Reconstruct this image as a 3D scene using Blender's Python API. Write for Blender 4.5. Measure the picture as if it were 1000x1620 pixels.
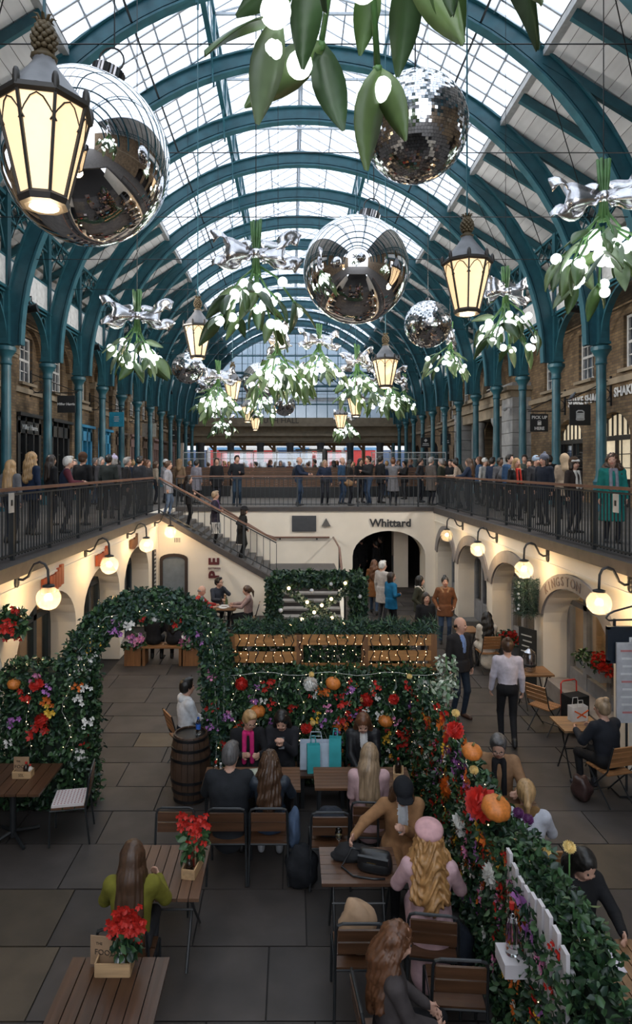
import bpy, math, random
import numpy as np
from mathutils import Vector, Matrix
for _o in list(bpy.data.objects):
    bpy.data.objects.remove(_o)
SC = bpy.context.scene
COL = SC.collection
R = math.radians
PI = math.pi
rng = random.Random(7)

# ------------------------------------------------------------------ camera, sky, exposure
EYE = 5.45                      # eye height above the lower floor (upper floor is at 4.0)
cam_d = bpy.data.cameras.new('camera')
cam = bpy.data.objects.new('camera', cam_d)
COL.objects.link(cam)
cam.location = (0, 0, EYE)
cam.rotation_euler = (R(90), 0, 0)
cam_d.sensor_fit = 'HORIZONTAL'
cam_d.sensor_width = 36.0
cam_d.lens = 36.0               # 1000 px focal length on the 1000 px wide frame
cam_d.shift_x = (500 - 461) / 1000
cam_d.shift_y = -(810 - 738) / 1000
cam_d.clip_start = 0.05
cam_d.clip_end = 400
SC.camera = cam

world = bpy.data.worlds.new('overcast_sky')
SC.world = world
world.use_nodes = True
_nt = world.node_tree
_bg = _nt.nodes['Background']
_tc = _nt.nodes.new('ShaderNodeTexCoord')
_nz = _nt.nodes.new('ShaderNodeTexNoise')
_nz.inputs['Scale'].default_value = 2.2
_nz.inputs['Detail'].default_value = 4
_rp = _nt.nodes.new('ShaderNodeValToRGB')
_rp.color_ramp.elements[0].position = 0.3
_rp.color_ramp.elements[0].color = (0.72, 0.81, 0.93, 1)
_rp.color_ramp.elements[1].position = 0.75
_rp.color_ramp.elements[1].color = (0.93, 0.96, 1.0, 1)
_nt.links.new(_tc.outputs['Generated'], _nz.inputs['Vector'])
_nt.links.new(_nz.outputs['Fac'], _rp.inputs['Fac'])
_nt.links.new(_rp.outputs['Color'], _bg.inputs['Color'])
_bg.inputs['Strength'].default_value = 2.1

vs = SC.view_settings
vs.view_transform = 'Standard'
vs.look = 'None'
vs.gamma = 1.0
vs.use_curve_mapping = False
vs.exposure = 0.45
SC.cycles.max_bounces = 10
SC.cycles.diffuse_bounces = 5
SC.cycles.glossy_bounces = 4
SC.cycles.transparent_max_bounces = 16
SC.cycles.caustics_reflective = False
SC.cycles.caustics_refractive = False
SC.cycles.sample_clamp_indirect = 6.0

# ------------------------------------------------------------------ helpers
def W(px, py, Y):
    return ((px - 461) * Y / 1000, Y, EYE - (py - 738) * Y / 1000)

def FL(px, py, z=0.0):
    Y = (EYE - z) * 1000 / (py - 738)
    return ((px - 461) * Y / 1000, Y, z)

def tag(o, label=None, cat=None, group=None, kind=None):
    if label: o['label'] = label
    if cat: o['category'] = cat
    if group: o['group'] = group
    if kind: o['kind'] = kind
    return o

def empty(name, loc=(0, 0, 0), rz=0.0, parent=None):
    o = bpy.data.objects.new(name, None)
    o.empty_display_size = 0.1
    COL.objects.link(o)
    o.location = loc
    o.rotation_euler = (0, 0, rz)
    if parent: o.parent = parent
    return o

def thing(name, label, cat, loc=(0, 0, 0), rz=0.0, group=None):
    return tag(empty(name, loc, rz), label, cat, group)

def struct(o):
    o['kind'] = 'structure'
    return o

def obj(name, me, parent=None, loc=None, rz=None, rot=None, scale=None):
    o = bpy.data.objects.new(name, me)
    COL.objects.link(o)
    if parent: o.parent = parent
    if loc is not None: o.location = loc
    if rot is not None: o.rotation_euler = rot
    elif rz is not None: o.rotation_euler = (0, 0, rz)
    if scale is not None: o.scale = (scale, scale, scale) if isinstance(scale, (int, float)) else scale
    return o

def copy_tree(o, parent=None):
    c = o.copy()
    COL.objects.link(c)
    if parent is not None: c.parent = parent
    for ch in o.children:
        copy_tree(ch, c)
    return c

# ---- materials
MATS = {}
def mat(col, rough=0.6, metal=0.0, var=0.14, scale=6.0, bump=0.0, emit=None, estr=0.0, name=None, alpha=None, sub=0.0, stretch=None, trans=0.0, spec=0.5, per_obj=0.0):
    key = (tuple(round(c, 3) for c in col), rough, metal, var, scale, bump, emit, estr, name, alpha, sub, stretch, trans, spec, per_obj)
    if key in MATS: return MATS[key]
    m = bpy.data.materials.new(name or 'procedural')
    m.use_nodes = True
    nt = m.node_tree
    b = nt.nodes['Principled BSDF']
    tc = nt.nodes.new('ShaderNodeTexCoord')
    nz = nt.nodes.new('ShaderNodeTexNoise')
    nz.inputs['Scale'].default_value = scale
    nz.inputs['Detail'].default_value = 3
    vec = tc.outputs['Object']
    if stretch:
        mp = nt.nodes.new('ShaderNodeMapping')
        mp.inputs['Scale'].default_value = stretch
        nt.links.new(vec, mp.inputs['Vector'])
        vec = mp.outputs['Vector']
    nt.links.new(vec, nz.inputs['Vector'])
    rp = nt.nodes.new('ShaderNodeValToRGB')
    rp.color_ramp.elements[0].position = 0.3
    rp.color_ramp.elements[1].position = 0.7
    rp.color_ramp.elements[0].color = tuple(max(0, c * (1 - var)) for c in col) + (1,)
    rp.color_ramp.elements[1].color = tuple(min(1, c * (1 + var)) for c in col) + (1,)
    nt.links.new(nz.outputs['Fac'], rp.inputs['Fac'])
    out = rp.outputs['Color']
    if per_obj:
        oi = nt.nodes.new('ShaderNodeObjectInfo')
        hs = nt.nodes.new('ShaderNodeHueSaturation')
        mr = nt.nodes.new('ShaderNodeMapRange')
        mr.inputs['To Min'].default_value = 1 - per_obj
        mr.inputs['To Max'].default_value = 1 + per_obj
        nt.links.new(oi.outputs['Random'], mr.inputs['Value'])
        nt.links.new(mr.outputs['Result'], hs.inputs['Value'])
        nt.links.new(out, hs.inputs['Color'])
        out = hs.outputs['Color']
    nt.links.new(out, b.inputs['Base Color'])
    b.inputs['Roughness'].default_value = rough
    b.inputs['Metallic'].default_value = metal
    b.inputs['Specular IOR Level'].default_value = spec
    if emit:
        b.inputs['Emission Color'].default_value = tuple(emit) + (1,)
        b.inputs['Emission Strength'].default_value = estr
    if bump:
        bp = nt.nodes.new('ShaderNodeBump')
        bp.inputs['Strength'].default_value = bump
        bp.inputs['Distance'].default_value = 0.02
        nt.links.new(nz.outputs['Fac'], bp.inputs['Height'])
        nt.links.new(bp.outputs['Normal'], b.inputs['Normal'])
    if alpha is not None:
        b.inputs['Alpha'].default_value = alpha
    if trans:
        b.inputs['Transmission Weight'].default_value = trans
    MATS[key] = m
    return m

def pane_mat(name, tint, clear, white, rough=0.15):
    """thin pane: clear + diffusing + a little reflection"""
    if name in MATS: return MATS[name]
    m = bpy.data.materials.new(name)
    m.use_nodes = True
    nt = m.node_tree
    nt.nodes.remove(nt.nodes['Principled BSDF'])
    out = nt.nodes['Material Output']
    tr = nt.nodes.new('ShaderNodeBsdfTransparent')
    tl = nt.nodes.new('ShaderNodeBsdfTranslucent')
    gl = nt.nodes.new('ShaderNodeBsdfGlossy')
    gl.inputs['Roughness'].default_value = rough
    tr.inputs['Color'].default_value = tuple(tint) + (1,)
    tc = nt.nodes.new('ShaderNodeTexCoord')
    nz = nt.nodes.new('ShaderNodeTexNoise')
    nz.inputs['Scale'].default_value = 1.4
    nz.inputs['Detail'].default_value = 5
    nt.links.new(tc.outputs['Object'], nz.inputs['Vector'])
    rp = nt.nodes.new('ShaderNodeValToRGB')
    rp.color_ramp.elements[0].color = tuple(c * 0.72 for c in tint) + (1,)
    rp.color_ramp.elements[1].color = tuple(tint) + (1,)
    nt.links.new(nz.outputs['Fac'], rp.inputs['Fac'])
    nt.links.new(rp.outputs['Color'], tl.inputs['Color'])
    m1 = nt.nodes.new('ShaderNodeMixShader')
    m1.inputs[0].default_value = white
    m2 = nt.nodes.new('ShaderNodeMixShader')
    m2.inputs[0].default_value = 1 - clear
    nt.links.new(gl.outputs[0], m1.inputs[1])
    nt.links.new(tl.outputs[0], m1.inputs[2])
    nt.links.new(tr.outputs[0], m2.inputs[1])
    nt.links.new(m1.outputs[0], m2.inputs[2])
    nt.links.new(m2.outputs[0], out.inputs['Surface'])
    MATS[name] = m
    return m

def brick_mat(name, c1, c2, mortar, swap):
    if name in MATS: return MATS[name]
    m = bpy.data.materials.new(name)
    m.use_nodes = True
    nt = m.node_tree
    b = nt.nodes['Principled BSDF']
    tc = nt.nodes.new('ShaderNodeTexCoord')
    sp = nt.nodes.new('ShaderNodeSeparateXYZ')
    cb = nt.nodes.new('ShaderNodeCombineXYZ')
    nt.links.new(tc.outputs['Object'], sp.inputs[0])
    nt.links.new(sp.outputs['Y' if swap else 'X'], cb.inputs['X'])
    nt.links.new(sp.outputs['Z'], cb.inputs['Y'])
    bt = nt.nodes.new('ShaderNodeTexBrick')
    bt.inputs['Scale'].default_value = 1.0
    bt.inputs['Brick Width'].default_value = 0.30
    bt.inputs['Row Height'].default_value = 0.115
    bt.inputs['Mortar Size'].default_value = 0.010
    bt.inputs['Color1'].default_value = tuple(c1) + (1,)
    bt.inputs['Color2'].default_value = tuple(c2) + (1,)
    bt.inputs['Mortar'].default_value = tuple(mortar) + (1,)
    nt.links.new(cb.outputs[0], bt.inputs['Vector'])
    nz = nt.nodes.new('ShaderNodeTexNoise')
    nz.inputs['Scale'].default_value = 1.3
    nz.inputs['Detail'].default_value = 6
    nt.links.new(tc.outputs['Object'], nz.inputs['Vector'])
    mr = nt.nodes.new('ShaderNodeMapRange')
    mr.inputs['From Min'].default_value = 0.3
    mr.inputs['From Max'].default_value = 0.7
    mr.inputs['To Min'].default_value = 0.6
    mr.inputs['To Max'].default_value = 1.25
    nt.links.new(nz.outputs['Fac'], mr.inputs['Value'])
    hs = nt.nodes.new('ShaderNodeHueSaturation')
    nt.links.new(mr.outputs['Result'], hs.inputs['Value'])
    nt.links.new(bt.outputs['Color'], hs.inputs['Color'])
    nt.links.new(hs.outputs['Color'], b.inputs['Base Color'])
    b.inputs['Roughness'].default_value = 0.85
    bp = nt.nodes.new('ShaderNodeBump')
    bp.inputs['Strength'].default_value = 0.5
    bp.inputs['Distance'].default_value = 0.02
    nt.links.new(bt.outputs['Fac'], bp.inputs['Height'])
    bp.invert = True
    nt.links.new(bp.outputs['Normal'], b.inputs['Normal'])
    MATS[name] = m
    return m

def wood(col, rough=0.5, axis='x', var=0.25, per_obj=0.15):
    st = {'x': (1.2, 14, 14), 'y': (14, 1.2, 14), 'z': (14, 14, 1.2)}[axis]
    return mat(col, rough=rough, var=var, scale=1.6, bump=0.12, stretch=st, per_obj=per_obj, name='wood')

def fabric(col, rough=0.85):
    return mat(col, rough=rough, var=0.16, scale=14, bump=0.25, name='fabric', spec=0.25)

TEAL = mat((0.020, 0.098, 0.126), rough=0.42, var=0.2, scale=3, name='teal_paint')
IRON = mat((0.012, 0.013, 0.015), rough=0.42, var=0.2, name='black_iron')
CREAM = mat((0.76, 0.69, 0.59), rough=0.7, var=0.05, scale=1.5, bump=0.05, name='cream_plaster')
CHROME = mat((0.86, 0.85, 0.86), rough=0.03, metal=1.0, var=0.02, name='mirror_metal')
WARM = (1.0, 0.62, 0.28)

# ---- mesh builder
class MB:
    def __init__(s):
        s.v = []; s.f = []; s.m = []; s.mi = 0
    def add(s, vs, fs):
        n = len(s.v)
        s.v.extend(tuple(p) for p in vs)
        s.f.extend(tuple(i + n for i in f) for f in fs)
        s.m.extend([s.mi] * len(fs))
        return s
    def box(s, c, d, rot=None):
        hx, hy, hz = d[0] / 2, d[1] / 2, d[2] / 2
        vs = [Vector((x, y, z)) for z in (-hz, hz) for y in (-hy, hy) for x in (-hx, hx)]
        if rot is not None:
            vs = [rot @ v for v in vs]
        c = Vector(c)
        return s.add([v + c for v in vs], [(0, 2, 3, 1), (4, 5, 7, 6), (0, 1, 5, 4), (2, 6, 7, 3), (0, 4, 6, 2), (1, 3, 7, 5)])
    def beam(s, a, b, w, h, up=(0, 0, 1)):
        a = Vector(a); b = Vector(b); d = b - a; L = d.length
        if L < 1e-6: return s
        d.normalize(); up = Vector(up)
        if abs(d.dot(up)) > 0.99: up = Vector((1, 0, 0))
        x = d.cross(up).normalized(); z = x.cross(d).normalized()
        rot = Matrix((x, d, z)).transposed()
        return s.box((a + b) / 2, (w, L, h), rot)
    def ring(s, c, x, y, r, n):
        return [c + x * (math.cos(2 * PI * i / n) * r) + y * (math.sin(2 * PI * i / n) * r) for i in range(n)]
    def cyl(s, a, b, r0, r1=None, n=10, cap=True):
        a = Vector(a); b = Vector(b)
        if r1 is None: r1 = r0
        d = (b - a).normalized()
        u = Vector((0, 0, 1)) if abs(d.z) < 0.95 else Vector((1, 0, 0))
        x = d.cross(u).normalized(); y = d.cross(x).normalized()
        vs = s.ring(a, x, y, r0, n) + s.ring(b, x, y, r1, n)
        fs = [(i, (i + 1) % n, n + (i + 1) % n, n + i) for i in range(n)]
        if cap:
            fs += [tuple(range(n - 1, -1, -1)), tuple(range(n, 2 * n))]
        return s.add(vs, fs)
    def tube(s, pts, r, n=6, closed=False, cap=True):
        pts = [Vector(p) for p in pts]; m = len(pts)
        rs = r if isinstance(r, (list, tuple)) else [r] * m
        vs = []; prev = None
        for i, p in enumerate(pts):
            if closed: d = pts[(i + 1) % m] - pts[i - 1]
            else: d = pts[min(i + 1, m - 1)] - pts[max(i - 1, 0)]
            if d.length < 1e-9: d = Vector((0, 0, 1))
            d.normalize()
            if prev is None:
                u = Vector((0, 0, 1)) if abs(d.z) < 0.9 else Vector((1, 0, 0))
                x = d.cross(u).normalized()
            else:
                x = (prev - d * prev.dot(d))
                x = x.normalized() if x.length > 1e-6 else d.orthogonal().normalized()
            prev = x
            y = d.cross(x)
            vs += s.ring(p, x, y, rs[i], n)
        fs = []
        for i in range(m if closed else m - 1):
            j = (i + 1) % m
            for k in range(n):
                fs.append((i * n + k, i * n + (k + 1) % n, j * n + (k + 1) % n, j * n + k))
        if cap and not closed:
            fs += [tuple(range(n - 1, -1, -1)), tuple(range((m - 1) * n, m * n))]
        return s.add(vs, fs)
    def lathe(s, prof, n=16, c=(0, 0, 0), a0=0.0):
        c = Vector(c); vs = []
        for (r, z) in prof:
            for i in range(n):
                a = a0 + 2 * PI * i / n
                vs.append(c + Vector((r * math.cos(a), r * math.sin(a), z)))
        fs = []
        m = len(prof)
        for j in range(m - 1):
            for i in range(n):
                fs.append((j * n + i, j * n + (i + 1) % n, (j + 1) * n + (i + 1) % n, (j + 1) * n + i))
        if prof[0][0] > 1e-4: fs.append(tuple(range(n - 1, -1, -1)))
        if prof[-1][0] > 1e-4: fs.append(tuple(range((m - 1) * n, m * n)))
        return s.add(vs, fs)
    def ball(s, c, r, nu=12, nv=8, rot=None):
        if isinstance(r, (int, float)): r = (r, r, r)
        vs = []; c = Vector(c)
        def tr(v): return c + ((rot @ v) if rot is not None else v)
        vs.append(tr(Vector((0, 0, -r[2]))))
        for j in range(1, nv):
            t = -PI / 2 + PI * j / nv
            for i in range(nu):
                a = 2 * PI * i / nu
                vs.append(tr(Vector((r[0] * math.cos(t) * math.cos(a), r[1] * math.cos(t) * math.sin(a), r[2] * math.sin(t)))))
        vs.append(tr(Vector((0, 0, r[2]))))
        fs = [(0, 1 + (i + 1) % nu, 1 + i) for i in range(nu)]
        for j in range(nv - 2):
            for i in range(nu):
                a = 1 + j * nu
                fs.append((a + i, a + (i + 1) % nu, a + nu + (i + 1) % nu, a + nu + i))
        e = len(vs) - 1; a = 1 + (nv - 2) * nu
        fs += [(a + i, a + (i + 1) % nu, e) for i in range(nu)]
        return s.add(vs, fs)
    def prism(s, poly, f0, f1):
        """poly: list of 2-D points; f0/f1 map (u,v) to the two faces"""
        n = len(poly)
        vs = [f0(*p) for p in poly] + [f1(*p) for p in poly]
        fs = [tuple(range(n)), tuple(range(2 * n - 1, n - 1, -1))]
        fs += [(i, n + i, n + (i + 1) % n, (i + 1) % n) for i in range(n)]
        return s.add(vs, fs)
    def mesh(s, name, mats=None, smooth=False):
        me = bpy.data.meshes.new(name)
        me.from_pydata(s.v, [], s.f)
        if mats is not None:
            for m in (mats if isinstance(mats, (list, tuple)) else [mats]):
                me.materials.append(m)
            if isinstance(mats, (list, tuple)) and len(mats) > 1:
                me.polygons.foreach_set('material_index', s.m)
        if smooth:
            me.polygons.foreach_set('use_smooth', [True] * len(me.polygons))
            if smooth == 'auto':
                me.set_sharp_from_angle(angle=R(38))
        me.update()
        return me
    def build(s, name, mats, parent=None, smooth=False, loc=None, rz=None, rot=None, scale=None):
        return obj(name, s.mesh(name, mats, smooth), parent, loc, rz, rot, scale)

def fix_normals(me):
    import bmesh
    bm = bmesh.new(); bm.from_mesh(me)
    bmesh.ops.recalc_face_normals(bm, faces=bm.faces)
    bm.to_mesh(me); bm.free()

def text(name, s, size, mat_, parent=None, loc=(0, 0, 0), rot=(R(90), 0, 0), extr=0.01, align='CENTER', bold=0.0):
    cu = bpy.data.curves.new(name, 'FONT')
    cu.body = s; cu.size = size; cu.extrude = extr; cu.align_x = align; cu.align_y = 'CENTER'
    cu.offset = bold
    cu.resolution_u = 2
    tmp = bpy.data.objects.new('tmp_text', cu)
    COL.objects.link(tmp)
    dg = bpy.context.evaluated_depsgraph_get()
    me = bpy.data.meshes.new_from_object(tmp.evaluated_get(dg), depsgraph=dg)
    bpy.data.objects.remove(tmp)
    me.name = name
    me.materials.clear(); me.materials.append(mat_)
    o = obj(name, me, parent)
    o.rotation_euler = rot; o.location = loc
    return o

def arc(cx, cz, r, a0, a1, n):
    return [(cx + r * math.cos(a0 + (a1 - a0) * i / n), cz + r * math.sin(a0 + (a1 - a0) * i / n)) for i in range(n + 1)]

def arch_pts(u0, u1, spring, apex, n=14):
    """points along an elliptical arch from (u1,spring) back to (u0,spring)"""
    c = (u0 + u1) / 2; a = (u1 - u0) / 2; b = apex - spring
    return [(c - a * math.cos(PI * i / n), spring + b * math.sin(PI * i / n)) for i in range(n + 1)]

def arch_outline(u0, u1, z0, z1, arches):
    poly = [(u0, z0)]
    for (a, b, sp, ap) in arches:
        poly.append((a, z0))
        poly += arch_pts(a, b, sp, ap)
        poly.append((b, z0))
    poly += [(u1, z0), (u1, z1), (u0, z1)]
    return poly
# ------------------------------------------------------------------ structure
CX = 0.4; XL = -4.1; XR = 5.1; UF = 4.0; YB = 22.4; YP = 19.5; FZ = 0.85     # FZ: lower floor
XCL = CX - 9.7; XCR = CX + 9.7; XWL = -11.0; XWR = 11.8; YEND = 62.6
BAY = 3.5
RIBY = [20.6 + BAY * k for k in range(-8, 13)]

# ---- lower floor with flagstones
STONE = mat((0.040, 0.033, 0.030), rough=0.62, var=0.30, scale=2.2, bump=0.25, per_obj=0.30, name='york_stone')
STONE_B = mat((0.066, 0.049, 0.032), rough=0.65, var=0.25, scale=2.5, bump=0.25, per_obj=0.2, name='warm_york_stone')
JOINT = mat((0.022, 0.019, 0.018), rough=0.9, name='joint')
fl = struct(MB().box((0.4, 10, FZ - 0.06), (11.8, 44, 0.08)).build('floor', JOINT))
fr = random.Random(3)
y = 4.6
row = 0
while y < YB:
    d = fr.choice([0.55, 0.64, 0.74, 0.82])
    x = XL + 0.02 - fr.random() * 0.8
    while x < XR:
        w = fr.choice([0.7, 0.9, 1.1, 1.35])
        a = max(x, XL + 0.01); b = min(x + w, XR - 0.01)
        if b - a > 0.1:
            dz = fr.uniform(-0.004, 0.004)
            m = MB(); g = 0.008
            m.box(((a + b) / 2, y + d / 2, FZ - 0.025 + dz), (b - a - 2 * g, d - 2 * g, 0.05))
            warm = (abs((a + b) / 2 + 3.2) < 1.0 and 4.4 < y < 7 and fr.random() < 0.5) or fr.random() < 0.06
            m.build('flagstone', STONE_B if warm else STONE, fl)
        x += w
    y += d
    row += 1

# ---- upper floors
UPSTONE = mat((0.10, 0.088, 0.080), rough=0.7, var=0.25, scale=1.5, bump=0.2, name='gallery_paving')
for nm, x0, x1, y0, y1 in (('floor_gallery_blue_side', XWL - 0.3, XL - 0.4, -20, YB + 0.4), ('floor_gallery_sign_side', XR + 0.4, XWR + 0.3, -20, YB + 0.4),
                           ('floor_hall', XWL - 0.3, XWR + 0.3, YB + 0.4, 90), ('floor_balcony', XL - 0.4, XR + 0.4, -20, 0.25)):
    struct(MB().box(((x0 + x1) / 2, (y0 + y1) / 2, UF - 0.15), (x1 - x0, y1 - y0, 0.3)).build(nm, UPSTONE))

# ---- courtyard walls
ARY = [(6.35, 8.98), (9.42, 12.03), (12.47, 15.1), (15.52, 18.15)]
ARR = [(6.8, 9.55), (10.0, 12.8), (13.26, 16.04), (16.5, 19.3), (19.75, 22.0)]
def side_wall(name, X, out, arches, sp, ap):
    m = MB()
    poly = arch_outline(0.0, YB + 0.9, FZ, UF - 0.02, [(a, b, sp, ap) for a, b in arches])
    m.prism(poly, lambda u, v: (X, u, v), lambda u, v: (X + out, u, v))
    o = struct(m.build(name, CREAM)); fix_normals(o.data)
    return o
wl = side_wall('wall_left', XL, -0.6, ARY, 2.49, 3.31)
wr = side_wall('wall_right', XR, 0.6, ARR, 2.30, 3.18)
m = MB()
poly = arch_outline(XL - 0.9, XR + 0.9, FZ, UF - 0.02, [(2.17, 4.75, 2.27, 3.17)])
m.prism(poly, lambda u, v: (u, YB, v), lambda u, v: (u, YB + 1.0, v))
wb = struct(m.build('wall_back', CREAM)); fix_normals(wb.data)

COPING = mat((0.055, 0.047, 0.045), rough=0.6, var=0.2, name='dark_coping')
for nm, c, d in (('trim_1', (XL + 0.02 - 0.2, YP / 2, UF - 0.09), (0.5, YP, 0.2)), ('trim_2', (XR - 0.02 + 0.2, YB / 2, UF - 0.09), (0.5, YB + 0.1, 0.2)),
                 ('trim_3', (0.5, YB + 0.17, UF - 0.06), (9.2, 0.45, 0.14)),
                 ):
    struct(MB().box(c, d).build(nm, COPING))
for nm, c, d in (('trim_4', (XL + 0.015, YP / 2, 3.64), (0.05, YP, 0.045)), ('trim_5', (XR - 0.015, YB / 2, 3.53), (0.05, YB, 0.045)),
                 ('trim_6', (XL + 0.008, YP / 2, 3.75), (0.02, YP, 0.2)), ('trim_7', (XR - 0.008, YB / 2, 3.68), (0.02, YB, 0.26))):
    struct(MB().box(c, d).build(nm, CREAM))

# grey stone arch bands on the sign side, with lettering
BAND = mat((0.24, 0.215, 0.205), rough=0.75, var=0.15, scale=4, bump=0.15, name='grey_stone')
LETTER = mat((0.13, 0.09, 0.08), rough=0.7, name='incised_letter')
tn = 8
for i, (a, b) in enumerate(ARR[1:]):
    c = (a + b) / 2; ra = (b - a) / 2
    inner = [(c - (ra + 0.02) * math.cos(t), 2.30 + 0.90 * math.sin(t)) for t in [PI * (0.06 + 0.88 * k / 16) for k in range(17)]]
    outer = [(c - (ra + 0.30) * math.cos(t), 2.30 + 1.18 * math.sin(t)) for t in [PI * (0.06 + 0.88 * k / 16) for k in range(17)]]
    m = MB()
    m.prism(inner + outer[::-1], lambda u, v: (XR - 0.05, u, v), lambda u, v: (XR + 0.02, u, v))
    bo = m.build('trim_%d' % tn, BAND); struct(bo); fix_normals(bo.data); tn += 1
    word = ['KINGSTON', '', '', ''][i]
    for k, ch in enumerate(word):
        t = PI * (0.60 + (0.045 * (len(word) - 1)) / 2 - 0.045 * k * 1.0)
        u = c - (ra + 0.15) * math.cos(t); v = 2.30 + 1.03 * math.sin(t)
        sl = math.atan2(1.03 * math.cos(t), (ra + 0.15) * math.sin(t))
        lo = text('letter', ch, 0.25, LETTER, bo, (XR - 0.056, u, v), (0, 0, 0), 0.004)
        lo.matrix_local = Matrix.Translation((XR - 0.056, u, v)) @ Matrix(((0, 0, -1, 0), (-1, 0, 0, 0), (0, 1, 0, 0), (0, 0, 0, 1))) @ Matrix.Rotation(-sl, 4, 'Z')

# ---- shops behind the arches
NAVY = mat((0.020, 0.035, 0.05), rough=0.4, name='navy_frame')
GREYF = mat((0.21, 0.22, 0.245), rough=0.5, name='grey_frame')
SHOPG = pane_mat('shop_glass', (0.85, 0.87, 0.88), 0.86, 0.05, 0.03)
ORANGE = mat((0.55, 0.12, 0.03), rough=0.6, emit=(1.0, 0.25, 0.05), estr=0.35, name='orange_screen')
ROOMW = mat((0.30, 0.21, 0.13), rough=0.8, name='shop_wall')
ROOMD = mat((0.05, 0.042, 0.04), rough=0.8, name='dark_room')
def shopfront(name, X, s, a, b, frame, warm):
    """s = -1: to -X; an arched shop front set back in the wall"""
    t = struct(empty(name, (X, 0, FZ)))
    m = MB(); x = s * 0.54
    for yy in (a + 0.06, a + 0.4 * (b - a), a + 0.72 * (b - a), b - 0.06):
        m.box((x, yy, 1.3), (0.12, 0.14, 2.6))
    m.box((x, (a + b) / 2, 1.9), (0.12, b - a, 0.1)); m.box((x, (a + b) / 2, 0.3), (0.1, b - a, 0.6))
    m.build('window_frame', frame, t)
    MB().box((x, (a + b) / 2, 1.55), (0.012, b - a, 2.0)).build('pane', SHOPG, t)
    m = MB()
    xr = s * 3.2
    m.box((xr, (a + b) / 2, 1.3), (0.05, b - a + 1, 2.8)); m.box(((xr + x) / 2, a - 0.25, 1.3), (abs(xr - x), 0.05, 2.8)); m.box(((xr + x) / 2, b + 0.25, 1.3), (abs(xr - x), 0.05, 2.8))
    m.box(((xr + x) / 2, (a + b) / 2, 2.72), (abs(xr - x), b - a + 1, 0.05)); m.box(((xr + x) / 2, (a + b) / 2, 0.02), (abs(xr - x), b - a + 1, 0.04))
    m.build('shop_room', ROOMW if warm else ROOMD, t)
    m = MB()
    for zz in (0.8, 1.3, 1.8):
        m.box((xr - s * 0.2, (a + b) / 2, zz), (0.3, (b - a) * 0.85, 0.04))
        for k in range(9):
            m.box((xr - s * 0.22, a + 0.3 + k * (b - a - 0.6) / 8, zz + 0.15), (0.16, 0.17, 0.18 + 0.1 * fr.random()))
    m.build('shelf', wood((0.2, 0.11, 0.05)), t)
    if warm:
        L = bpy.data.lights.new('shop_lamp', 'POINT'); L.energy = 45; L.color = (1, 0.72, 0.42); L.shadow_soft_size = 0.15
        lo = bpy.data.objects.new('shop_lamp', L); COL.objects.link(lo); lo.location = (X + s * 1.8, (a + b) / 2, FZ + 2.3)
    return t
wn = 1
for k, (a, b) in enumerate(ARY):
    t = shopfront('window_%d' % wn, XL, -1, a, b, NAVY, k in (1, 2)); wn += 1
    if k == 1: MB().box((-0.68, a + 0.8, 1.95), (0.02, 0.9, 0.65)).build('poster', ORANGE, t)
for k, (a, b) in enumerate(ARR):
    shopfront('window_%d' % wn, XR, 1, a, b, GREYF, k in (1, 2)); wn += 1

# passage behind the back arch
ps = struct(empty('wall_passage', (-0.2, YB, FZ)))
m = MB()
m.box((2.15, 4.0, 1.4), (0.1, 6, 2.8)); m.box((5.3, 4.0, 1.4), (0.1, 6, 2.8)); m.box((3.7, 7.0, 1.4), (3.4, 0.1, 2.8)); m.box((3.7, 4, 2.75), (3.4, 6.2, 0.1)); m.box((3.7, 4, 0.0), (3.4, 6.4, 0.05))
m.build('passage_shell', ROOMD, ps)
MB().box((4.35, 1.8, 1.35), (0.55, 0.5, 2.7)).build('pier', CREAM, ps)
MB().box((4.05, 1.62, 0.6), (0.1, 0.12, 1.2)).build('bollard', IRON, ps)

# ---- stair: upper flight along the back wall, landing, lower flight towards the court
LZ = 2.0; SX0 = XL; SX1 = -0.56
TREAD = mat((0.10, 0.092, 0.088), rough=0.7, var=0.15, bump=0.1, name='stair_tread')
st = struct(empty('floor_stairs'))
m = MB()
m.prism([(SX0, FZ), (-0.42, FZ), (-0.42, LZ - 0.02), (SX1, LZ - 0.02), (SX0, UF - 0.02)], lambda u, v: (u, YP, v), lambda u, v: (u, YP + 0.16, v))
pw = m.build('stair_wall', CREAM, st); fix_normals(pw.data)
m = MB()
dx = SX1 - SX0; dz = LZ - UF
m.beam((SX0, YP + 0.05, UF - 0.07), (SX1 + 0.15, YP + 0.05, LZ - 0.16), 0.24, 0.16)
m.build('stringer', COPING, st)
NS = 15
for i in range(NS):
    xa = SX0 + dx * i / NS; zt = UF + dz * (i + 1) / NS
    MB().box((xa + dx / NS / 2 + 0.01, (YP + YB) / 2 + 0.08, zt - 0.12), (dx / NS + 0.03, YB - YP - 0.16, 0.24)).build('step', TREAD, st)
MB().box((0.47, (YP + YB) / 2, (LZ + FZ) / 2), (2.1, YB - YP, LZ - FZ)).build('landing', CREAM, st)
MB().box((0.47, (YP + YB) / 2, LZ + 0.005), (2.1, YB - YP, 0.02)).build('landing_top', TREAD, st)
NF = 7; RUN = 0.3
for i in range(1, NF):
    zt = FZ + (LZ - FZ) * (NF - i) / NF
    ya = YP - RUN * i
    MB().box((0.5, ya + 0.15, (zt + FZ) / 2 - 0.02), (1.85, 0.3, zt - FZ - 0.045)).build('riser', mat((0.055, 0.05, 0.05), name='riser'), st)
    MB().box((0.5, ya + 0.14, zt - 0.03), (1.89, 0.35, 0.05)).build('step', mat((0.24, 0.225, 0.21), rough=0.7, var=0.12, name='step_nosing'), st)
m = MB()
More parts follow.
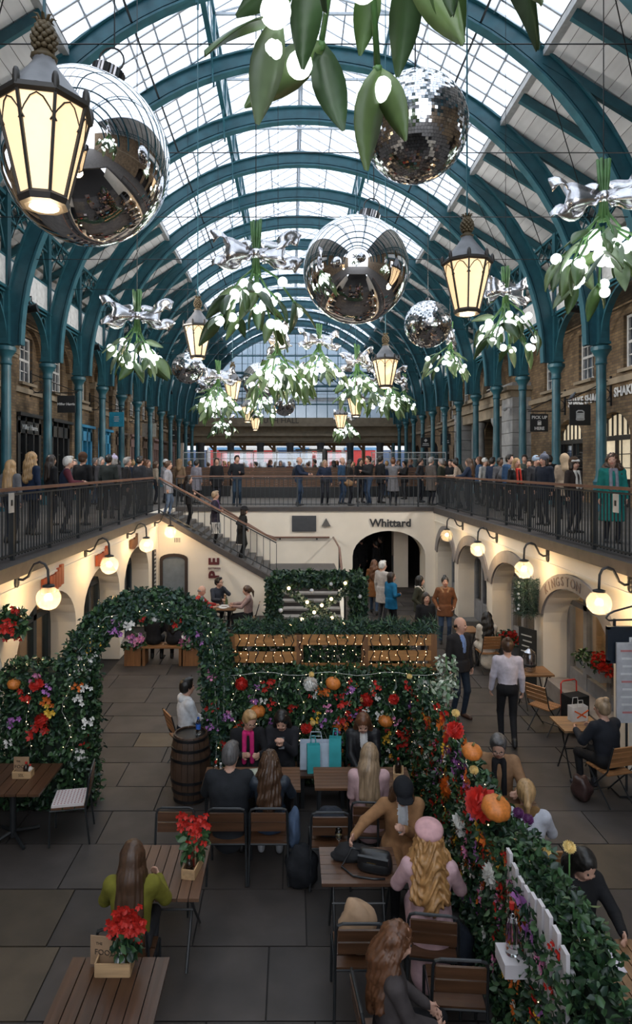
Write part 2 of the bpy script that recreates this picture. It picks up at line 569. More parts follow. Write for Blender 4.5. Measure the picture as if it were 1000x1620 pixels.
for xx in (-0.47, 1.48):
    m.prism([(YP, FZ), (YP, LZ), (YP - RUN * NF, FZ + 0.05), (YP - RUN * NF, FZ)], lambda u, v: (xx - 0.06, u, v), lambda u, v: (xx + 0.06, u, v))
o = m.build('side_wall', CREAM, st); fix_normals(o.data)

# door with grey glass in the stair wall
d1 = struct(empty('door_1', (-3.62, YP, FZ)))
m = MB(); DARKW = mat((0.03, 0.018, 0.014), rough=0.5, name='dark_timber')
ou = [(-0.43, 0)] + arch_pts(-0.43, 0.43, 1.76, 1.92, 8) + [(0.43, 0)]
inn = [(0.34, 0)] + arch_pts(-0.34, 0.34, 1.69, 1.83, 8)[::-1] + [(-0.34, 0)]
m.prism(ou + inn, lambda u, v: (u, -0.06, v), lambda u, v: (u, 0.02, v)); fo = m.build('door_frame', DARKW, d1); fix_normals(fo.data)
m = MB(); m.prism(inn, lambda u, v: (u, -0.02, v), lambda u, v: (u, 0.0, v))
fo = m.build('door_glass', mat((0.16, 0.19, 0.22), rough=0.25, var=0.1, name='grey_glass'), d1); fix_normals(fo.data)

# wall signs on the back and stair walls
DK = mat((0.02, 0.02, 0.022), rough=0.5, name='dark_sign')
o = MB().box((0.45, YB - 0.03, 3.43), (0.86, 0.05, 0.56)).build('notice_board', mat((0.035, 0.036, 0.04), rough=0.35, name='notice')); tag(o, 'blank dark grey notice board on the cream wall above the landing', 'notice board')
m = MB(); m.prism([(-0.16, -0.13), (0.16, -0.13), (0, 0.15)], lambda u, v: (1.23 + u, YB - 0.08, 3.47 + v), lambda u, v: (1.23 + u, YB, 3.47 + v))
o = m.build('alarm_box', mat((0.10, 0.095, 0.09), rough=0.5)); fix_normals(o.data); tag(o, 'small triangular grey alarm box on the back wall', 'alarm')
o = text('shop_sign', 'Whittard', 0.39, DK, None, (3.51, YB - 0.03, 3.44), (R(90), 0, 0), 0.02, bold=0.008); tag(o, 'dark Whittard lettering above the passage arch', 'sign')
ps_ = thing('shop_sign', 'dark red PIE lettering running up the stair wall', 'sign', (-2.37, YP - 0.02, 2.31)); ps_.scale = (0.87, 0.87, 0.87)
MAROON = mat((0.10, 0.012, 0.014), rough=0.5, name='maroon')
text('letter', 'P', 0.5, MAROON, ps_, (0, 0, -0.23), (R(90), R(-90), 0), 0.02, bold=0.02)
text('letter', 'E', 0.5, MAROON, ps_, (0, 0, 0.24), (R(90), R(-90), 0), 0.02, bold=0.02)
MB().box((0, 0, 0.0), (0.44, 0.03, 0.13)).build('bar', mat((0.62, 0.57, 0.5)), ps_)
text('letter', 'BATTERSEA', 0.085, MAROON, ps_, (0, -0.02, 0.0), (R(90), 0, 0), 0.004, bold=0.002)
vt = thing('wall_vent', 'small slotted wall vent over the grey glass door', 'vent', (-3.52, YP, 3.18))
MB().box((0, -0.006, 0), (0.26, 0.012, 0.20)).build('plate', CREAM, vt)
for k in range(4): MB().box((-0.075 + 0.05 * k, -0.014, 0), (0.022, 0.006, 0.14)).build('slot', DK, vt)
mb_ = thing('menu_board', 'narrow black menu board with white lettering by the courtyard corner', 'menu board', (XL + 0.03, 18.75, 2.4))
MB().box((0, 0, 0), (0.05, 0.32, 1.15)).build('board', IRON, mb_)
for k in range(9):
    MB().box((0.03, 0, 0.48 - k * 0.115), (0.006, 0.2 if k % 3 else 0.12, 0.05)).build('lettering', mat((0.6, 0.6, 0.58)), mb_)

# orange and brown painted wooden shop signs over the arches on the door side
WOODO = mat((0.36, 0.065, 0.018), rough=0.7, var=0.3, scale=3, stretch=(1, 1, 0.4), name='orange_boards')
for (yc, w, hh, lab, mt) in ((10.77, 0.92, 0.40, 'rough orange plank sign over the arch beside the hedge', WOODO), (13.56, 0.78, 0.36, 'rough orange plank sign over the middle arch', WOODO), (16.3, 0.7, 0.34, 'dark brown lettered plank sign over the arch nearest the corner', mat((0.12, 0.05, 0.02), rough=0.7))):
    t = thing('plank_sign', lab, 'sign', (XL + 0.04, yc, 3.45))
    n = 7
    for i in range(n):
        u = -w / 2 + (i + 0.5) * w / n
        MB().box((0, u, 0.06 * math.cos(i) * 0.5 + 0.08 * (i / n)), (0.05, w / n - 0.015, hh * (0.62 + 0.3 * (i / n)))).build('board', mt, t)

# ---- roof
ceil = struct(empty('ceiling'))
RZ = 9.4; RR = 9.45
def rib_mesh(n=44):
    m = MB()
    def strip(r0, r1, w):
        vs = []; fs = []
        for i in range(n + 1):
            a = PI * i / n; c, s = math.cos(a), math.sin(a)
            for (r, yy) in ((r0, -w / 2), (r0, w / 2), (r1, w / 2), (r1, -w / 2)):
                vs.append((CX + r * c, yy, RZ + r * s))
        for i in range(n):
            for k in range(4):
                fs.append((4 * i + k, 4 * i + (k + 1) % 4, 4 * i + 4 + (k + 1) % 4, 4 * i + 4 + k))
        m.add(vs, fs)
    strip(RR - 0.24, RR + 0.24, 0.10)
    strip(RR - 0.30, RR - 0.24, 0.30)
    strip(RR + 0.24, RR + 0.30, 0.30)
    strip(RR - 0.16, RR - 0.12, 0.16)
    return m.mesh('roof_arch', TEAL)
ribm = rib_mesh()
GE, GEZ, LT, LTZ = 6.5, 16.75, 2.95, 19.0       # glass edge and lantern foot (offset from the centre line, height)
SLZ = lambda off: 16.62 - 0.62 * (off - 6.5)
rafm = {}
for s in (-1, 1):
    m = MB(); m.beam((CX + s * 6.45, 0, SLZ(6.45) - 0.22), (CX + s * 11.4, 0, SLZ(11.4) - 0.22), 0.13, 0.26)
    m.box((CX + s * 9.7, 0, (9.5 + SLZ(9.7)) / 2 - 0.2), (0.0001, 0.0001, 0.0001))
    rafm[s] = m.mesh('rafter', TEAL)
    m = MB(); m.beam((CX + s * GE, 0, GEZ), (CX + s * LT, 0, LTZ), 0.07, 0.12); m.beam((CX + s * LT, 0, 20.3), (CX, 0, 22.0), 0.07, 0.12)
    rafm[s * 2] = m.mesh('glazing_rafter', mat((0.5, 0.54, 0.58), rough=0.6, name='pale_bar'))
for k, yy in enumerate(RIBY):
    obj('roof_arch', ribm, ceil, (0, yy, 0))
    for s in (-1, 1):
        for h in (0, 0.5):
            if k == len(RIBY) - 1 and h: continue
            obj('rafter', rafm[s], ceil, (0, yy + h * BAY, 0))
# side roof planks and an unseen cover added above to block light
PLANK = mat((0.62, 0.63, 0.65), rough=0.7, var=0.22, scale=1.2, stretch=(1, 0.3, 1), per_obj=0.12, name='grey_boards')
Y0, Y1 = RIBY[0], RIBY[-1]
nseg = 8; npl = 15
sl = math.sqrt(1 + 0.62 ** 2)
pw_ = 4.95 / npl
for s in (-1, 1):
    m = MB(); m.beam((0, 0, 0), (0, (Y1 - Y0) / nseg - 0.02, 0), pw_ * sl - 0.014, 0.03)
    pm = m.mesh('roof_plank', PLANK)
    for i in range(npl):
        off = 6.48 + (i + 0.5) * pw_
        for j in range(nseg):
            o = obj('roof_plank', pm, ceil, (CX + s * off, Y0 + j * (Y1 - Y0) / nseg, SLZ(off)), rot=(0, s * math.atan(0.62), 0))
    m = MB(); m.beam((CX + s * 6.4, (Y0 + Y1) / 2, SLZ(6.4) + 0.12), (CX + s * 12.0, (Y0 + Y1) / 2, SLZ(12.0) + 0.12), Y1 - Y0, 0.08)
    m.build('light_block_cover', mat((0.12, 0.12, 0.13)), ceil)
    MB().box((CX + s * GE, (Y0 + Y1) / 2, GEZ - 0.12), (0.22, Y1 - Y0, 0.2)).build('eaves_gutter', mat((0.42, 0.44, 0.46), rough=0.7), ceil)
    # longitudinal lattice girder carrying the lantern
    m = MB(); x = CX + s * LT
    m.box((x, (Y0 + Y1) / 2, 18.85), (0.16, Y1 - Y0, 0.12)); m.box((x, (Y0 + Y1) / 2, 20.2), (0.16, Y1 - Y0, 0.14))
    for yy in RIBY:
        m.box((x, yy, 19.5), (0.16, 0.22, 1.5))
        for q in range(4):
            a = yy + q * BAY / 4; b = a + BAY / 4
            if b > Y1 + 0.1: continue
            m.beam((x, a, 18.9), (x, b, 20.15), 0.04, 0.06); m.beam((x, b, 18.9), (x, a, 20.15), 0.04, 0.06)
        for dy in (-1, 1):
            m.tube([(x, yy + dy * 0.12, 17.9), (x, yy + dy * 0.2, 18.3), (x, yy + dy * 0.55, 18.8)], 0.035, 5)
        m.tube([(x, yy + 0.3 + 0.13 * math.cos(t), 18.62 + 0.13 * math.sin(t)) for t in [2 * PI * q / 10 for q in range(10)]], 0.02, 4, closed=True)
    m.build('lattice_girder', TEAL, ceil)
    # posts, lattice purlin and clerestory above the columns
    m = MB(); x = CX + s * 9.7; zt = SLZ(9.7) - 0.35
    m.box((x, (Y0 + Y1) / 2, zt), (0.14, Y1 - Y0, 0.12)); m.box((x, (Y0 + Y1) / 2, zt - 0.7), (0.10, Y1 - Y0, 0.08))
    for yy in RIBY[:-1]:
        for q in range(5):
            a = yy + q * BAY / 5; b = a + BAY / 5
            m.beam((x, a, zt - 0.7), (x, b, zt), 0.04, 0.05); m.beam((x, b, zt - 0.7), (x, a, zt), 0.04, 0.05)
        m.tube([(x, yy, zt - 2.0), (x, yy + 0.5, zt - 0.9), (x, yy + 0.9, zt - 0.72)], 0.04, 5)
        m.tube([(x, yy, zt - 2.0), (x, yy - 0.5, zt - 0.9), (x, yy - 0.9, zt - 0.72)], 0.04, 5)
    m.build('lattice_purlin', TEAL, ceil)
# ridge
MB().box((CX, (Y0 + Y1) / 2, 22.0), (0.2, Y1 - Y0, 0.2)).build('ridge_beam', mat((0.5, 0.53, 0.56)), ceil)
m = MB()
for yy in RIBY:
    for s in (-1, 1):
        m.beam((CX + s * LT, yy, 20.2), (CX, yy, 21.0), 0.05, 0.05); m.beam((CX + s * 1.5, yy, 21.1), (CX, yy, 20.2), 0.04, 0.04)
    m.beam((CX - LT, yy, 20.2), (CX + LT, yy, 20.2), 0.06, 0.08); m.beam((CX, yy, 20.2), (CX, yy, 22), 0.05, 0.05)
m.build('lantern_truss', mat((0.46, 0.50, 0.54), rough=0.6), ceil)
# panes
GLASS = pane_mat('roof_glass', (0.86, 0.90, 0.95), 0.42, 0.9)
NP = 6
def slope_pane(s, lo, w):
    m = MB()
    if lo: a, b = (CX + s * GE, GEZ), (CX + s * LT, LTZ)
    else: a, b = (CX + s * LT, 20.3), (CX, 22.0)
    m.add([(a[0], 0.02, a[1]), (a[0], w - 0.02, a[1]), (b[0], w - 0.02, b[1]), (b[0], 0.02, b[1])], [(0, 1, 2, 3)])
    return m.mesh('pane', GLASS)
pn = {(s, lo, n): slope_pane(s, lo, BAY / n) for s in (-1, 1) for lo in (0, 1) for n in (1, 3, NP)}
vp = {s: None for s in (-1, 1)}
for s in (-1, 1):
    m = MB(); x = CX + s * LT
    m.add([(x, 0.02, 18.9), (x, BAY - 0.02, 18.9), (x, BAY - 0.02, 20.25), (x, 0.02, 20.25)], [(0, 1, 2, 3)])
    vp[s] = m.mesh('pane', GLASS)
bars = {}
for s in (-1, 1):
    m = MB()
    for i in range(NP):
        m.beam((CX + s * GE, i * BAY / NP, GEZ + 0.02), (CX + s * LT, i * BAY / NP, LTZ + 0.02), 0.05, 0.06)
    for t in (0.2, 0.4, 0.6, 0.8):
        x = CX + s * (GE + (LT - GE) * t); z = GEZ + (LTZ - GEZ) * t
        m.box((x, BAY / 2, z + 0.03), (0.05, BAY, 0.05))
    for i in range(4):
        m.beam((CX + s * LT, i * BAY / 4, 20.32), (CX, i * BAY / 4, 22.02), 0.035, 0.05)
    m.box((CX + s * LT / 2, BAY / 2, 21.17), (0.05, BAY, 0.05))
    bars[s] = m.mesh('glazing_bars', mat((0.34, 0.37, 0.41), rough=0.6, name='glazing_bar'))
for k, yy in enumerate(RIBY[:-1]):
    near = yy > 12
    for s in (-1, 1):
        obj('glazing_bars', bars[s], ceil, (0, yy, 0))
        obj('pane', vp[s], ceil, (0, yy, 0))
        n = NP if near else 1
        for i in range(n): obj('pane', pn[(s, 1, n)], ceil, (0, yy + i * BAY / n, 0))
        n = 3 if near else 1
        for i in range(n): obj('pane', pn[(s, 0, n)], ceil, (0, yy + i * BAY / n, 0))
# thin tie cables under the roof
m = MB()
for yy in RIBY[5:]:
    m.cyl((CX - 8.9, yy, 12.2), (CX + 8.9, yy, 12.2), 0.012, n=4)
    for s in (-1, 1):
        m.cyl((CX + s * 6.4, yy, 16.3), (CX + s * 9.5, yy + BAY, 12.9), 0.014, n=4)
        m.cyl((CX + s * 4.7, yy, 17.4), (CX + s * 4.7, yy + BAY, 17.4), 0.035, n=4)
m.build('tie_cables', IRON, ceil)

# ---- gallery outer walls
BRL = brick_mat('stock_brick_left', (0.24, 0.160, 0.085), (0.135, 0.088, 0.05), (0.10, 0.08, 0.06), True)
SILL = mat((0.27, 0.215, 0.15), rough=0.8, var=0.2, scale=2, bump=0.1, name='sandstone')
WHITE = mat((0.62, 0.62, 0.62), rough=0.5, name='white_paint')
WGLASS = mat((0.05, 0.06, 0.075), rough=0.06, var=0.4, scale=1.0, name='window_glass', spec=0.8)
def outer_wall(name, X, s, wins, doors):
    """s: outward direction; wins = window centre Ys, doors = (y0, y1, spring, apex)"""
    t = struct(empty(name))
    T = 0.5
    def strip(poly, nm='brick_face'):
        m = MB(); m.prism(poly, lambda u, v: (X, u, v), lambda u, v: (X + s * T, u, v))
        o = m.build(nm, BRL, t); fix_normals(o.data)
    strip(arch_outline(-20, YEND + 2, UF, 8.9, doors))
    a = -20
    for w in wins + [None]:
        b = w - 0.65 if w else YEND + 2
        strip([(a, 8.9), (b, 8.9), (b, 10.8), (a, 10.8)])
        if w: a = w + 0.65
    strip([(-20, 10.8), (YEND + 2, 10.8), (YEND + 2, 14.2), (-20, 14.2)])
    MB().box((X - s * 0.06, (YEND - 18) / 2, 8.55), (0.16, YEND + 22, 0.22)).build('string_course', SILL, t)
    return t
def sash_window_mesh(s):
    fr_ = MB()
    for yy in (-0.6, 0.6): fr_.box((s * 0.16, yy, 0.95), (0.08, 0.12, 1.9))
    for zz in (0.05, 0.95, 1.85): fr_.box((s * 0.16, 0, zz), (0.08, 1.3, 0.10))
    for yy in (-0.2, 0.2): fr_.box((s * 0.17, yy, 0.95), (0.05, 0.04, 1.9))
    for zz in (0.5, 1.4): fr_.box((s * 0.17, 0, zz), (0.05, 1.2, 0.04))
    gl_ = MB().box((s * 0.21, 0, 0.95), (0.02, 1.25, 1.85))
    si = MB().box((-s * 0.03, 0, -0.06), (0.3, 1.5, 0.12))
    return fr_.mesh('window_frame', WHITE), gl_.mesh('pane', WGLASS), si.mesh('sill', SILL)
WINS = [21.8 + 3.5 * k - 14 for k in range(15) if not (True and 32.6 < 21.8 + 3.5 * k - 14 < 40)]
WINL = [21.8 + 3.5 * k - 14 + 0.9 for k in range(15)]
DR = [(22.0 + 3.6 * k - 3.6 * 4, 24.5 + 3.6 * k - 3.6 * 4, 6.5, 7.45) for k in range(15)]
DR = [d for d in DR if not (31.5 < d[1] and d[0] < 42.0)]
DR.append((35.2, 38.6, 7.0, 8.3)); DR.sort()
wo = outer_wall('wall_gallery_sign_side', XWR, 1, WINS, DR)
DLs = [(22.75 + 3.5 * k - 14 - 1.2 + 0.0, 22.75 + 3.5 * k - 14 + 1.2, 7.6, 7.65) for k in range(15)]
wg = outer_wall('wall_gallery_blue_side', XWL, -1, WINL, DLs)
for s, X, ws in ((1, XWR, WINS), (-1, XWL, WINL)):
    fm, gm, sm = sash_window_mesh(s)
    for yy in ws:
        if yy < 14: continue
        t = struct(empty('window_%d' % wn, (X, yy, 8.9))); wn += 1
        obj('window_frame', fm, t); obj('pane', gm, t); obj('sill', sm, t)
# pilasters and brick arches round the windows, blue side
m = MB()
n = 14
for yy in WINL:
    c = yy; ro, ri = 1.55, 1.12
    pts_o = [(c - ro * math.cos(PI * i / n), 10.0 + ro * math.sin(PI * i / n)) for i in range(n + 1)]
    pts_i = [(c - ri * math.cos(PI * i / n), 10.0 + ri * math.sin(PI * i / n)) for i in range(n + 1)]
    m.prism(pts_o + pts_i[::-1], lambda u, v: (XWL + 0.18, u, v), lambda u, v: (XWL, u, v))
    m.box((XWL + 0.1, c + 1.75, 7.0), (0.22, 0.7, 6.0))
o = m.build('brick_arches', BRL, wg); fix_normals(o.data)
m = MB()
for yy in WINL: m.box((XWL + 0.14, yy + 1.75, 9.95), (0.34, 0.9, 0.22)); m.box((XWL + 0.12, yy + 1.75, 9.78), (0.28, 0.8, 0.14))
m.build('impost_blocks', SILL, wg)
# dark shop interiors behind gallery openings
for X, s in ((XWL, -1), (XWR, 1)):
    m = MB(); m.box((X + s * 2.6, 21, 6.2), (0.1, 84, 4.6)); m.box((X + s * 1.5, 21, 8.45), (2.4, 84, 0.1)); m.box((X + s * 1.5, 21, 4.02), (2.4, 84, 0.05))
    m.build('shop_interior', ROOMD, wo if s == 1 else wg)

# ---- iron columns, spandrel arches, clerestory panels
def column_mesh():
    m = MB()
    m.lathe([(0.30, 0), (0.30, 0.12), (0.24, 0.2), (0.24, 0.9), (0.26, 0.95), (0.19, 1.05), (0.165, 1.2), (0.15, 4.75), (0.19, 4.8), (0.17, 4.86), (0.17, 5.0), (0.27, 5.18), (0.31, 5.22), (0.31, 5.34), (0.2, 5.4)], 14)
    return m.mesh('shaft', TEAL, 'auto')
def post_mesh():
    m = MB()
    z1 = SLZ(9.7) - 0.3
    m.box((0, 0, (9.4 + z1) / 2), (0.22, 0.26, z1 - 9.4)); m.box((0, 0, 10.3), (0.34, 0.42, 1.8))
    for zz in (9.45, 11.2): m.box((0, 0, zz), (0.4, 0.5, 0.08))
    return m.mesh('upper_post', TEAL)
def spandrel_mesh():
    m = MB()
    n = 16; ro, ri = 1.68, 1.55; c = BAY / 2; w = 0.18
    for (w_, r0, r1) in ((0.22, ri, ri + 0.07), (0.08, ri + 0.07, ro)):
        o = [(c - r1 * math.cos(PI * i / n), 9.5 + r1 * math.sin(PI * i / n)) for i in range(n + 1)]
        q = [(c - r0 * math.cos(PI * i / n), 9.5 + r0 * math.sin(PI * i / n)) for i in range(n + 1)]
        m.prism(o + q[::-1], lambda u, v: (-w_ / 2, u, v), lambda u, v: (w_ / 2, u, v))
    m.box((0, BAY / 2, 11.26), (0.22, BAY, 0.1)); m.box((0, BAY / 2, 11.12), (0.14, BAY, 0.06))
    for yy in (0.42, BAY - 0.42):
        m.tube([(0, yy + 0.2 * math.cos(t), 10.75 + 0.28 * math.sin(t)) for t in [2 * PI * q / 14 for q in range(14)]], 0.03, 4, closed=True)
    for yy, e in ((0.2, 1), (BAY - 0.2, -1)):
        m.beam((0, yy + e * 0.05, 10.2), (0, yy + e * 0.02, 11.2), 0.06, 0.06)
    me = m.mesh('spandrel_arch', TEAL); fix_normals(me); return me
def panel_mesh():
    m = MB()
    m.box((0, BAY / 2, 11.78), (0.06, BAY - 0.3, 0.92))
    for i in range(3):
        m.box((0, 0.3 + (i + 0.5) * (BAY - 0.6) / 3, 11.78), (0.09, (BAY - 0.6) / 3 - 0.22, 0.66))
    return m.mesh('white_panel', WHITE)
def mull_mesh():
    m = MB()
    m.box((0, BAY / 2, 12.4), (0.12, 0.12, 2.3)); m.box((0, BAY / 2, 12.28), (0.1, BAY, 0.08))
    return m.mesh('mullion', TEAL)
cm, pm_, sm_, wm_, mm_ = column_mesh(), post_mesh(), spandrel_mesh(), panel_mesh(), mull_mesh()
ORD = ['first', 'second', 'third', 'fourth', 'fifth', 'sixth', 'seventh', 'eighth', 'ninth', 'tenth', 'eleventh', 'twelfth', 'thirteenth', 'fourteenth', 'fifteenth']
SIDE = {-1: 'gallery of the blue shops', 1: 'gallery of the burger signs'}
for s, X in ((-1, XCL), (1, XCR)):
    ar = struct(empty('trim_%d' % tn)); tn += 1
    for k, yy in enumerate(RIBY):
        if yy < 5: continue
        i = k - 8
        if i >= -1:
            t = thing('iron_column', 'teal cast iron column on the %s, %s from the near end' % (SIDE[s], ORD[i + 1]), 'column', (X, yy, UF), 0, 'iron columns of the arcade')
            obj('shaft', cm, t); obj('upper_post', pm_, t, (0, 0, -UF))
        if k < len(RIBY) - 1:
            obj('spandrel_arch', sm_, ar, (X, yy, 0)); obj('white_panel', wm_, ar, (X - s * 0.02, yy, 0)); obj('mullion', mm_, ar, (X, yy, 0))

# ---- balustrades
COPPER = mat((0.17, 0.085, 0.055), rough=0.38, var=0.15, name='brown_handrail')
RAIL = mat((0.016, 0.020, 0.024), rough=0.45, name='dark_rail')
bal = MB().box((0, 0, 0.53), (0.018, 0.018, 0.94)).mesh('baluster', RAIL)
post = MB().box((0, 0, 0.52), (0.055, 0.055, 1.04)).mesh('baluster_post', RAIL)
def balustrade(label, a, b, step=0.115):
    a = Vector(a); b = Vector(b); d = b - a
    L = math.hypot(d.x, d.y)
    t = thing('balustrade', label, 'railing', a, 0)
    m = MB(); m.beam((0, 0, 1.10), d + Vector((0, 0, 1.10)), 0.085, 0.05); m.build('handrail', COPPER, t)
    m = MB(); m.beam((0, 0, 0.10), d + Vector((0, 0, 0.10)), 0.05, 0.03); m.beam((0, 0, 1.02), d + Vector((0, 0, 1.02)), 0.05, 0.03); m.build('rail', RAIL, t)
    n = int(L / step)
    for i in range(n + 1):
        p = d * (i / n)
        obj('baluster_post' if i % 13 == 0 else 'baluster', post if i % 13 == 0 else bal, t, p)
    return t
balustrade('long dark railing with brown handrail on the gallery of the blue shops', (XL - 0.18, 5.2, UF), (XL - 0.18, YP, UF))
balustrade('long dark railing with brown handrail on the gallery of the burger signs', (XR + 0.16, 5.0, UF), (XR + 0.16, YB + 0.2, UF))
balustrade('dark railing across the hall above the Whittard arch', (XL, YB + 0.2, UF), (XR + 0.1, YB + 0.2, UF), 0.165)
balustrade('sloping stair railing above the PIE wall', (XL, YP + 0.08, UF), (SX1 + 0.1, YP + 0.08, LZ + 0.06), 0.2)
t = thing('stair_handrail', 'brown handrail fixed along the back wall of the stair', 'handrail', (0, YB - 0.08, 0))
m = MB(); m.tube([(XL + 0.6, 0, UF + 0.62), (-0.9, 0, LZ + 1.04), (-0.6, 0, LZ + 0.95), (1.35, 0, LZ + 0.95)], 0.035, 6); m.build('rail', COPPER, t)
for xx in (-0.4, 0.9):
    MB().box((xx, 0.02, LZ + 0.89), (0.05, 0.1, 0.05)).build('bracket', IRON, t)
t = thing('stair_handrail', 'steep brown handrail beside the lower flight', 'handrail', (1.48, YB, 0))
m = MB(); m.tube([(0, -0.1, LZ + 0.95), (0, YP - YB, LZ + 0.95), (0, YP - YB - 2.0, FZ + 0.95)], 0.035, 6); m.build('rail', COPPER, t)
for yy, z0, z1 in ((YP - YB, LZ, LZ + 0.95), (YP - YB - 2.0, FZ, FZ + 0.95)): MB().box((0, yy, (z0 + z1) / 2), (0.05, 0.05, z1 - z0)).build('post', IRON, t)

# ---- far end of the hall
fe = struct(empty('wall_far_end', (0, YEND, 0)))
m = MB(); m.box((CX, 0, 9.1), (23, 0.8, 2.3)); m.box((CX, -0.25, 8.55), (23, 0.9, 0.22)); m.box((CX, -0.4, 9.45), (23, 1.2, 0.18)); m.box((CX, 0, 7.9), (23, 0.6, 0.25))
m.build('entablature', SILL, fe)
text('lettering', 'SOUTH HALL', 0.75, mat((0.06, 0.05, 0.04)), fe, (-1.5, -0.42, 9.95), (R(90), 0, 0), 0.02)
PIER = mat((0.06, 0.062, 0.07), rough=0.7, name='slate_pier'); TIMB = mat((0.16, 0.085, 0.03), rough=0.6, var=0.3, name='brown_timber')
m = MB(); m2 = MB()
for px in (318, 365, 412, 459, 507, 554, 601, 648):
    x = (px - 461) * YEND / 1000
    m.lathe([(0.42, UF), (0.42, 5.0), (0.36, 5.1), (0.34, 7.4), (0.46, 7.8)], 12, (x, 0, 0))
    m2.box((x + 1.35, 0.3, 5.9), (0.3, 0.5, 3.8)); m2.beam((x + 1.35, 0.3, 7.0), (x + 0.6, 0.3, 7.85), 0.2, 0.2)
m2.box((CX, 0.3, 7.65), (22, 0.4, 0.3))
m.build('stone_columns', PIER, fe, 'auto'); m2.build('timber_frames', TIMB, fe)
ENDG = pane_mat('end_glass', (0.26, 0.32, 0.38), 0.30, 0.7)
m = MB(); m.add([(CX - 9.6, 0.1, 10.25), (CX + 9.6, 0.1, 10.25), (CX + 9.6, 0.1, 14.4), (CX + 6.5, 0.1, 16.6), (CX + 2.95, 0.1, 19), (CX + 2.95, 0.1, 20.3), (CX, 0.1, 22), (CX - 2.95, 0.1, 20.3), (CX - 2.95, 0.1, 19), (CX - 6.5, 0.1, 16.6), (CX - 9.6, 0.1, 14.4)], [tuple(range(11))])
m.build('end_glazing', ENDG, fe)
m = MB()
for i in range(19):
    x = CX - 9.5 + i * 19 / 18; off = abs(x - CX)
    zt = SLZ(off) if off > 6.5 else 16.7 + (6.5 - off) * 0.65
    m.box((x, 0, (10.25 + zt) / 2), (0.07, 0.12, zt - 10.25))
for zz in (11.6, 12.9, 14.3, 16.4): m.box((CX, 0, zz), (19 if zz < 15 else 13, 0.14, 0.12))
m.build('mullions', TEAL, fe)
m = MB()
for i in range(12): 
    a = CX - 9 + i * 1.5
    m.beam((a, -0.3, 13.4), (a + 1.5, -0.3, 14.6), 0.08, 0.1); m.beam((a + 1.5, -0.3, 13.4), (a, -0.3, 14.6), 0.08, 0.1)
m.box((CX, -0.3, 13.35), (19, 0.2, 0.2)); m.box((CX, -0.3, 14.65), (19, 0.2, 0.2))
m.build('lattice_girder', TEAL, fe)
m = MB(); m.box((CX, 0.2, 12.1), (19, 0.3, 0.35)); m.build('white_beam', WHITE, fe)
def roof_z(x):
    off = abs(x - CX)
    return (GEZ + (GE - off) * (LTZ - GEZ) / (GE - LT) if off >= LT else 20.3 + (LT - off) * 1.7 / LT) + 0.03
# ------------------------------------------------------------------ wall lamps
GLOBE = pane_mat('globe_glass', (0.98, 0.92, 0.80), 0.86, 0.72, 0.08)
BULB = mat((1, 0.9, 0.7), emit=(1.0, 0.66, 0.32), estr=40.0, name='bulb_on')
def wall_lamp(label, X, s, Y, power=34, z=3.8):
    """X wall plane, s = direction from the wall into the court"""
    t = thing('wall_lamp', label, 'lamp', (X, Y, z), 0, 'globe lamps along the court walls')
    m = MB()
    for i in range(3): m.ball((s * 0.03, 0, 0.07 - 0.07 * i), (0.03, 0.075, 0.085), 8, 6)
    m.build('wall_plate', IRON, t, True)
    pts = [(0.02, -0.02), (0.12, -0.03), (0.2, 0.02), (0.24, 0.11), (0.29, 0.2), (0.37, 0.235), (0.45, 0.2), (0.49, 0.12), (0.5, -0.05), (0.5, -0.1)]
    MB().tube([(s * a, 0, b) for a, b in pts], 0.02, 7).build('swan_neck', IRON, t, True)
    MB().lathe([(0.03, 0.0), (0.09, -0.02), (0.09, -0.045), (0.05, -0.05)], 14, (s * 0.5, 0, -0.09)).build('cap', IRON, t, 'auto')
    MB().ball((s * 0.5, 0, -0.30), 0.178, 20, 14).build('globe', GLOBE, t, True)
    MB().ball((s * 0.5, 0, -0.28), 0.045, 8, 6).build('bulb', BULB, t, True)
    L = bpy.data.lights.new('lamp_light', 'POINT'); L.energy = power; L.color = (1, 0.72, 0.42); L.shadow_soft_size = 0.06
    lo = obj('lamp_light', L); lo.parent = t; lo.location = (s * 0.5, 0, -0.31)
for k, Y in enumerate((9.37, 12.5, 15.7, 18.84)):
    wall_lamp(['globe wall lamp over the hedge beside the first orange plank sign', 'globe wall lamp beside the second orange plank sign', 'globe wall lamp by the brown plank sign', 'small globe wall lamp in the corner under the stair railing'][k], XL, 1, Y)
for k, Y in enumerate((9.45, 12.5, 15.6, 18.7)):
    wall_lamp(['large globe wall lamp over the KINGSTON arch', 'globe wall lamp just above the fir swag', 'globe wall lamp third from the navy hanging sign', 'globe wall lamp closest to the Whittard arch'][k], XR, -1, Y, 34 if k < 3 else 12, 3.71)

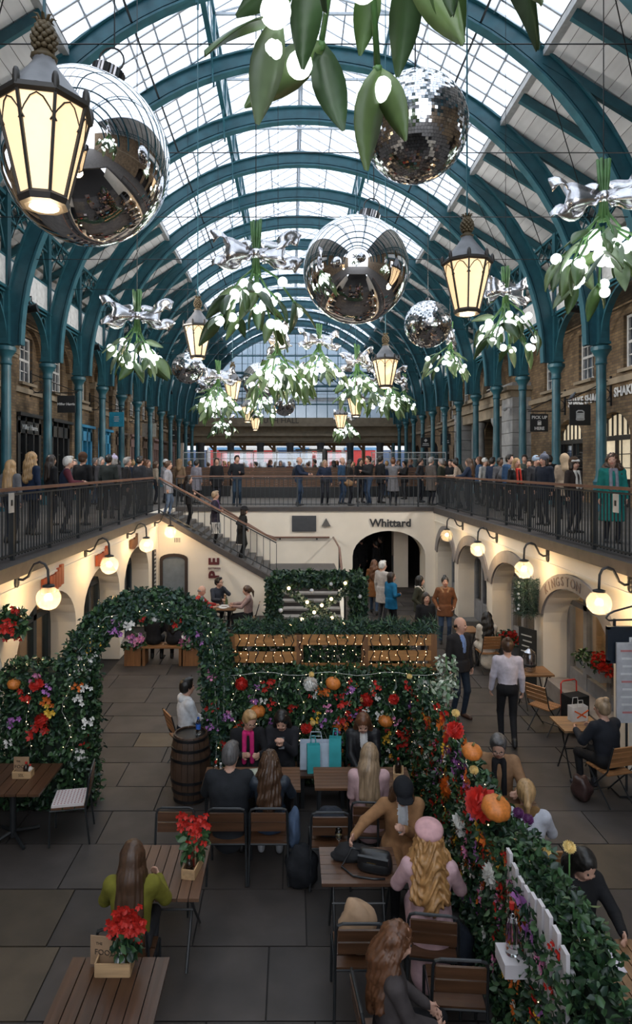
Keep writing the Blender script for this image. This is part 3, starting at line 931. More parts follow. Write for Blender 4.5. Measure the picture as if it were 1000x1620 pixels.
# ------------------------------------------------------------------ hanging lanterns
LGL = mat((1.0, 0.86, 0.62), rough=0.4, emit=(1.0, 0.66, 0.34), estr=0.75, var=0.05, name='lantern_glass')
LHOT = mat((1.0, 0.9, 0.7), rough=0.4, emit=(1.0, 0.78, 0.5), estr=9.0, name='lantern_flame')
LMET = mat((0.035, 0.03, 0.026), rough=0.45, name='bronze_iron')
LROOF = mat((0.17, 0.17, 0.18), rough=0.45, var=0.15, name='grey_zinc')
PINE = mat((0.13, 0.095, 0.05), rough=0.6, var=0.3, name='old_bronze')
def lantern_proto():
    P = {}
    rt, rb, zt, zb = 0.40, 0.20, 0.0, -0.82
    n = 8; a0 = PI / 8
    c = lambda i, r, z: (r * math.cos(a0 + 2 * PI * i / n), r * math.sin(a0 + 2 * PI * i / n), z)
    m = MB(); m.add([c(0, rt - .005, zt), c(1, rt - .005, zt), c(1, rb - .005, zb), c(0, rb - .005, zb)], [(0, 1, 2, 3)])
    P['glass_panel'] = [(m.mesh('glass_panel', LGL), [2 * PI * i / n for i in range(n)])]
    m = MB(); m.beam(c(0, rt, zt), c(0, rb, zb), 0.026, 0.026)
    P['glazing_bar'] = [(m.mesh('glazing_bar', LMET), [2 * PI * i / n for i in range(n)])]
    m = MB()
    p0 = Vector(c(0, rt + .003, 0)); p1 = Vector(c(1, rt + .003, 0))
    m.tube([p0.lerp(p1, q / 6) + Vector((0, 0, -0.24 + 0.2 * math.sin(PI * q / 6))) * 1.0 - Vector((p0.x + p1.x, p0.y + p1.y, 0)).normalized() * (0.07 - 0.06 * math.sin(PI * q / 6)) for q in range(7)], 0.008, 4)
    P['tracery'] = [(m.mesh('tracery', LMET), [2 * PI * i / n for i in range(n)])]
    m = MB(); m.lathe([(rt, -0.03), (rt + 0.035, -0.01), (rt + 0.035, 0.03), (rt - 0.02, 0.05)], n, a0=a0)
    P['top_ring'] = [(m.mesh('top_ring', LMET), [0])]; m = MB()
    m.lathe([(rb + 0.01, zb + 0.04), (rb + 0.03, zb + 0.01), (rb + 0.01, zb - 0.04), (rb - 0.03, zb - 0.05)], n, a0=a0)
    P['bottom_ring'] = [(m.mesh('bottom_ring', LMET), [0])]; m = MB()
    x, y, z = c(0, rt + 0.01, 0.0)
    m.ball((x, y, 0.06), (0.035, 0.035, 0.09), 6, 6)
    P['spike'] = [(m.mesh('spike', LMET, True), [2 * PI * i / n for i in range(n)])]
    m = MB(); m.lathe([(rt - 0.01, 0.04), (rt - 0.06, 0.1), (0.16, 0.33), (0.10, 0.42), (0.10, 0.46)], 16); P['roof'] = [(m.mesh('roof', LROOF, 'auto'), [0])]
    m = MB(); m.lathe([(0.10, 0.44), (0.12, 0.47), (0.07, 0.50), (0.06, 0.53)], 10)
    for j in range(7):
        zz = 0.55 + j * 0.035; rr = 0.085 * math.sin(PI * (0.25 + 0.62 * j / 6)) + 0.012
        for i in range(9):
            a = 2 * PI * (i + 0.5 * (j % 2)) / 9
            m.ball((rr * math.cos(a), rr * math.sin(a), zz), (0.03, 0.03, 0.024), 5, 4)
    m.ball((0, 0, 0.65), (0.085, 0.085, 0.13), 10, 8)
    for i in range(8):
        a = 2 * PI * i / 8
        m.tube([(0.03 * math.cos(a), 0.03 * math.sin(a), 0.77), (0.07 * math.cos(a), 0.07 * math.sin(a), 0.83), (0.11 * math.cos(a), 0.11 * math.sin(a), 0.82)], [0.02, 0.014, 0.002], 4)
    P['pineapple_finial'] = [(m.mesh('pineapple_finial', PINE, True), [0])]
    m = MB(); m.ball((0, 0, -0.38), (0.10, 0.10, 0.2), 8, 6); P['flame'] = [(m.mesh('flame', LHOT, True), [0])]
    m = MB(); m.lathe([(0.14, zb - 0.02), (0.13, zb - 0.05), (0.05, zb - 0.06)], 12); P['bottom_glass'] = [(m.mesh('bottom_glass', LGL), [0])]
    return P
LP = lantern_proto()
def lantern(px, py, Y, label, w=0.86):
    p = W(px, py, Y)
    s = w / 0.87
    t = thing('hanging_lantern', label, 'lantern', (p[0], p[1], p[2] + 0.30 * s), 0.2, 'hanging lanterns')
    t.scale = (s, s, s)
    made = {}
    for nm, lst in LP.items():
        for me, angs in lst:
            for a in angs:
                par = {'pineapple_finial': made.get('roof'), 'spike': made.get('top_ring')}.get(nm) or t
                made[nm] = obj(nm, me, par, rz=a)
    top = roof_z(p[0]) - t.location.z
    MB().cyl((0, 0, 0.8), (0, 0, top / s), 0.016, n=5).build('hanging_rod', TEAL, t)
    L = bpy.data.lights.new('lantern_light', 'POINT'); L.energy = 40; L.color = (1, 0.75, 0.45); L.shadow_soft_size = 0.2
    lo = obj('lantern_light', L); lo.parent = t; lo.location = (0, 0, -1.0)
for a in ((70, 228, 5.6, 'large lit lantern with pineapple finial in front of the biggest mirror bauble'), (739, 445, 10.6, 'lit lantern with pineapple finial above the small disco ball beside it'),
          (313, 535, 17.0, 'lit lantern hanging beside the tall mistletoe bunch above the stair'), (610, 585, 19.4, 'lit lantern among the mistletoe on the side of the stone portico'),
          (368, 614, 27.0, 'lit lantern hanging before the far mirror bauble'), (563, 640, 29.5, 'small lit lantern amid the mistletoe lights'),
          (392, 652, 36.0, 'small lit lantern hanging over the far end of the hall, upper one of two'), (404, 668, 45.0, 'tiniest lit lantern, above the far cafe screen'), (539, 664, 38.0, 'small lit lantern over the hall lettering beam')):
    lantern(*a)

# ------------------------------------------------------------------ mirror baubles and disco balls
CAPM = mat((0.35, 0.33, 0.34), rough=0.15, metal=1.0, var=0.1, name='bauble_cap')
def bauble(px, py, Y, r, label):
    p = W(px, py, Y)
    t = thing('mirror_bauble', label, 'bauble', p, 0, 'mirror baubles')
    MB().ball((0, 0, 0), r, 48, 32).build('sphere', CHROME, t, True)
    tilt = Matrix.Rotation(R(14), 3, 'Y')
    m = MB()
    n = 28
    prof = [(0.20, 0.93), (0.20, 1.13), (0.16, 1.14)]
    vs = []; fs = []
    for (q, z) in prof:
        for i in range(n * 2):
            rr = q * (1.0 if i % 2 else 0.95); a = PI * i / n
            vs.append(tilt @ Vector((rr * math.cos(a) * r, rr * math.sin(a) * r, z * r)))
    for j in range(2):
        for i in range(2 * n): fs.append((j * 2 * n + i, j * 2 * n + (i + 1) % (2 * n), (j + 1) * 2 * n + (i + 1) % (2 * n), (j + 1) * 2 * n + i))
    fs.append(tuple(range(4 * n, 6 * n)))
    m.add(vs, fs); m.build('cap', CAPM, t)
    m = MB(); m.tube([tilt @ Vector((0.15 * r * math.cos(a), 0, 1.26 * r + 0.15 * r * math.sin(a))) for a in [2 * PI * i / 20 for i in range(20)]], 0.012, 5, closed=True); m.build('ring', IRON, t)
    top = tilt @ Vector((0, 0, 1.41 * r))
    MB().cyl(top, (top.x, 0, roof_z(p[0] + top.x) - p[2]), 0.008, n=4).build('wire', IRON, t)
bauble(137, 254, 7.55, 0.98, 'biggest mirror bauble, behind the large lantern')
bauble(563, 428, 11.3, 0.94, 'mirror bauble hanging in the middle of the hall')
bauble(412, 602, 33, 0.95, 'far mirror bauble half hidden by mistletoe')

DISCO = mat((0.80, 0.80, 0.82), rough=0.07, metal=1.0, var=0.15, scale=40, name='mirror_tile')
def disco(px, py, Y, r, label, nv=44):
    p = W(px, py, Y)
    t = thing('disco_ball', label, 'disco ball', p, 0, 'disco balls')
    MB().ball((0, 0, 0), r * 0.985, 32, 20).build('core', mat((0.05, 0.05, 0.055), rough=0.5), t, True)
    m = MB(); g = random.Random(int(px))
    for j in range(nv):
        t0 = -PI / 2 + PI * (j + 0.5) / nv
        n = max(4, int(2 * nv * math.cos(t0)))
        h = PI / nv * 0.46
        off = g.random()
        for i in range(n):
            a = 2 * PI * (i + off) / n
            cn = Vector((math.cos(t0) * math.cos(a), math.cos(t0) * math.sin(a), math.sin(t0)))
            e = Vector((-math.sin(a), math.cos(a), 0)); u = cn.cross(e)
            nn = (cn + e * g.gauss(0, 0.035) + u * g.gauss(0, 0.035)).normalized()
            e = (e - nn * e.dot(nn)).normalized(); u = nn.cross(e)
            hw = PI * math.cos(t0) / n * 0.94
            c = cn * r
            m.add([c - e * hw * r - u * h * r, c + e * hw * r - u * h * r, c + e * hw * r + u * h * r, c - e * hw * r + u * h * r], [(0, 1, 2, 3)])
    o = m.build('mirror_tiles', DISCO, t); o['kind'] = 'stuff'
    MB().lathe([(0.06, r), (0.06, r + 0.06), (0.02, r + 0.09)], 8).build('hanger', IRON, t)
    MB().cyl((0, 0, r), (0, 0, roof_z(p[0]) - p[2]), 0.008, n=4).build('wire', IRON, t)
disco(657, 203, 7.3, 0.60, 'large disco ball under the closest mistletoe leaves', 56)
disco(677, 513, 16.2, 0.60, 'disco ball hanging beside the pineapple lantern')
disco(297, 582, 24, 0.60, 'disco ball beside the lantern on the side of the blue shops', 36)
disco(450, 641, 35, 0.60, 'small distant disco ball over the hall lettering', 30)

# ------------------------------------------------------------------ mistletoe with ribbon bows
LEAF = [mat(c, rough=0.32, var=0.35, scale=3, name='mistletoe_leaf') for c in ((0.085, 0.15, 0.05), (0.14, 0.21, 0.08), (0.045, 0.085, 0.035), (0.20, 0.27, 0.15))]
STEM = mat((0.10, 0.22, 0.07), rough=0.4, var=0.3, name='mistletoe_stem')
BERRY = mat((0.95, 0.98, 0.95), rough=0.4, emit=(0.92, 1.0, 0.95), estr=1.2, var=0.02, name='berry_light')
SILV = mat((0.80, 0.78, 0.80), rough=0.24, metal=1.0, var=0.1, scale=2, name='silver_ribbon')
def leaf_mesh(k):
    m = MB(); n = 7; L = 0.52; vs = []; fs = []
    for i in range(n + 1):
        t = i / n
        w = 0.105 * math.sin(PI * min(1, (0.05 + 0.92 * t) ** 0.85)) + 0.004
        if t == 1: w = 0.01
        zz = -0.10 * t * t * (1 + 0.6 * (k % 3)); x = L * t
        for j, q in enumerate((-1, 0, 1)):
            vs.append((x, q * w, zz + (0.022 if q == 0 else 0.0) * (-1 if k % 2 else 1)))
    N = len(vs)
    vs += [(a, b, c - 0.010) for a, b, c in vs]
    for i in range(n):
        for j in range(2):
            a = i * 3 + j
            fs.append((a, a + 3, a + 4, a + 1)); fs.append((N + a, N + a + 1, N + a + 4, N + a + 3))
    for i in range(n):
        fs.append((i * 3, N + i * 3, N + i * 3 + 3, i * 3 + 3)); fs.append((i * 3 + 2, i * 3 + 5, N + i * 3 + 5, N + i * 3 + 2))
    fs.append((0, 1, N + 1, N)); fs.append((1, 2, N + 2, N + 1))
    m.add(vs, fs)
    return m.mesh('leaf', LEAF[k % 4], True)
LEAFM = [leaf_mesh(k) for k in range(8)]
BERM = MB().ball((0, 0, 0), 0.082, 14, 10).mesh('berry', BERRY, True)
def ribbon(m, pts, w, th=0.012, twist=None, nrm=(0, 0.25, 1)):
    """flat band along pts; width direction from twist angles"""
    pts = [Vector(p) for p in pts]; n = len(pts); vs = []
    for i, p in enumerate(pts):
        d = (pts[min(i + 1, n - 1)] - pts[max(i - 1, 0)]).normalized()
        b = Vector(nrm); b = (b - d * b.dot(d)).normalized(); c = d.cross(b)
        a = twist[i] if twist else 0
        wv = b * math.cos(a) + c * math.sin(a); nv = d.cross(wv)
        ww = w[i] if isinstance(w, (list, tuple)) else w
        for (q, h) in ((-.5, -1), (-.17, .6), (.17, -.6), (.5, 1), (.5, 2.2), (.17, .8), (-.17, 2.0), (-.5, .4)):
            vs.append(p + wv * ww * q + nv * th * h)
    fs = []
    for i in range(n - 1):
        for k in range(8): fs.append((8 * i + k, 8 * i + (k + 1) % 8, 8 * i + 8 + (k + 1) % 8, 8 * i + 8 + k))
    fs += [tuple(range(7, -1, -1)), tuple(range(8 * n - 8, 8 * n))]
    m.add(vs, fs)
def bow_meshes():
    loops = MB()
    for s in (-1, 1):
        pts = []
        for i in range(15):
            t = i / 14; a = 2 * PI * t
            pts.append((s * (0.04 + 0.44 * math.sin(PI * t) ** 0.8), 0.13 * math.sin(a) * (0.4 + 0.6 * math.sin(PI * t)), 0.03 * math.sin(PI * t)))
        ribbon(loops, pts, [0.12 + 0.30 * math.sin(PI * i / 14) for i in range(15)], 0.03)
    knot = MB().ball((0, -0.02, 0), (0.085, 0.11, 0.10), 10, 8)
    tails = []
    for s in (-1, 1):
        for up in (0, 1):
            m = MB(); pts = []; tw = []
            for i in range(17):
                t = i / 16
                x = s * (0.08 + 0.66 * t)
                z = (0.10 + 0.20 * t + 0.055 * math.sin(9 * t + up)) if up else (-0.08 - 0.12 * t + 0.055 * math.sin(9 * t))
                pts.append((x, 0.07 * math.sin(7 * t + s), z)); tw.append(0.45 * math.sin(8 * t + up * 2))
            ribbon(m, pts, [0.15 + 0.1 * t_ / 16 for t_ in range(17)], 0.016, tw)
            tails.append(m.mesh('ribbon_tail', SILV, True))
    return loops.mesh('bow_loops', SILV, True), knot.mesh('bow_knot', SILV, True), tails
BOW = bow_meshes()
def mistletoe_proto(seed, nbr=9):
    g = random.Random(seed)
    t = empty('mistletoe_bunch')
    m = MB()
    for i in range(9):
        a = 2 * PI * i / 9; r = 0.06
        m.tube([(r * math.cos(a) * 1.4, r * math.sin(a) * 1.4, 0.48 + 0.12 * g.random()), (r * math.cos(a), r * math.sin(a), 0.2), (0.03 * math.cos(a), 0.03 * math.sin(a), 0), (0.07 * math.cos(a), 0.07 * math.sin(a), -0.35)], 0.022, 5)
    m.build('stems', STEM, t, True)
    bl = obj('bow_loops', BOW[0], t); obj('bow_knot', BOW[1], bl)
    for me in BOW[2]: obj('ribbon_tail', me, t)
    br = MB()
    def leaf_at(p, az, pitch, roll, sc):
        o = obj('leaf', LEAFM[g.randrange(8)], t, p, rot=(roll, pitch, az), scale=sc)
    for i in range(nbr):
        a = 2 * PI * (i + 0.5 * g.random()) / nbr
        spread = 0.25 + 0.45 * g.random(); z0 = -0.30 - 0.35 * g.random(); z1 = z0 - 0.25 - 0.40 * g.random()
        p0 = Vector((0.06 * math.cos(a), 0.06 * math.sin(a), z0 + 0.1)); p1 = Vector((0.55 * spread * math.cos(a), 0.55 * spread * math.sin(a), z0 - 0.12)); p2 = Vector((spread * math.cos(a), spread * math.sin(a), z1))
        br.tube([p0, p1, p2], [0.022, 0.018, 0.02], 5); br.ball(p2, 0.034, 6, 5)
        for e in (-1, 1):
            leaf_at(p2, a + e * (0.5 + 0.5 * g.random()), R(g.uniform(15, 70)), R(g.uniform(-50, 50)), g.uniform(0.75, 1.1))
        if g.random() < 0.6: leaf_at(p1, a + g.uniform(-1, 1), R(g.uniform(-10, 50)), R(g.uniform(-40, 40)), g.uniform(0.7, 1.0))
        for q in range(g.choice((1, 2, 2, 3))):
            off = Vector((g.uniform(-0.12, 0.12), g.uniform(-0.12, 0.12), g.uniform(-0.14, 0.04)))
            obj('berry', BERM, t, p2 + off)
        if g.random() < 0.5: obj('berry', BERM, t, p1 + Vector((g.uniform(-0.1, 0.1), g.uniform(-0.1, 0.1), -0.1)))
    br.build('twigs', STEM, t, True)
    return t
MP = [mistletoe_proto(11), mistletoe_proto(23, 12), mistletoe_proto(37, 14)]
used = [False] * 3
def mistletoe(px, py, Y, k, rz, label, sc=1.0, light=0):
    p = W(px, py, Y)
    if used[k]: t = copy_tree(MP[k])
    else: t = MP[k]; used[k] = True
    t.location = p; t.rotation_euler = (0, 0, rz); t.scale = (sc, sc, sc)
    tag(t, label, 'mistletoe', 'mistletoe bunches')
    MB().cyl((0, 0, 0.4), (0, 0, (roof_z(p[0]) - p[2]) / sc), 0.008, n=4).build('wire', IRON, t)
    if light:
        L = bpy.data.lights.new('berry_glow', 'POINT'); L.energy = light; L.color = (0.9, 1, 0.95); L.shadow_soft_size = 0.4
        lo = obj('berry_glow', L); lo.parent = t; lo.location = (0, 0, -0.8)
mistletoe(405, 402, 10.6, 1, 0.1, 'mistletoe bunch with silver bow beside the middle mirror bauble', 1.0, 12)
mistletoe(217, 500, 13.4, 0, 0.3, 'mistletoe bunch with silver bow on the side of the blue shops', 1.0, 10)
mistletoe(955, 312, 8.9, 2, -0.3, 'mistletoe bunch with silver bow closest to the burger signs', 0.95, 10)
mistletoe(800, 462, 13.2, 1, 0.5, 'mistletoe bunch with silver bow beside the pineapple lantern', 0.95, 10)
mistletoe(575, -325, 4.3, 1, 2.3, 'closest mistletoe bunch, its leaves hanging in at the top', 1.3)
mistletoe(712, 535, 18.5, 0, 1.2, 'mistletoe bunch beneath the disco ball by the portico side', 0.9)
mistletoe(505, 540, 19.5, 2, 0.4, 'mistletoe bunch below the middle mirror bauble', 0.95)
mistletoe(440, 540, 16.0, 2, 1.9, 'mistletoe bunch hanging just below the tall one', 1.0)
mistletoe(565, 572, 22.0, 1, 2.2, 'mistletoe bunch left of the portico lantern'.replace('left of', 'next to'), 1.05)
mistletoe(345, 596, 24.0, 2, 0.7, 'mistletoe bunch behind the second lantern rod', 1.1)
mistletoe(612, 596, 26.0, 2, 2.9, 'mistletoe bunch behind the portico lantern', 1.1)
mistletoe(412, 610, 29.0, 1, 1.1, 'mistletoe bunch over the far mirror bauble', 1.1)
mistletoe(470, 590, 31.0, 0, 2.0, 'thin mistletoe bunch by the distant disco ball', 1.1)
mistletoe(352, 654, 42.0, 1, 0.3, 'small distant mistletoe bunch above the cafe screen', 1.1)
mistletoe(546, 658, 42.0, 2, 0.3, 'small distant mistletoe bunch under the hall lettering', 1.1)
mistletoe(640, 610, 33.0, 0, 1.3, 'distant mistletoe bunch by the portico columns', 1.1)
mistletoe(330, 612, 33.0, 0, 2.6, 'distant mistletoe bunch by the last blue side columns', 1.1)

# ------------------------------------------------------------------ stage spotlights on the columns
def spotlight(label, X, Y, z, aim, power):
    t = thing('stage_spotlight', label, 'spotlight', (X, Y, z), 0, 'stage spotlights on the columns')
    d = (Vector(aim) - Vector((X, Y, z))).normalized(); q = d.to_track_quat('-Z', 'Y')
    M_ = q.to_matrix()
    m = MB(); m.lathe([(.10, .22), (.13, .18), (.13, -.12), (.16, -.2), (.15, -.2)], 14); m.v = [tuple(M_ @ Vector(v)) for v in m.v]; b = m.build('lamp_body', IRON, t, 'auto')
    m = MB(); m.lathe([(.145, -.19), (.0, -.195)], 14); m.v = [tuple(M_ @ Vector(v)) for v in m.v]; m.build('lens', mat((1, .95, .85), emit=(1, .93, .82), estr=6.0, name='spot_lens'), b)
    e = 1 if X > CX else -1
    m = MB(); m.tube([(0, -.17, 0), (0, -.17, .2), (0, 0, .28), (0, .17, .2), (0, .17, 0)], .018, 5); m.tube([(0, 0, .28), (0, 0, .42), (e * .42, 0, .42)], .022, 5); m.build('yoke', IRON, t)
    L = bpy.data.lights.new('spot_beam', 'SPOT'); L.energy = power; L.color = (1, .95, .88); L.spot_size = R(95); L.spot_blend = .8; L.shadow_soft_size = .12
    lo = obj('spot_beam', L); lo.parent = t; lo.location = d * .24; lo.rotation_euler = q.to_euler()
spotlight('added stage spotlight brightening the Whittard wall from the blue gallery', XCL + .42, 15.6, 10.84, (2.5, YB, 2.4), 1500)  # out-of-view spot added to brighten the back wall
spotlight('added stage spotlight brightening the PIE wall from the burger gallery', XCR - .42, 15.6, 10.84, (-1.5, YP, 2.2), 1500)  # second added spot, out of view, brightens the stair wall
for k, Y in enumerate((13.6, 20.6, 27.6, 34.6, 45.1)):
    w_ = ['out by the closest rib', 'on the first column', 'on the third column', 'on the fifth column', 'far down the hall'][k]
    spotlight('stage spotlight %s of the blue gallery' % w_, XCL + .42, Y + 1.0, 10.84, (9.0, Y + 3, 14.5), 2200)
    spotlight('stage spotlight %s of the burger gallery' % w_, XCR - .42, Y + 1.0, 10.84, (-8.2, Y + 3, 14.5), 2200)
# ------------------------------------------------------------------ greenery
GREENS = [mat(c, rough=0.4, var=0.3, scale=9, name='hedge_leaf') for c in ((0.018, 0.050, 0.020), (0.030, 0.078, 0.026), (0.055, 0.115, 0.045), (0.012, 0.034, 0.020))]
FIRS = [mat(c, rough=0.55, var=0.3, scale=9, name='fir') for c in ((0.022, 0.055, 0.042), (0.045, 0.085, 0.07), (0.015, 0.04, 0.028))]
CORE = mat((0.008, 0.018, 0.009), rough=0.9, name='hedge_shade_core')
def foliage(name, pts, nrm, size, mats, parent, seed=0, needle=False):
    """pts, nrm: (n,3) arrays; one folded leaf at each"""
    g = np.random.default_rng(seed)
    n = len(pts)
    P = np.asarray(pts, float); N = np.asarray(nrm, float)
    d = g.normal(size=(n, 3)) + N * 0.55 + np.array([0, 0, -0.25])
    d /= np.linalg.norm(d, axis=1, keepdims=True)
    u = np.cross(d, N + g.normal(size=(n, 3)) * 0.5); u /= np.linalg.norm(u, axis=1, keepdims=True) + 1e-9
    f = np.cross(u, d)
    L = (size * g.uniform(0.7, 1.35, n))[:, None]
    w = L * (0.07 if needle else 0.34)
    lift = f * w * 0.35
    V = np.stack([P, P + d * L * 0.28 + u * w * 0.85 + lift, P + d * L * 0.66 + u * w * 0.72 + lift, P + d * L - f * w * 0.2, P + d * L * 0.66 - u * w * 0.72 + lift, P + d * L * 0.28 - u * w * 0.85 + lift], 1).reshape(-1, 3)
    i = np.arange(n) * 6
    F = np.concatenate([np.stack([i, i + 1, i + 2, i + 3], 1), np.stack([i, i + 3, i + 4, i + 5], 1)])
    me = bpy.data.meshes.new(name)
    me.vertices.add(len(V)); me.vertices.foreach_set('co', V.ravel())
    me.loops.add(F.size); me.loops.foreach_set('vertex_index', F.ravel().astype(np.int32))
    me.polygons.add(len(F)); me.polygons.foreach_set('loop_start', np.arange(0, F.size, 4, dtype=np.int32))
    for m in mats: me.materials.append(m)
    k = g.choice(len(mats), n); me.polygons.foreach_set('material_index', np.concatenate([k, k]).astype(np.int32))
    me.update(calc_edges=True); me.validate()
    o = obj(name, me, parent); o['kind'] = 'stuff'
    return o
def box_surface(c, d, n, seed, faces=('-y', '+z', '-x', '+x', '+y')):
    g = np.random.default_rng(seed)
    c = np.array(c); d = np.array(d) / 2
    A = {'-y': d[0] * d[2], '+y': d[0] * d[2], '-x': d[1] * d[2], '+x': d[1] * d[2], '+z': d[0] * d[1]}
    tot = sum(A[f] for f in faces); P = []; N = []
    for f in faces:
        k = int(n * A[f] / tot); p = g.uniform(-1, 1, (k, 3)) * d; ax = 'xyz'.index(f[1]); s = 1 if f[0] == '+' else -1
        p[:, ax] = s * d[ax] + g.normal(0, 0.03, k) + 0.03 * s
        nn = np.zeros((k, 3)); nn[:, ax] = s
        P.append(p + c); N.append(nn)
    return np.concatenate(P), np.concatenate(N)
def tube_surface(path, r, n, seed):
    g = np.random.default_rng(seed)
    path = np.array(path, float)
    seg = np.diff(path, axis=0); L = np.linalg.norm(seg, axis=1); cum = np.cumsum(L)
    t = g.uniform(0, cum[-1], n); k = np.searchsorted(cum, t); k = np.clip(k, 0, len(seg) - 1)
    fr_ = 1 - (cum[k] - t) / L[k]
    c = path[k] + seg[k] * fr_[:, None]
    dd = seg[k] / L[k][:, None]
    v = g.normal(size=(n, 3)); v -= dd * (v * dd).sum(1, keepdims=True); v /= np.linalg.norm(v, axis=1, keepdims=True)
    rr = np.array(r)[k] if hasattr(r, '__len__') else r
    rad = (rr * g.uniform(0.8, 1.12, n))
    return c + v * np.asarray(rad)[:, None], v
FAIRY = mat((1, 0.8, 0.5), emit=(1.0, 0.70, 0.36), estr=5.0, name='fairy_bulb')
WIREM = mat((0.45, 0.45, 0.42), rough=0.5, name='pale_wire'); WIREB = mat((0.012, 0.012, 0.014), rough=0.5, name='black_wire')
def fairy(parent, paths, step=0.09, r=0.006, wire=WIREM, wr=0.0035, seed=0):
    g = random.Random(seed); m = MB(); w = MB()
    for p in paths:
        p = [Vector(q) for q in p]
        w.tube(p, wr, 3)
        for a, b in zip(p[:-1], p[1:]):
            L = (b - a).length; n = max(1, int(L / step))
            for i in range(n):
                c = a.lerp(b, (i + 0.5) / n) + Vector((g.gauss(0, 0.02), g.gauss(0, 0.02), g.gauss(0, 0.02)))
                m.ball(c, r, 4, 3)
    o = w.build('light_wire', wire, parent); o['kind'] = 'stuff'
    o = m.build('fairy_lights', FAIRY, parent); o['kind'] = 'stuff'

# flowers
def pompom(r, n, petal, seed, squash=1.0):
    m = MB(); g = random.Random(seed)
    m.ball((0, 0, 0), r * 0.75, 8, 6)
    for i in range(n):
        z = 1 - 2 * (i + 0.5) / n; a = i * 2.39996; q = math.sqrt(1 - z * z)
        d = Vector((q * math.cos(a), q * math.sin(a), z * squash)).normalized()
        e = d.orthogonal().normalized(); f = d.cross(e)
        c = d * r * g.uniform(0.9, 1.08)
        m.add([d * r * 0.6, c + e * petal * 0.5 - d * r * .1, c + d * petal * 0.35, c - e * petal * 0.5 - d * r * .1], [(0, 1, 2), (0, 2, 3)])
    return m
FLC = {'red': (0.50, 0.020, 0.012), 'orange': (0.62, 0.14, 0.015), 'yellow': (0.70, 0.42, 0.04), 'white': (0.72, 0.70, 0.66), 'mauve': (0.42, 0.16, 0.46), 'pink': (0.65, 0.22, 0.40), 'plum': (0.10, 0.02, 0.10), 'cream': (0.70, 0.52, 0.20)}
FM = {k: mat(c, rough=0.6, var=0.3, scale=20, name='petal_' + k) for k, c in FLC.items()}
MUM = {k: pompom(0.1, 90, 0.06, 5).mesh('flower', FM[k]) for k in ('red', 'white', 'orange')}
def cluster(seed, n=5):
    m = MB(); g = random.Random(seed)
    for i in range(n):
        c = Vector((g.uniform(-.06, .06), g.uniform(-.03, .03), g.uniform(-.07, .07)))
        for k in range(5):
            a = 2 * PI * k / 5 + g.random()
            d = Vector((math.cos(a), -0.35 - 0.3 * g.random(), math.sin(a))).normalized(); e = d.cross(Vector((0, 1, 0))).normalized()
            m.add([c, c + d * .024 + e * .014, c + d * .042, c + d * .024 - e * .014], [(0, 1, 2, 3)])
    return m
CLU = {k: [cluster(s, 6).mesh('blossom', FM[k]) for s in (1, 2)] for k in FM}
def pumpkin_mesh(col):
    m = MB(); nu, nv = 24, 10; vs = []
    for j in range(nv + 1):
        t = -PI / 2 + PI * j / nv
        for i in range(nu):
            a = 2 * PI * i / nu; rr = math.cos(t) * (1 - 0.10 * (1 + math.cos(a * 8)) / 2)
            vs.append((rr * math.cos(a), rr * math.sin(a), math.sin(t) * (0.78 - 0.1 * (1 - math.cos(t)))))
    fs = [(j * nu + i, j * nu + (i + 1) % nu, (j + 1) * nu + (i + 1) % nu, (j + 1) * nu + i) for j in range(nv) for i in range(nu)]
    return m.add(vs, fs).mesh('pumpkin_body', mat(col, rough=0.45, var=0.2, name='pumpkin_skin'), True)
PKO = pumpkin_mesh((0.55, 0.17, 0.03)); PKR = pumpkin_mesh((0.42, 0.03, 0.02))
PST = MB().tube([(0, 0, 0.7), (0.05, 0, 0.9), (0.15, 0, 1.05)], [0.14, 0.1, 0.08], 6).mesh('stalk', mat((0.2, 0.17, 0.06)), True)
def pumpkin(p, r, label, me=PKO, tilt=0.3):
    t = thing('pumpkin', label, 'pumpkin', p, rng.random() * 3, 'pumpkins on the hedges'); t.scale = (r, r, r); t.rotation_euler = (tilt, 0, rng.random())
    obj('pumpkin_body', me, t); obj('stalk', PST, t)
def ball_thing(p, r, col, label, nm='craspedia_ball'):
    o = pompom(r, 120, r * 0.35, 3).build(nm, FM[col]); o.location = p
    tag(o, label, 'decoration', 'ball flowers on the hedges')
def hedge_flower(t, p, kind, sc=1.0, rz=0.0):
    sc *= 0.88
    me = MUM[kind[1]] if kind[0] == 'mum' else CLU[kind[1]][rng.randrange(2)]
    return obj('flower' if kind[0] == 'mum' else 'blossom', me, t, p, rot=(rng.uniform(-.4, .4), rng.uniform(-3, 3), rz), scale=sc)

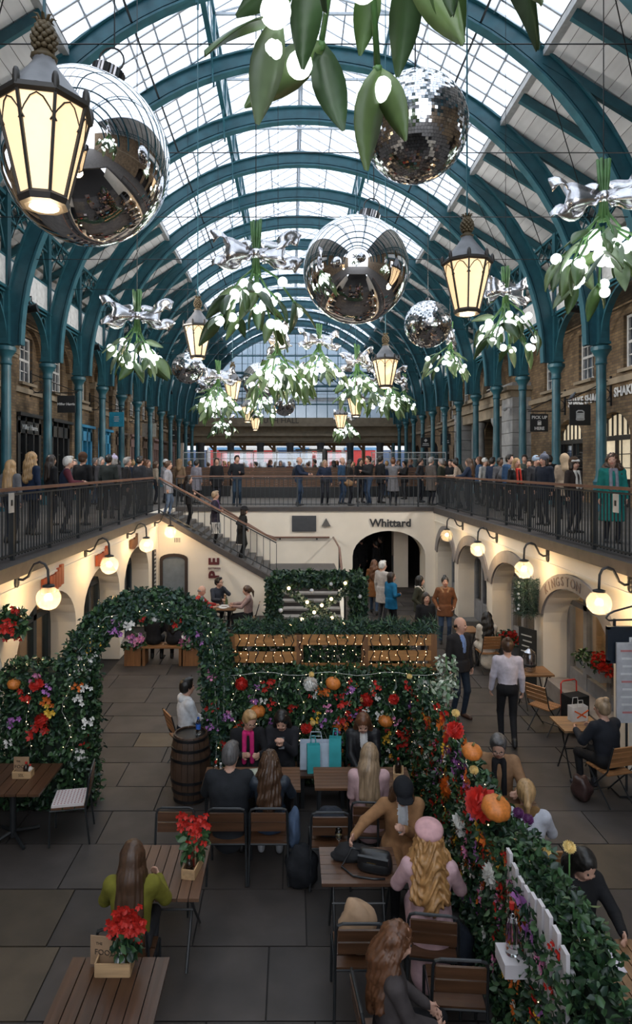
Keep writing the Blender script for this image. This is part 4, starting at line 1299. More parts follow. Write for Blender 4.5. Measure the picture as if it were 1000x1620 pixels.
# left hedge block
HYF = 8.48  # hedge, arch, fence and barrel coordinates below were scaled down about the camera
h1 = thing('flower_hedge', 'square block of flowering hedge behind the brown table', 'hedge', (0, 0, 0), 0)
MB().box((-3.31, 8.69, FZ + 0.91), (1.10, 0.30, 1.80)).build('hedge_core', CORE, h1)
P_, N_ = box_surface((-3.31, 8.69, FZ + 0.93), (1.16, 0.36, 1.84), 5200, 1); foliage('foliage', P_, N_, 0.072, GREENS, h1, 1)
for px, py, kd, sc in ((58, 1083, ('mum', 'red'), .85), (66, 1140, ('mum', 'red'), .9), (38, 1098, ('c', 'red'), 1.4), (60, 1160, ('c', 'red'), 1.7), (66, 1155, ('c', 'red'), 1.3), (78, 1122, ('c', 'yellow'), 1.2), (76, 1114, ('c', 'orange'), 1.2), (24, 1142, ('c', 'mauve'), 1.2), (52, 1073, ('c', 'pink'), 1.1), (73, 1092, ('c', 'mauve'), .9), (12, 1175, ('c', 'white'), .8), (125, 1110, ('c', 'white'), 1.1), (138, 1142, ('c', 'white'), 1.0), (138, 1090, ('c', 'white'), 1), (125, 1195, ('c', 'white'), 1.2), (122, 1088, ('c', 'orange'), .9)):
    p = W(px, py, HYF - 0.06); hedge_flower(h1, p, kd, sc * 1.1)
pumpkin(W(22, 1082, HYF - 0.02), 0.093, 'orange pumpkin on the hedge block behind the brown table')
fairy(h1, [[W(45 + 4 * math.sin(i), 1075 + i * 14, HYF - .05) for i in range(9)], [W(105 + 8 * math.sin(i * 1.3), 1062 + i * 16, HYF - .06) for i in range(9)]], seed=1)

# leafy arch
ar = thing('floral_arch', 'tall leafy arch with fairy lights spanning the courtyard path', 'arch', (0, 0, 0))
AL, AR = Vector((-2.94, 8.73, FZ)), Vector((-1.08, 9.24, FZ))
def arch_path(zs=1.77):
    pts = []
    for i in range(7): pts.append(AL + Vector((0, 0, zs * i / 7)))
    c = (AL + AR) / 2; e = (AL - AR) / 2
    for i in range(17):
        a = PI * i / 16; pts.append(c + e * math.cos(a) + Vector((0, 0, zs + 0.87 * math.sin(a))))
    for i in range(6, -1, -1): pts.append(AR + Vector((0, 0, zs * i / 7)))
    return pts
AP = arch_path()
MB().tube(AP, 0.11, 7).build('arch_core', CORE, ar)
P_, N_ = tube_surface(AP, 0.18, 11500, 2); P2, N2 = tube_surface(AP[6:26], 0.225, 2500, 3)
foliage('foliage', np.concatenate([P_, P2]), np.concatenate([N_, N2]), 0.072, GREENS + FIRS[:2], ar, 4)
fairy(ar, [[p + Vector((0.02 * math.sin(i), -0.20 - 0.03 * math.cos(i * 2), 0.05 * math.sin(i * 1.7))) for i, p in enumerate(AP)], [p + Vector((0.11, -0.17, 0.10 * math.sin(i * 2.1))) for i, p in enumerate(AP[3:27])]], 0.12, seed=2)
for i, (k, col) in enumerate(((8, 'white'), (9, 'white'), (10, 'yellow'), (12, 'mauve'), (13, 'white'), (15, 'red'), (16, 'white'), (18, 'red'), (20, 'mauve'), (5, 'white'), (4, 'red'), (7, 'orange'), (23, 'pink'), (25, 'red'), (26, 'mauve'))):
    p = AP[k] + Vector((0.1 if k < 15 else -0.08, -0.17, -0.11)); hedge_flower(ar, p, ('c', col), 1.5)

# back hedge
BYF = 9.16
h2 = thing('flower_hedge', 'flowering hedge under the pallet fence behind the seated women', 'hedge', (0, 0, 0))
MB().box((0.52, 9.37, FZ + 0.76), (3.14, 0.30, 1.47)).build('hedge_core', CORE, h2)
P_, N_ = box_surface((0.52, 9.37, FZ + 0.76), (3.2, 0.38, 1.50), 10500, 5, ('-y', '+z', '-x')); foliage('foliage', P_, N_, 0.072, GREENS, h2, 6)
for px, py, kd, sc in ((382, 1082, ('mum', 'red'), .85), (491, 1082, ('mum', 'white'), .95), (671, 1087, ('mum', 'white'), .95), (580, 1107, ('mum', 'red'), .9), (623, 1106, ('mum', 'red'), .7), (485, 1152, ('mum', 'red'), .75),
                       (422, 1085, ('c', 'red'), 1.5), (508, 1090, ('c', 'orange'), 1.5), (545, 1138, ('c', 'red'), 1.4), (541, 1150, ('c', 'orange'), 1.2), (552, 1092, ('c', 'mauve'), 1), (540, 1110, ('c', 'red'), 1.4), (430, 1115, ('c', 'red'), .9), (465, 1120, ('c', 'red'), 1), (400, 1105, ('c', 'mauve'), 1), (362, 1137, ('c', 'mauve'), 1.1), (595, 1090, ('c', 'red'), 1.1), (645, 1083, ('c', 'red'), .9), (638, 1160, ('c', 'red'), 1.5), (645, 1178, ('c', 'red'), 1.6), (625, 1142, ('c', 'pink'), .9), (512, 1143, ('c', 'mauve'), .9), (497, 1140, ('c', 'yellow'), .8), (559, 1130, ('c', 'mauve'), .8), (655, 1135, ('c', 'orange'), 1.2), (615, 1165, ('c', 'yellow'), 1), (665, 1120, ('c', 'orange'), 1.3), (680, 1100, ('c', 'yellow'), 1), (655, 1100, ('c', 'mauve'), .8), (440, 1150, ('c', 'white'), .7), (350, 1180, ('c', 'red'), 1.0), (362, 1188, ('c', 'red'), 1.1), (375, 1172, ('c', 'red'), 1.0), (600, 1130, ('c', 'white'), .8), (520, 1120, ('c', 'pink'), .8), (570, 1125, ('c', 'red'), 1)):
    hedge_flower(h2, W(px, py, BYF - 0.08), kd, sc * 1.1)
g = random.Random(9)
for i in range(60): hedge_flower(h2, W(g.uniform(345, 690), g.uniform(1078, 1215), BYF - 0.07), ('c', g.choice(['red', 'yellow', 'mauve', 'white', 'orange', 'pink'])), g.uniform(.4, .8))
for px, py, l in ((527, 1081, 'orange pumpkin highest on the hedge behind the seated women'), (408, 1125, 'orange pumpkin above the woman with the pink scarf'), (610, 1140, 'orange pumpkin beside the girl with the turquoise bag')):
    pumpkin(W(px, py, BYF - 0.06), 0.115, l)
for px, py, l in ((493, 1067, 'small yellow ball flower under the fence, behind the seated women'), (574, 1107, 'small yellow ball flower beside the red chrysanthemum'), (648, 1070, 'small yellow ball flower at the end of the fence'), (495, 1143, 'small cream ball flower above the shopping bags')):
    ball_thing(W(px, py, BYF - 0.08), 0.038, 'cream', l)
pt = [[W(345 + i * 22, 1066 + 3 * math.sin(i * 1.4), BYF - .02) for i in range(17)]]
for q in range(9): pt.append([W(370 + q * 36 + 6 * math.sin(i * 1.5 + q), 1070 + i * 16, BYF - .07) for i in range(8)])
fairy(h2, pt, 0.17, seed=3)

# side hedge running towards the camera
h3 = thing('flower_hedge', 'long hedge full of flowers and fairy lights beside the walkway', 'hedge', (0, 0, 0))
MB().box((1.87, 6.4, FZ + 0.72), (0.13, 5.55, 1.40)).build('hedge_core', CORE, h3)
P_, N_ = box_surface((1.865, 6.4, FZ + 0.73), (0.17, 5.6, 1.45), 24000, 7, ('-x', '+z', '-y', '+x')); foliage('foliage', P_, N_, 0.064, GREENS, h3, 8)
def HS(px, py, X=1.76):
    Y = X * 1000 / (px - 461); return (X, Y, EYE - (py - 738) * Y / 1000)
for px, py, kd, sc in ((762, 1272, ('mum', 'red'), 1.3), (712, 1245, ('mum', 'orange'), 1.0), (732, 1305, ('mum', 'white'), 1.0), (783, 1385, ('mum', 'white'), .95), (720, 1155, ('mum', 'red'), .8), (700, 1150, ('c', 'orange'), 1.6), (705, 1165, ('c', 'red'), 1.5), (697, 1128, ('c', 'red'), 1.4), (690, 1180, ('c', 'red'), 1.5), (705, 1195, ('c', 'mauve'), 1.3), (693, 1210, ('c', 'mauve'), 1.1), (720, 1208, ('c', 'mauve'), 1.1), (705, 1232, ('c', 'orange'), 1.4), (720, 1235, ('c', 'yellow'), 1.2), (741, 1253, ('c', 'pink'), 1.2), (700, 1295, ('c', 'red'), 1.7), (705, 1285, ('c', 'red'), 1.5), (740, 1290, ('c', 'red'), 1.2), (757, 1295, ('c', 'yellow'), 1.6), (733, 1250, ('c', 'red'), 1.8), (772, 1345, ('c', 'orange'), 1.6), (768, 1338, ('c', 'red'), 1.4), (765, 1358, ('c', 'red'), 1.5), (760, 1370, ('c', 'red'), 1.5), (797, 1420, ('c', 'red'), 1.4), (806, 1425, ('c', 'orange'), 1.6), (766, 1418, ('c', 'pink'), 1.3), (825, 1430, ('c', 'mauve'), 1.8), (818, 1453, ('c', 'mauve'), 1.7), (826, 1462, ('c', 'orange'), 1.5), (845, 1490, ('c', 'mauve'), 1.5), (728, 1200, ('c', 'plum'), 1.5), (712, 1198, ('c', 'plum'), 1.3), (735, 1180, ('c', 'orange'), 1.2), (738, 1225, ('c', 'orange'), 1.1), (748, 1320, ('c', 'red'), 1.2), (755, 1340, ('c', 'mauve'), 1.2), (725, 1270, ('c', 'red'), 1.2), (722, 1330, ('c', 'yellow'), 1), (745, 1365, ('c', 'mauve'), 1)):
    if px < 690: continue
    hedge_flower(h3, HS(px, py, 1.71), kd, sc * 1.15, rz=-PI / 2)
for i in range(170):
    Y = g.uniform(3.9, 9.0); hedge_flower(h3, (1.70, Y, FZ + g.uniform(0.3, 1.48)), ('c', g.choice(['red', 'red', 'orange', 'yellow', 'mauve', 'white', 'pink'])), g.uniform(.6, 1.3), rz=-PI / 2)
for px, py, r_, l in ((747, 1189, 0.10, 'orange pumpkin high on the side hedge'), (785, 1278, 0.13, 'largest pumpkin, on top of the side hedge'), (735, 1315, 0.09, 'orange pumpkin low on the side hedge under a white chrysanthemum')):
    pumpkin(HS(px, py, 1.75), r_, l)
for px, py, l in ((750, 1218, 'cream ball flower on the side hedge behind the scarf man'), (743, 1240, 'lower cream ball flower on the side hedge'), (721, 1128, 'yellow ball flower near the corner of the hedges'), (863, 1350, 'yellow ball flower over the white picket panel'), (901, 1340, 'pale ball flower standing highest over the walkway')):
    X = 1.82 if px < 800 else 2.0
    p = HS(px, py, X)
    ball_thing(p, 0.042, 'cream', l)
    if px > 800 or px == 721:
        MB().cyl((0, 0, -0.02), (0, 0, FZ + 1.42 - p[2]), 0.006, n=4).build('stem', STEM, bpy.data.objects[[o.name for o in bpy.data.objects if o.name.startswith('craspedia')][-1]])
for p, l in (((2.02, 5.62, FZ + 1.52), 'purple ball flower beside the ponytail woman'), ((2.06, 5.5, FZ + 1.53), 'second purple ball flower beside the ponytail woman')):
    ball_thing(p, 0.045, 'plum', l)
pt = [[(1.85 + 0.05 * math.sin(i * 1.9), 9.03 - i * 0.28, FZ + 1.51 + 0.03 * math.sin(i * 2.3)) for i in range(19)]]
for q in range(13): pt.append([(1.75, 8.8 - q * 0.40 + 0.05 * math.sin(i * 1.4 + q), FZ + 1.49 - i * 0.17) for i in range(8)])
fairy(h3, pt, 0.16, seed=4, wr=0.005)
# white picket panel with bottle shelf on the side hedge
wp = thing('picket_panel', 'white picket panel with a bottle shelf set in the side hedge', 'picket panel', (1.73, 4.52, FZ + 0.93)); wp.scale = (0.85, 0.85, 0.85)
WHP = mat((0.62, 0.58, 0.60), rough=0.5, var=0.08, name='white_paint_wood')
for i in range(9):
    MB().box((0, -0.62 + i * 0.15, 0.35 + 0.06 * math.sin(i * 0.8)), (0.03, 0.10, 0.75)).build('picket', WHP, wp)
MB().box((0.04, -0.02, 0.15), (0.03, 1.3, 0.08)).build('rail', WHP, wp); MB().box((0.04, -0.02, 0.55), (0.03, 1.3, 0.08)).build('rail', WHP, wp)
MB().box((-0.12, 0.18, 0.02), (0.2, 0.26, 0.12)).build('shelf', WHP, wp)
CLEAR = mat((0.9, 0.92, 0.92), rough=0.05, trans=1.0, var=0.0, name='clear_glass')
def bottle(p, h, body, cap, label, r=0.035):
    t = thing('bottle', label, 'bottle', p, 0, 'bottles and condiments')
    MB().lathe([(r * 0.9, 0), (r, 0.01), (r, h * 0.6), (r * 0.85, h * 0.68), (r * 0.4, h * 0.8), (r * 0.36, h * 0.9)], 12).build('glass', body, t, 'auto')
    MB().lathe([(r * 0.42, h * 0.88), (r * 0.42, h), (r * 0.3, h)], 10).build('cap', cap, t, 'auto')
REDCAP = mat((0.4, 0.02, 0.015), rough=0.4); DARKG = mat((0.02, 0.012, 0.008), rough=0.15, name='dark_bottle')
bottle((1.63, 4.673, FZ + 0.998), 0.38, CLEAR, REDCAP, 'tall clear bottle with red wax cap on the picket shelf', 0.046)
# loose foliage over the picket panel top
P_, N_ = box_surface((1.92, 4.55, FZ + 1.52), (0.12, 1.3, 0.12), 700, 12); foliage('foliage', P_, N_, 0.064, GREENS, h3, 12)

# ------------------------------------------------------------------ pallet fence, garland
FY = 9.66
pf = thing('pallet_fence', 'wooden pallet fence wrapped in fairy lights above the back hedge', 'fence', (0, FY, 0))
FW = wood((0.34, 0.155, 0.045), 0.6, 'x'); FPW = wood((0.20, 0.085, 0.028), 0.6, 'z')
fx = lambda px: (px - 461) * FY / 1000
fz = lambda py: EYE - (py - 738) * FY / 1000
for px, w in ((369, 0.095), (473, 0.125), (578, 0.125), (684, 0.125)):
    MB().box((fx(px), 0, (fz(1003) + FZ) / 2), (w, 0.085, fz(1003) - FZ)).build('post', FPW, pf)
for a, b, rows in ((375, 466, ((1003, 1021), (1030, 1047), (1069, 1078))), (480, 571, ((1003, 1019), (1048, 1066), (1072, 1080))), (585, 678, ((1003, 1020), (1028, 1044), (1049, 1066)))):
    for y0, y1 in rows:
        MB().box(((fx(a) + fx(b)) / 2, -0.03, (fz(y0) + fz(y1)) / 2), (fx(b) - fx(a) + .06, 0.03, fz(y0) - fz(y1))).build('plank', FW, pf)
pt = []
for q in range(22):
    x = fx(378 + q * 14); pt.append([(x + 0.03 * math.sin(i * 2 + q), -0.06 - 0.01 * (i % 2), fz(1002) - i * 0.093) for i in range(8)])
fairy(pf, pt, 0.3, 0.006, WIREB, 0.008, seed=6)
gl = thing('fir_garland', 'fir garland lying along the top of the pallet fence', 'garland', (0, FY + 0.12, 0))
path = [(fx(372 + i * 16), 0.05 * math.sin(i), fz(999) + 0.03 * math.sin(i * 1.7)) for i in range(21)]
P_, N_ = tube_surface(path, [.07 + .05 * abs(math.sin(i * .9)) for i in range(20)], 4600, 21); foliage('foliage', P_, N_, 0.11, FIRS + GREENS[1:3], gl, 21, needle=True)
P_, N_ = tube_surface(path, 0.10, 900, 22); foliage('leaves', P_, N_, 0.07, GREENS, gl, 22)
g2 = thing('creeper', 'green creeper growing behind the gaps of the pallet fence', 'creeper', (0, FY + 0.2, 0))
P_, N_ = box_surface((0.46, 0.05, FZ + 1.69), (2.85, 0.10, 0.47), 2300, 23, ('-y', '+y')); foliage('foliage', P_, N_, 0.08, GREENS, g2, 23)
MB().tube([(-0.93, 0.06, FZ), (-0.76, 0.06, FZ + 1.85), (0.42, 0.08, FZ + 1.75), (1.8, 0.06, FZ + 1.85)], 0.012, 5).build('stem', DARKW, g2)
VAR = [mat((0.62, 0.66, 0.55), rough=0.5, name='pale_leaf'), mat((0.10, 0.18, 0.09), rough=0.5), mat((0.35, 0.42, 0.32), rough=0.5)]
vg = thing('variegated_plant', 'pale edged variegated plant beside the end post of the fence', 'plant', (2.26, 9.24, FZ)); vg.scale = (0.85, 0.85, 0.85)
path = [(0, 0, 0.02), (0.02, 0, 0.9), (0.05, 0, 1.5), (0.0, 0, 2.15)]
MB().tube(path, 0.014, 5).build('stem', STEM, vg)
P_, N_ = tube_surface(path[2:], 0.13, 200, 24); foliage('leaves', P_, N_, 0.085, VAR, vg, 24)
path2 = [(-0.15, -0.2, 1.72), (-0.2, -0.5, 1.74), (-0.25, -0.8, 1.76)]
P_, N_ = tube_surface(path2, 0.09, 90, 25); foliage('trailing_leaves', P_, N_, 0.11, VAR, vg, 25)

# ------------------------------------------------------------------ wreath frame before the stair
wf = thing('wreath_frame', 'square fir wreath frame with crossed garlands and lights before the stair', 'wreath', (0.69, 16.85, FZ))
fpath = lambda a, b, n=12, sag=0.0: [Vector(a).lerp(Vector(b), i / n) + Vector((0, 0, -sag * math.sin(PI * i / n))) for i in range(n + 1)]
edges = [((-1.17, 0, 0.05), (-1.15, 0, 1.6), .15), ((1.1, 0, 0.05), (1.1, 0, 1.62), .17), ((-1.2, 0, 1.6), (1.18, 0, 1.6), .17), ((-1.1, 0, 0.06), (1.05, 0, 0.06), .08), ((-1.0, 0, 1.4), (1.0, 0, 0.2), .06), ((1.0, 0, 1.4), (-1.0, 0, 0.2), .06)]
core = MB(); PP = []; NN = []; PQ = []; NQ = []
for i, (a, b, r_) in enumerate(edges):
    p = fpath(a, b, 10); core.tube(p, 0.05 if i < 3 else 0.02, 5)
    x, n_ = tube_surface([tuple(q) for q in p], r_, int(2900 * r_ / .26), 30 + i)
    if i < 4: PP.append(x); NN.append(n_)
    else: PQ.append(x); NQ.append(n_)
core.build('frame', CORE, wf)
foliage('foliage', np.concatenate(PP), np.concatenate(NN), 0.12, GREENS + FIRS, wf, 31)
foliage('pale_sprigs', np.concatenate(PQ), np.concatenate(NQ), 0.09, [VAR[2], FIRS[1], GREENS[2]], wf, 32)
BIGB = mat((1, 0.8, 0.5), emit=(1.0, 0.66, 0.32), estr=6.0, name='festoon_bulb')
SPH = MB().ball((0, 0, 0), 0.045, 8, 6).mesh('festoon_bulb', BIGB, True); WSP = MB().ball((0, 0, 0), 0.06, 10, 8).mesh('white_bauble', mat((0.7, 0.72, 0.78), rough=0.3), True)
wx = lambda px, py: ((px - 461) * .0167 - 0.69, -0.2, EYE - (py - 738) * .0167 - FZ)
for px, py in ((457, 930), (486, 952), (524, 947), (546, 922), (509, 957), (497, 968), (478, 979), (525, 977), (460, 987), (543, 987)): obj('festoon_bulb', SPH, wf, wx(px, py))
for px, py in ((524, 923), (493, 934), (569, 943), (444, 965), (537, 1002)): obj('white_bauble', WSP, wf, wx(px, py))

# fir wreath drop on the pier, planters
fw = thing('fir_swag', 'fir swag with white baubles hanging on the pier over the chalkboard', 'wreath', (4.84, 13.03, 2.75)); fw.scale = (0.85, 0.85, 0.85)
MB().cyl((0, 0, -0.4), (0, 0, 0.45), 0.05, n=6).build('stem', CORE, fw)
P_, N_ = tube_surface([(0, 0, -0.42), (0, 0, -0.1), (0, 0, 0.45)], [.2, .24], 1900, 40); foliage('foliage', P_, N_, 0.11, FIRS + GREENS[:1], fw, 40, needle=True)
for q in range(9): obj('white_bauble', WSP, fw, (-0.2 - 0.02 * (q % 2), 0.17 * math.cos(q * 2.1), -0.35 + 0.09 * q), scale=.55)
def flower_box(name, label, c, d, bodym, cols, seed, leaf=300):
    t = thing(name, label, 'planter', c)
    m = MB(); m.box((0, 0, d[2] / 2), d); m.build('box', bodym, t)
    for s in (-1, 1):
        for q in (-1, 1): MB().box((s * (d[0] / 2 - .03), q * (d[1] / 2 + .005), d[2] / 2), (0.06, 0.02, d[2])).build('corner_board', bodym, t)
    P_, N_ = box_surface((0, 0, d[2] + .06), (d[0] * .95, d[1] * .95, 0.14), leaf, seed); foliage('foliage', P_, N_, 0.09, GREENS, t, seed)
    g_ = random.Random(seed)
    for i in range(22): obj('blossom', CLU[g_.choice(cols)][i % 2], t, (g_.uniform(-.45, .45) * d[0], -d[1] / 2 * g_.uniform(0.2, 1.1), d[2] + .06 + .14 * g_.random()), rot=(g_.uniform(-.5, .5), g_.uniform(-3, 3), 0), scale=g_.uniform(1, 1.5))
    return t
TANW = wood((0.23, 0.105, 0.04), 0.6, 'z')
flower_box('planter_box', 'wooden planter with mauve flowers at the wall end of the bench', (-3.66, 14.75, FZ), (0.38, 0.36, 0.43), TANW, ['mauve', 'pink', 'white'], 51)
flower_box('planter_box', 'wooden planter with mauve flowers at the open end of the bench', (-2.31, 14.75, FZ), (0.38, 0.36, 0.43), TANW, ['mauve', 'pink', 'white'], 52)
bn = thing('bench', 'wooden bench between the two mauve planters', 'bench', (-2.985, 14.75, FZ))
for k in range(3): MB().box((0, -0.14 + 0.14 * k, 0.43), (0.94, 0.13, 0.04)).build('slat', wood((0.25, 0.115, 0.045)), bn)
for s in (-1, 1): MB().box((s * 0.42, 0, 0.205), (0.06, 0.38, 0.41)).build('leg', TANW, bn)
flower_box('window_box', 'grey window box of red flowers under the KINGSTON arch', (5.44, 11.4, FZ + 0.85), (0.2, 0.9, 0.16), GREYF, ['red'], 53, 150)
flower_box('planter_box', 'grey planter of red flowers beside the swag arch', (4.88, 14.2, FZ), (0.3, 0.42, 0.65), mat((0.12, 0.13, 0.14)), ['red'], 54, 350)
t = thing('hanging_basket', 'hanging basket of red flowers on the wall at the frame edge', 'flower basket', (XL + 0.12, 8.9, 3.22))
P_, N_ = tube_surface([(0, 0, -0.12), (0, 0, 0.1), (0, 0, 0.2)], [.18, .16], 500, 55); foliage('foliage', P_, N_, 0.1, GREENS, t, 55)
for i in range(10): obj('blossom', CLU['red'][i % 2], t, (0.1, -0.15 + .15 * math.sin(i), -0.15 + 0.035 * i), scale=1.2)
MB().lathe([(0.02, -0.2), (0.12, -0.1), (0.14, 0.0)], 10).build('basket', DARKW, t)

# ------------------------------------------------------------------ barrel
br_ = thing('wine_barrel', 'dark oak barrel standing beside the arch', 'barrel', (-1.40, 8.80, FZ)); br_.scale = (0.85, 0.85, 0.85)
OAK = wood((0.055, 0.030, 0.018), 0.5, 'z'); HOOP = mat((0.02, 0.02, 0.022), rough=0.4, metal=0.6, name='hoop')
ns = 20; bz = [0, .12, .3, .53, .76, .94, 1.06]; brd = [.27, .295, .32, .33, .32, .295, .27]
for i in range(ns):
    m = MB(); a0 = 2 * PI * i / ns + .012; a1 = 2 * PI * (i + 1) / ns - .012; vs = []; fs = []
    for z, r_ in zip(bz, brd):
        for (a, q) in ((a0, 0), (a1, 0), (a1, .025), (a0, .025)): vs.append(((r_ - q) * math.cos(a), (r_ - q) * math.sin(a), z))
    for j in range(6):
        for k in range(4): fs.append((4 * j + k, 4 * j + (k + 1) % 4, 4 * j + 4 + (k + 1) % 4, 4 * j + 4 + k))
    fs += [(3, 2, 1, 0), (24, 25, 26, 27)]
    m.add(vs, fs).build('stave', OAK, br_)
for z, r_ in ((.05, .285), (.2, .312), (.36, .329), (.70, .329), (.86, .312), (1.01, .285)):
    MB().lathe([(r_, z - .022), (r_ + .006, z - .02), (r_ + .004, z + .02), (r_ - .004, z + .022)], 28).build('hoop', HOOP, br_, 'auto')
MB().lathe([(.255, 1.0), (.255, 1.03)], 24).build('head', wood((0.11, 0.08, 0.06), 0.5, 'x'), br_)
bt = thing('water_bottle', 'plastic water bottle with blue label on the barrel', 'bottle', (-1.29, 8.76, FZ + 0.876))
MB().lathe([(.03, 0), (.034, .01), (.034, .17), (.02, .21), (.014, .23)], 12).build('plastic', CLEAR, bt, 'auto'); MB().lathe([(.0345, .09), (.0345, .16)], 12).build('label', mat((0.03, 0.12, 0.5)), bt); MB().lathe([(.016, .225), (.016, .25), (.01, .25)], 10).build('cap', mat((0.03, 0.12, 0.5)), bt)

# ------------------------------------------------------------------ chairs and tables
BROWN = wood((0.085, 0.038, 0.018), 0.4, 'x'); LEGM = mat((0.018, 0.020, 0.022), rough=0.35, name='black_tube')
def chair_proto(col=BROWN):
    t = empty('bistro_chair')
    for k in range(3): MB().box((0, -0.14 + 0.14 * k, 0.455), (0.40, 0.125, 0.022)).build('seat_slat', col, t)
    for z in (0.66, 0.77): MB().box((0, 0.225 - 0.0 + (z - .45) * 0.1, z), (0.38, 0.02, 0.095), Matrix.Rotation(-0.1, 3, 'X')).build('back_slat', col, t)
    for s in (-1, 1):
        MB().tube([(s * .21, -.21, .44), (s * .215, -.22, 0.01)], .013, 7).build('leg', LEGM, t); MB().tube([(s * .21, .20, .44), (s * .22, .25, 0.01)], .013, 7).build('leg', LEGM, t)
    m = MB(); m.tube([(-.21, .20, .44), (-.205, .245, .80), (-.19, .255, .85), (-.15, .258, .865), (.15, .258, .865), (.19, .255, .85), (.205, .245, .80), (.21, .20, .44)], .013, 7); m.build('back_frame', LEGM, t)
    m = MB(); m.tube([(-.21, -.21, .44), (.21, -.21, .44), (.21, .2, .44), (-.21, .2, .44)], .012, 6, closed=True); m.build('seat_frame', LEGM, t)
    return t
CH = chair_proto(); chused = [0]
def chair(x, y, rz, label, group='metal and wood bistro chairs'):
    t = CH if not chused[0] else copy_tree(CH); chused[0] = 1
    t.location = (x, y, FZ); t.rotation_euler = (0, 0, rz); tag(t, label, 'chair', group); return t
def folding_proto():
    t = empty('folding_chair'); SL = wood((0.30, 0.14, 0.055), 0.5, 'x')
    for k in range(7): MB().box((0, -0.18 + 0.06 * k, 0.45), (0.40, 0.05, 0.02)).build('seat_slat', SL, t)
    for k in range(4): MB().box((0, 0.235 + 0.02 * k, 0.60 + 0.075 * k), (0.40, 0.02, 0.062), Matrix.Rotation(-0.25, 3, 'X')).build('back_slat', SL, t)
    for s in (-1, 1):
        MB().tube([(s * .20, .31, .87), (s * .20, .20, .5), (s * .2, -.24, 0.01)], .011, 6).build('leg', LEGM, t); MB().tube([(s * .185, -.2, .45), (s * .185, .24, 0.01)], .011, 6).build('leg', LEGM, t)
    MB().tube([(-.2, -.2, .06), (.2, -.2, .06)], .009, 5).build('stretcher', LEGM, t)
    return t
FCH = folding_proto(); fcu = [0]
def folding(x, y, rz, label):
    t = FCH if not fcu[0] else copy_tree(FCH); fcu[0] = 1
    t.location = (x, y, FZ); t.rotation_euler = (0, 0, rz); tag(t, label, 'chair', 'folding slatted cafe chairs'); return t
def table(label, x0, x1, y0, y1, z=0.75, n=7, along='y', col=BROWN, base='four'):
    cx, cy = (x0 + x1) / 2, (y0 + y1) / 2; w, d = x1 - x0, y1 - y0
    t = thing('cafe_table', label, 'table', (cx, cy, FZ))
    for i in range(n):
        if along == 'y': MB().box((-w / 2 + (i + .5) * w / n, 0, z - .015), (w / n - .009, d, .03)).build('slat', col, t)
        else: MB().box((0, -d / 2 + (i + .5) * d / n, z - .015), (w, d / n - .006, .03)).build('slat', col, t)
    m = MB()
    for s in (-1, 1): m.box((s * (w / 2 - .08), 0, z - .045), (.03, d - .06, .03)); m.box((0, s * (d / 2 - .08), z - .045), (w - .06, .03, .03))
    m.build('top_frame', LEGM, t)
    if base == 'four':
        for sx in (-1, 1):
            for sy in (-1, 1): MB().box((sx * (w / 2 - .06), sy * (d / 2 - .06), (z - .03) / 2), (.035, .035, z - .03)).build('leg', LEGM, t)
    elif base == 'ped':
        MB().cyl((0, 0, .03), (0, 0, z - .03), .04, n=10).build('pedestal', LEGM, t)
        for a in range(4):
            c, s = math.cos(a * PI / 2 + PI / 4), math.sin(a * PI / 2 + PI / 4); MB().tube([(0, 0, .10), (.2 * c, .2 * s, .05), (.33 * c, .33 * s, .02)], .022, 6).build('foot', LEGM, t)
    else:
        for s in (-1, 1):
            MB().tube([(s * (w / 2 - .1), -d / 2 + .08, z - .04), (s * (w / 2 - .1), d / 2 - .08, .02)], .013, 6).build('leg', LEGM, t); MB().tube([(s * (w / 2 - .13), d / 2 - .08, z - .04), (s * (w / 2 - .13), -d / 2 + .08, .02)], .013, 6).build('leg', LEGM, t)
        MB().tube([(-(w / 2 - .1), 0, z / 2), (w / 2 - .1, 0, z / 2)], .011, 5).build('stretcher', LEGM, t)
    return t
TDARK = wood((0.070, 0.032, 0.016), 0.35, 'y')
TTEAK = wood((0.115, 0.054, 0.025), 0.42, 'x'); TLIGHT = wood((0.22, 0.11, 0.046), 0.5, 'x')
table('brown slatted table before the hedge block', -3.92, -2.96, 7.42, 8.2, .75, 7, 'y', TDARK, 'ped')
table('slatted table before the woman in the olive jacket', -1.52, -0.82, 5.63, 6.43, .75, 7, 'y', wood((0.120, 0.063, 0.037), .42, 'y'), 'cross')
table('wooden table of the woman with the pink scarf', -1.08, 0.11, 7.52, 8.1, .75, 7, 'x', TTEAK)
table('wooden table of the girl with the turquoise bag', 0.28, 1.47, 7.56, 8.1, .75, 7, 'x', TTEAK)
table('smooth brown table holding the black handbag', 0.28, 1.02, 5.83, 6.40, .75, 4, 'x', wood((0.105, 0.053, 0.032), .35, 'x'), 'cross')
table('wooden table holding the FOOD crate at the bottom', -1.72, -0.95, 4.2, 4.96, .75, 7, 'y', TDARK, 'ped')
table('trestle table of the diners under the PIE sign', -2.2, -1.5, 17.0, 17.65, .75, 6, 'x', TLIGHT, 'cross')
table('small slatted table with the paper bag by the walkway', 3.98, 4.6, 9.2, 9.75, .75, 9, 'x', wood((0.24, 0.135, 0.065), .5, 'x'), 'cross')
table('small slatted table holding the steel urn', 4.3, 4.9, 11.75, 12.3, .72, 8, 'x', TLIGHT, 'cross')
table('small slatted table of the woman in the cream coat', 3.9, 4.4, 14.75, 15.3, .74, 8, 'x', TLIGHT, 'cross')
table('slatted table at the walkway edge, half hidden by the hedge', 2.25, 2.85, 4.55, 5.15, .75, 8, 'y', wood((0.22, 0.12, 0.056), .5, 'y'), 'cross')
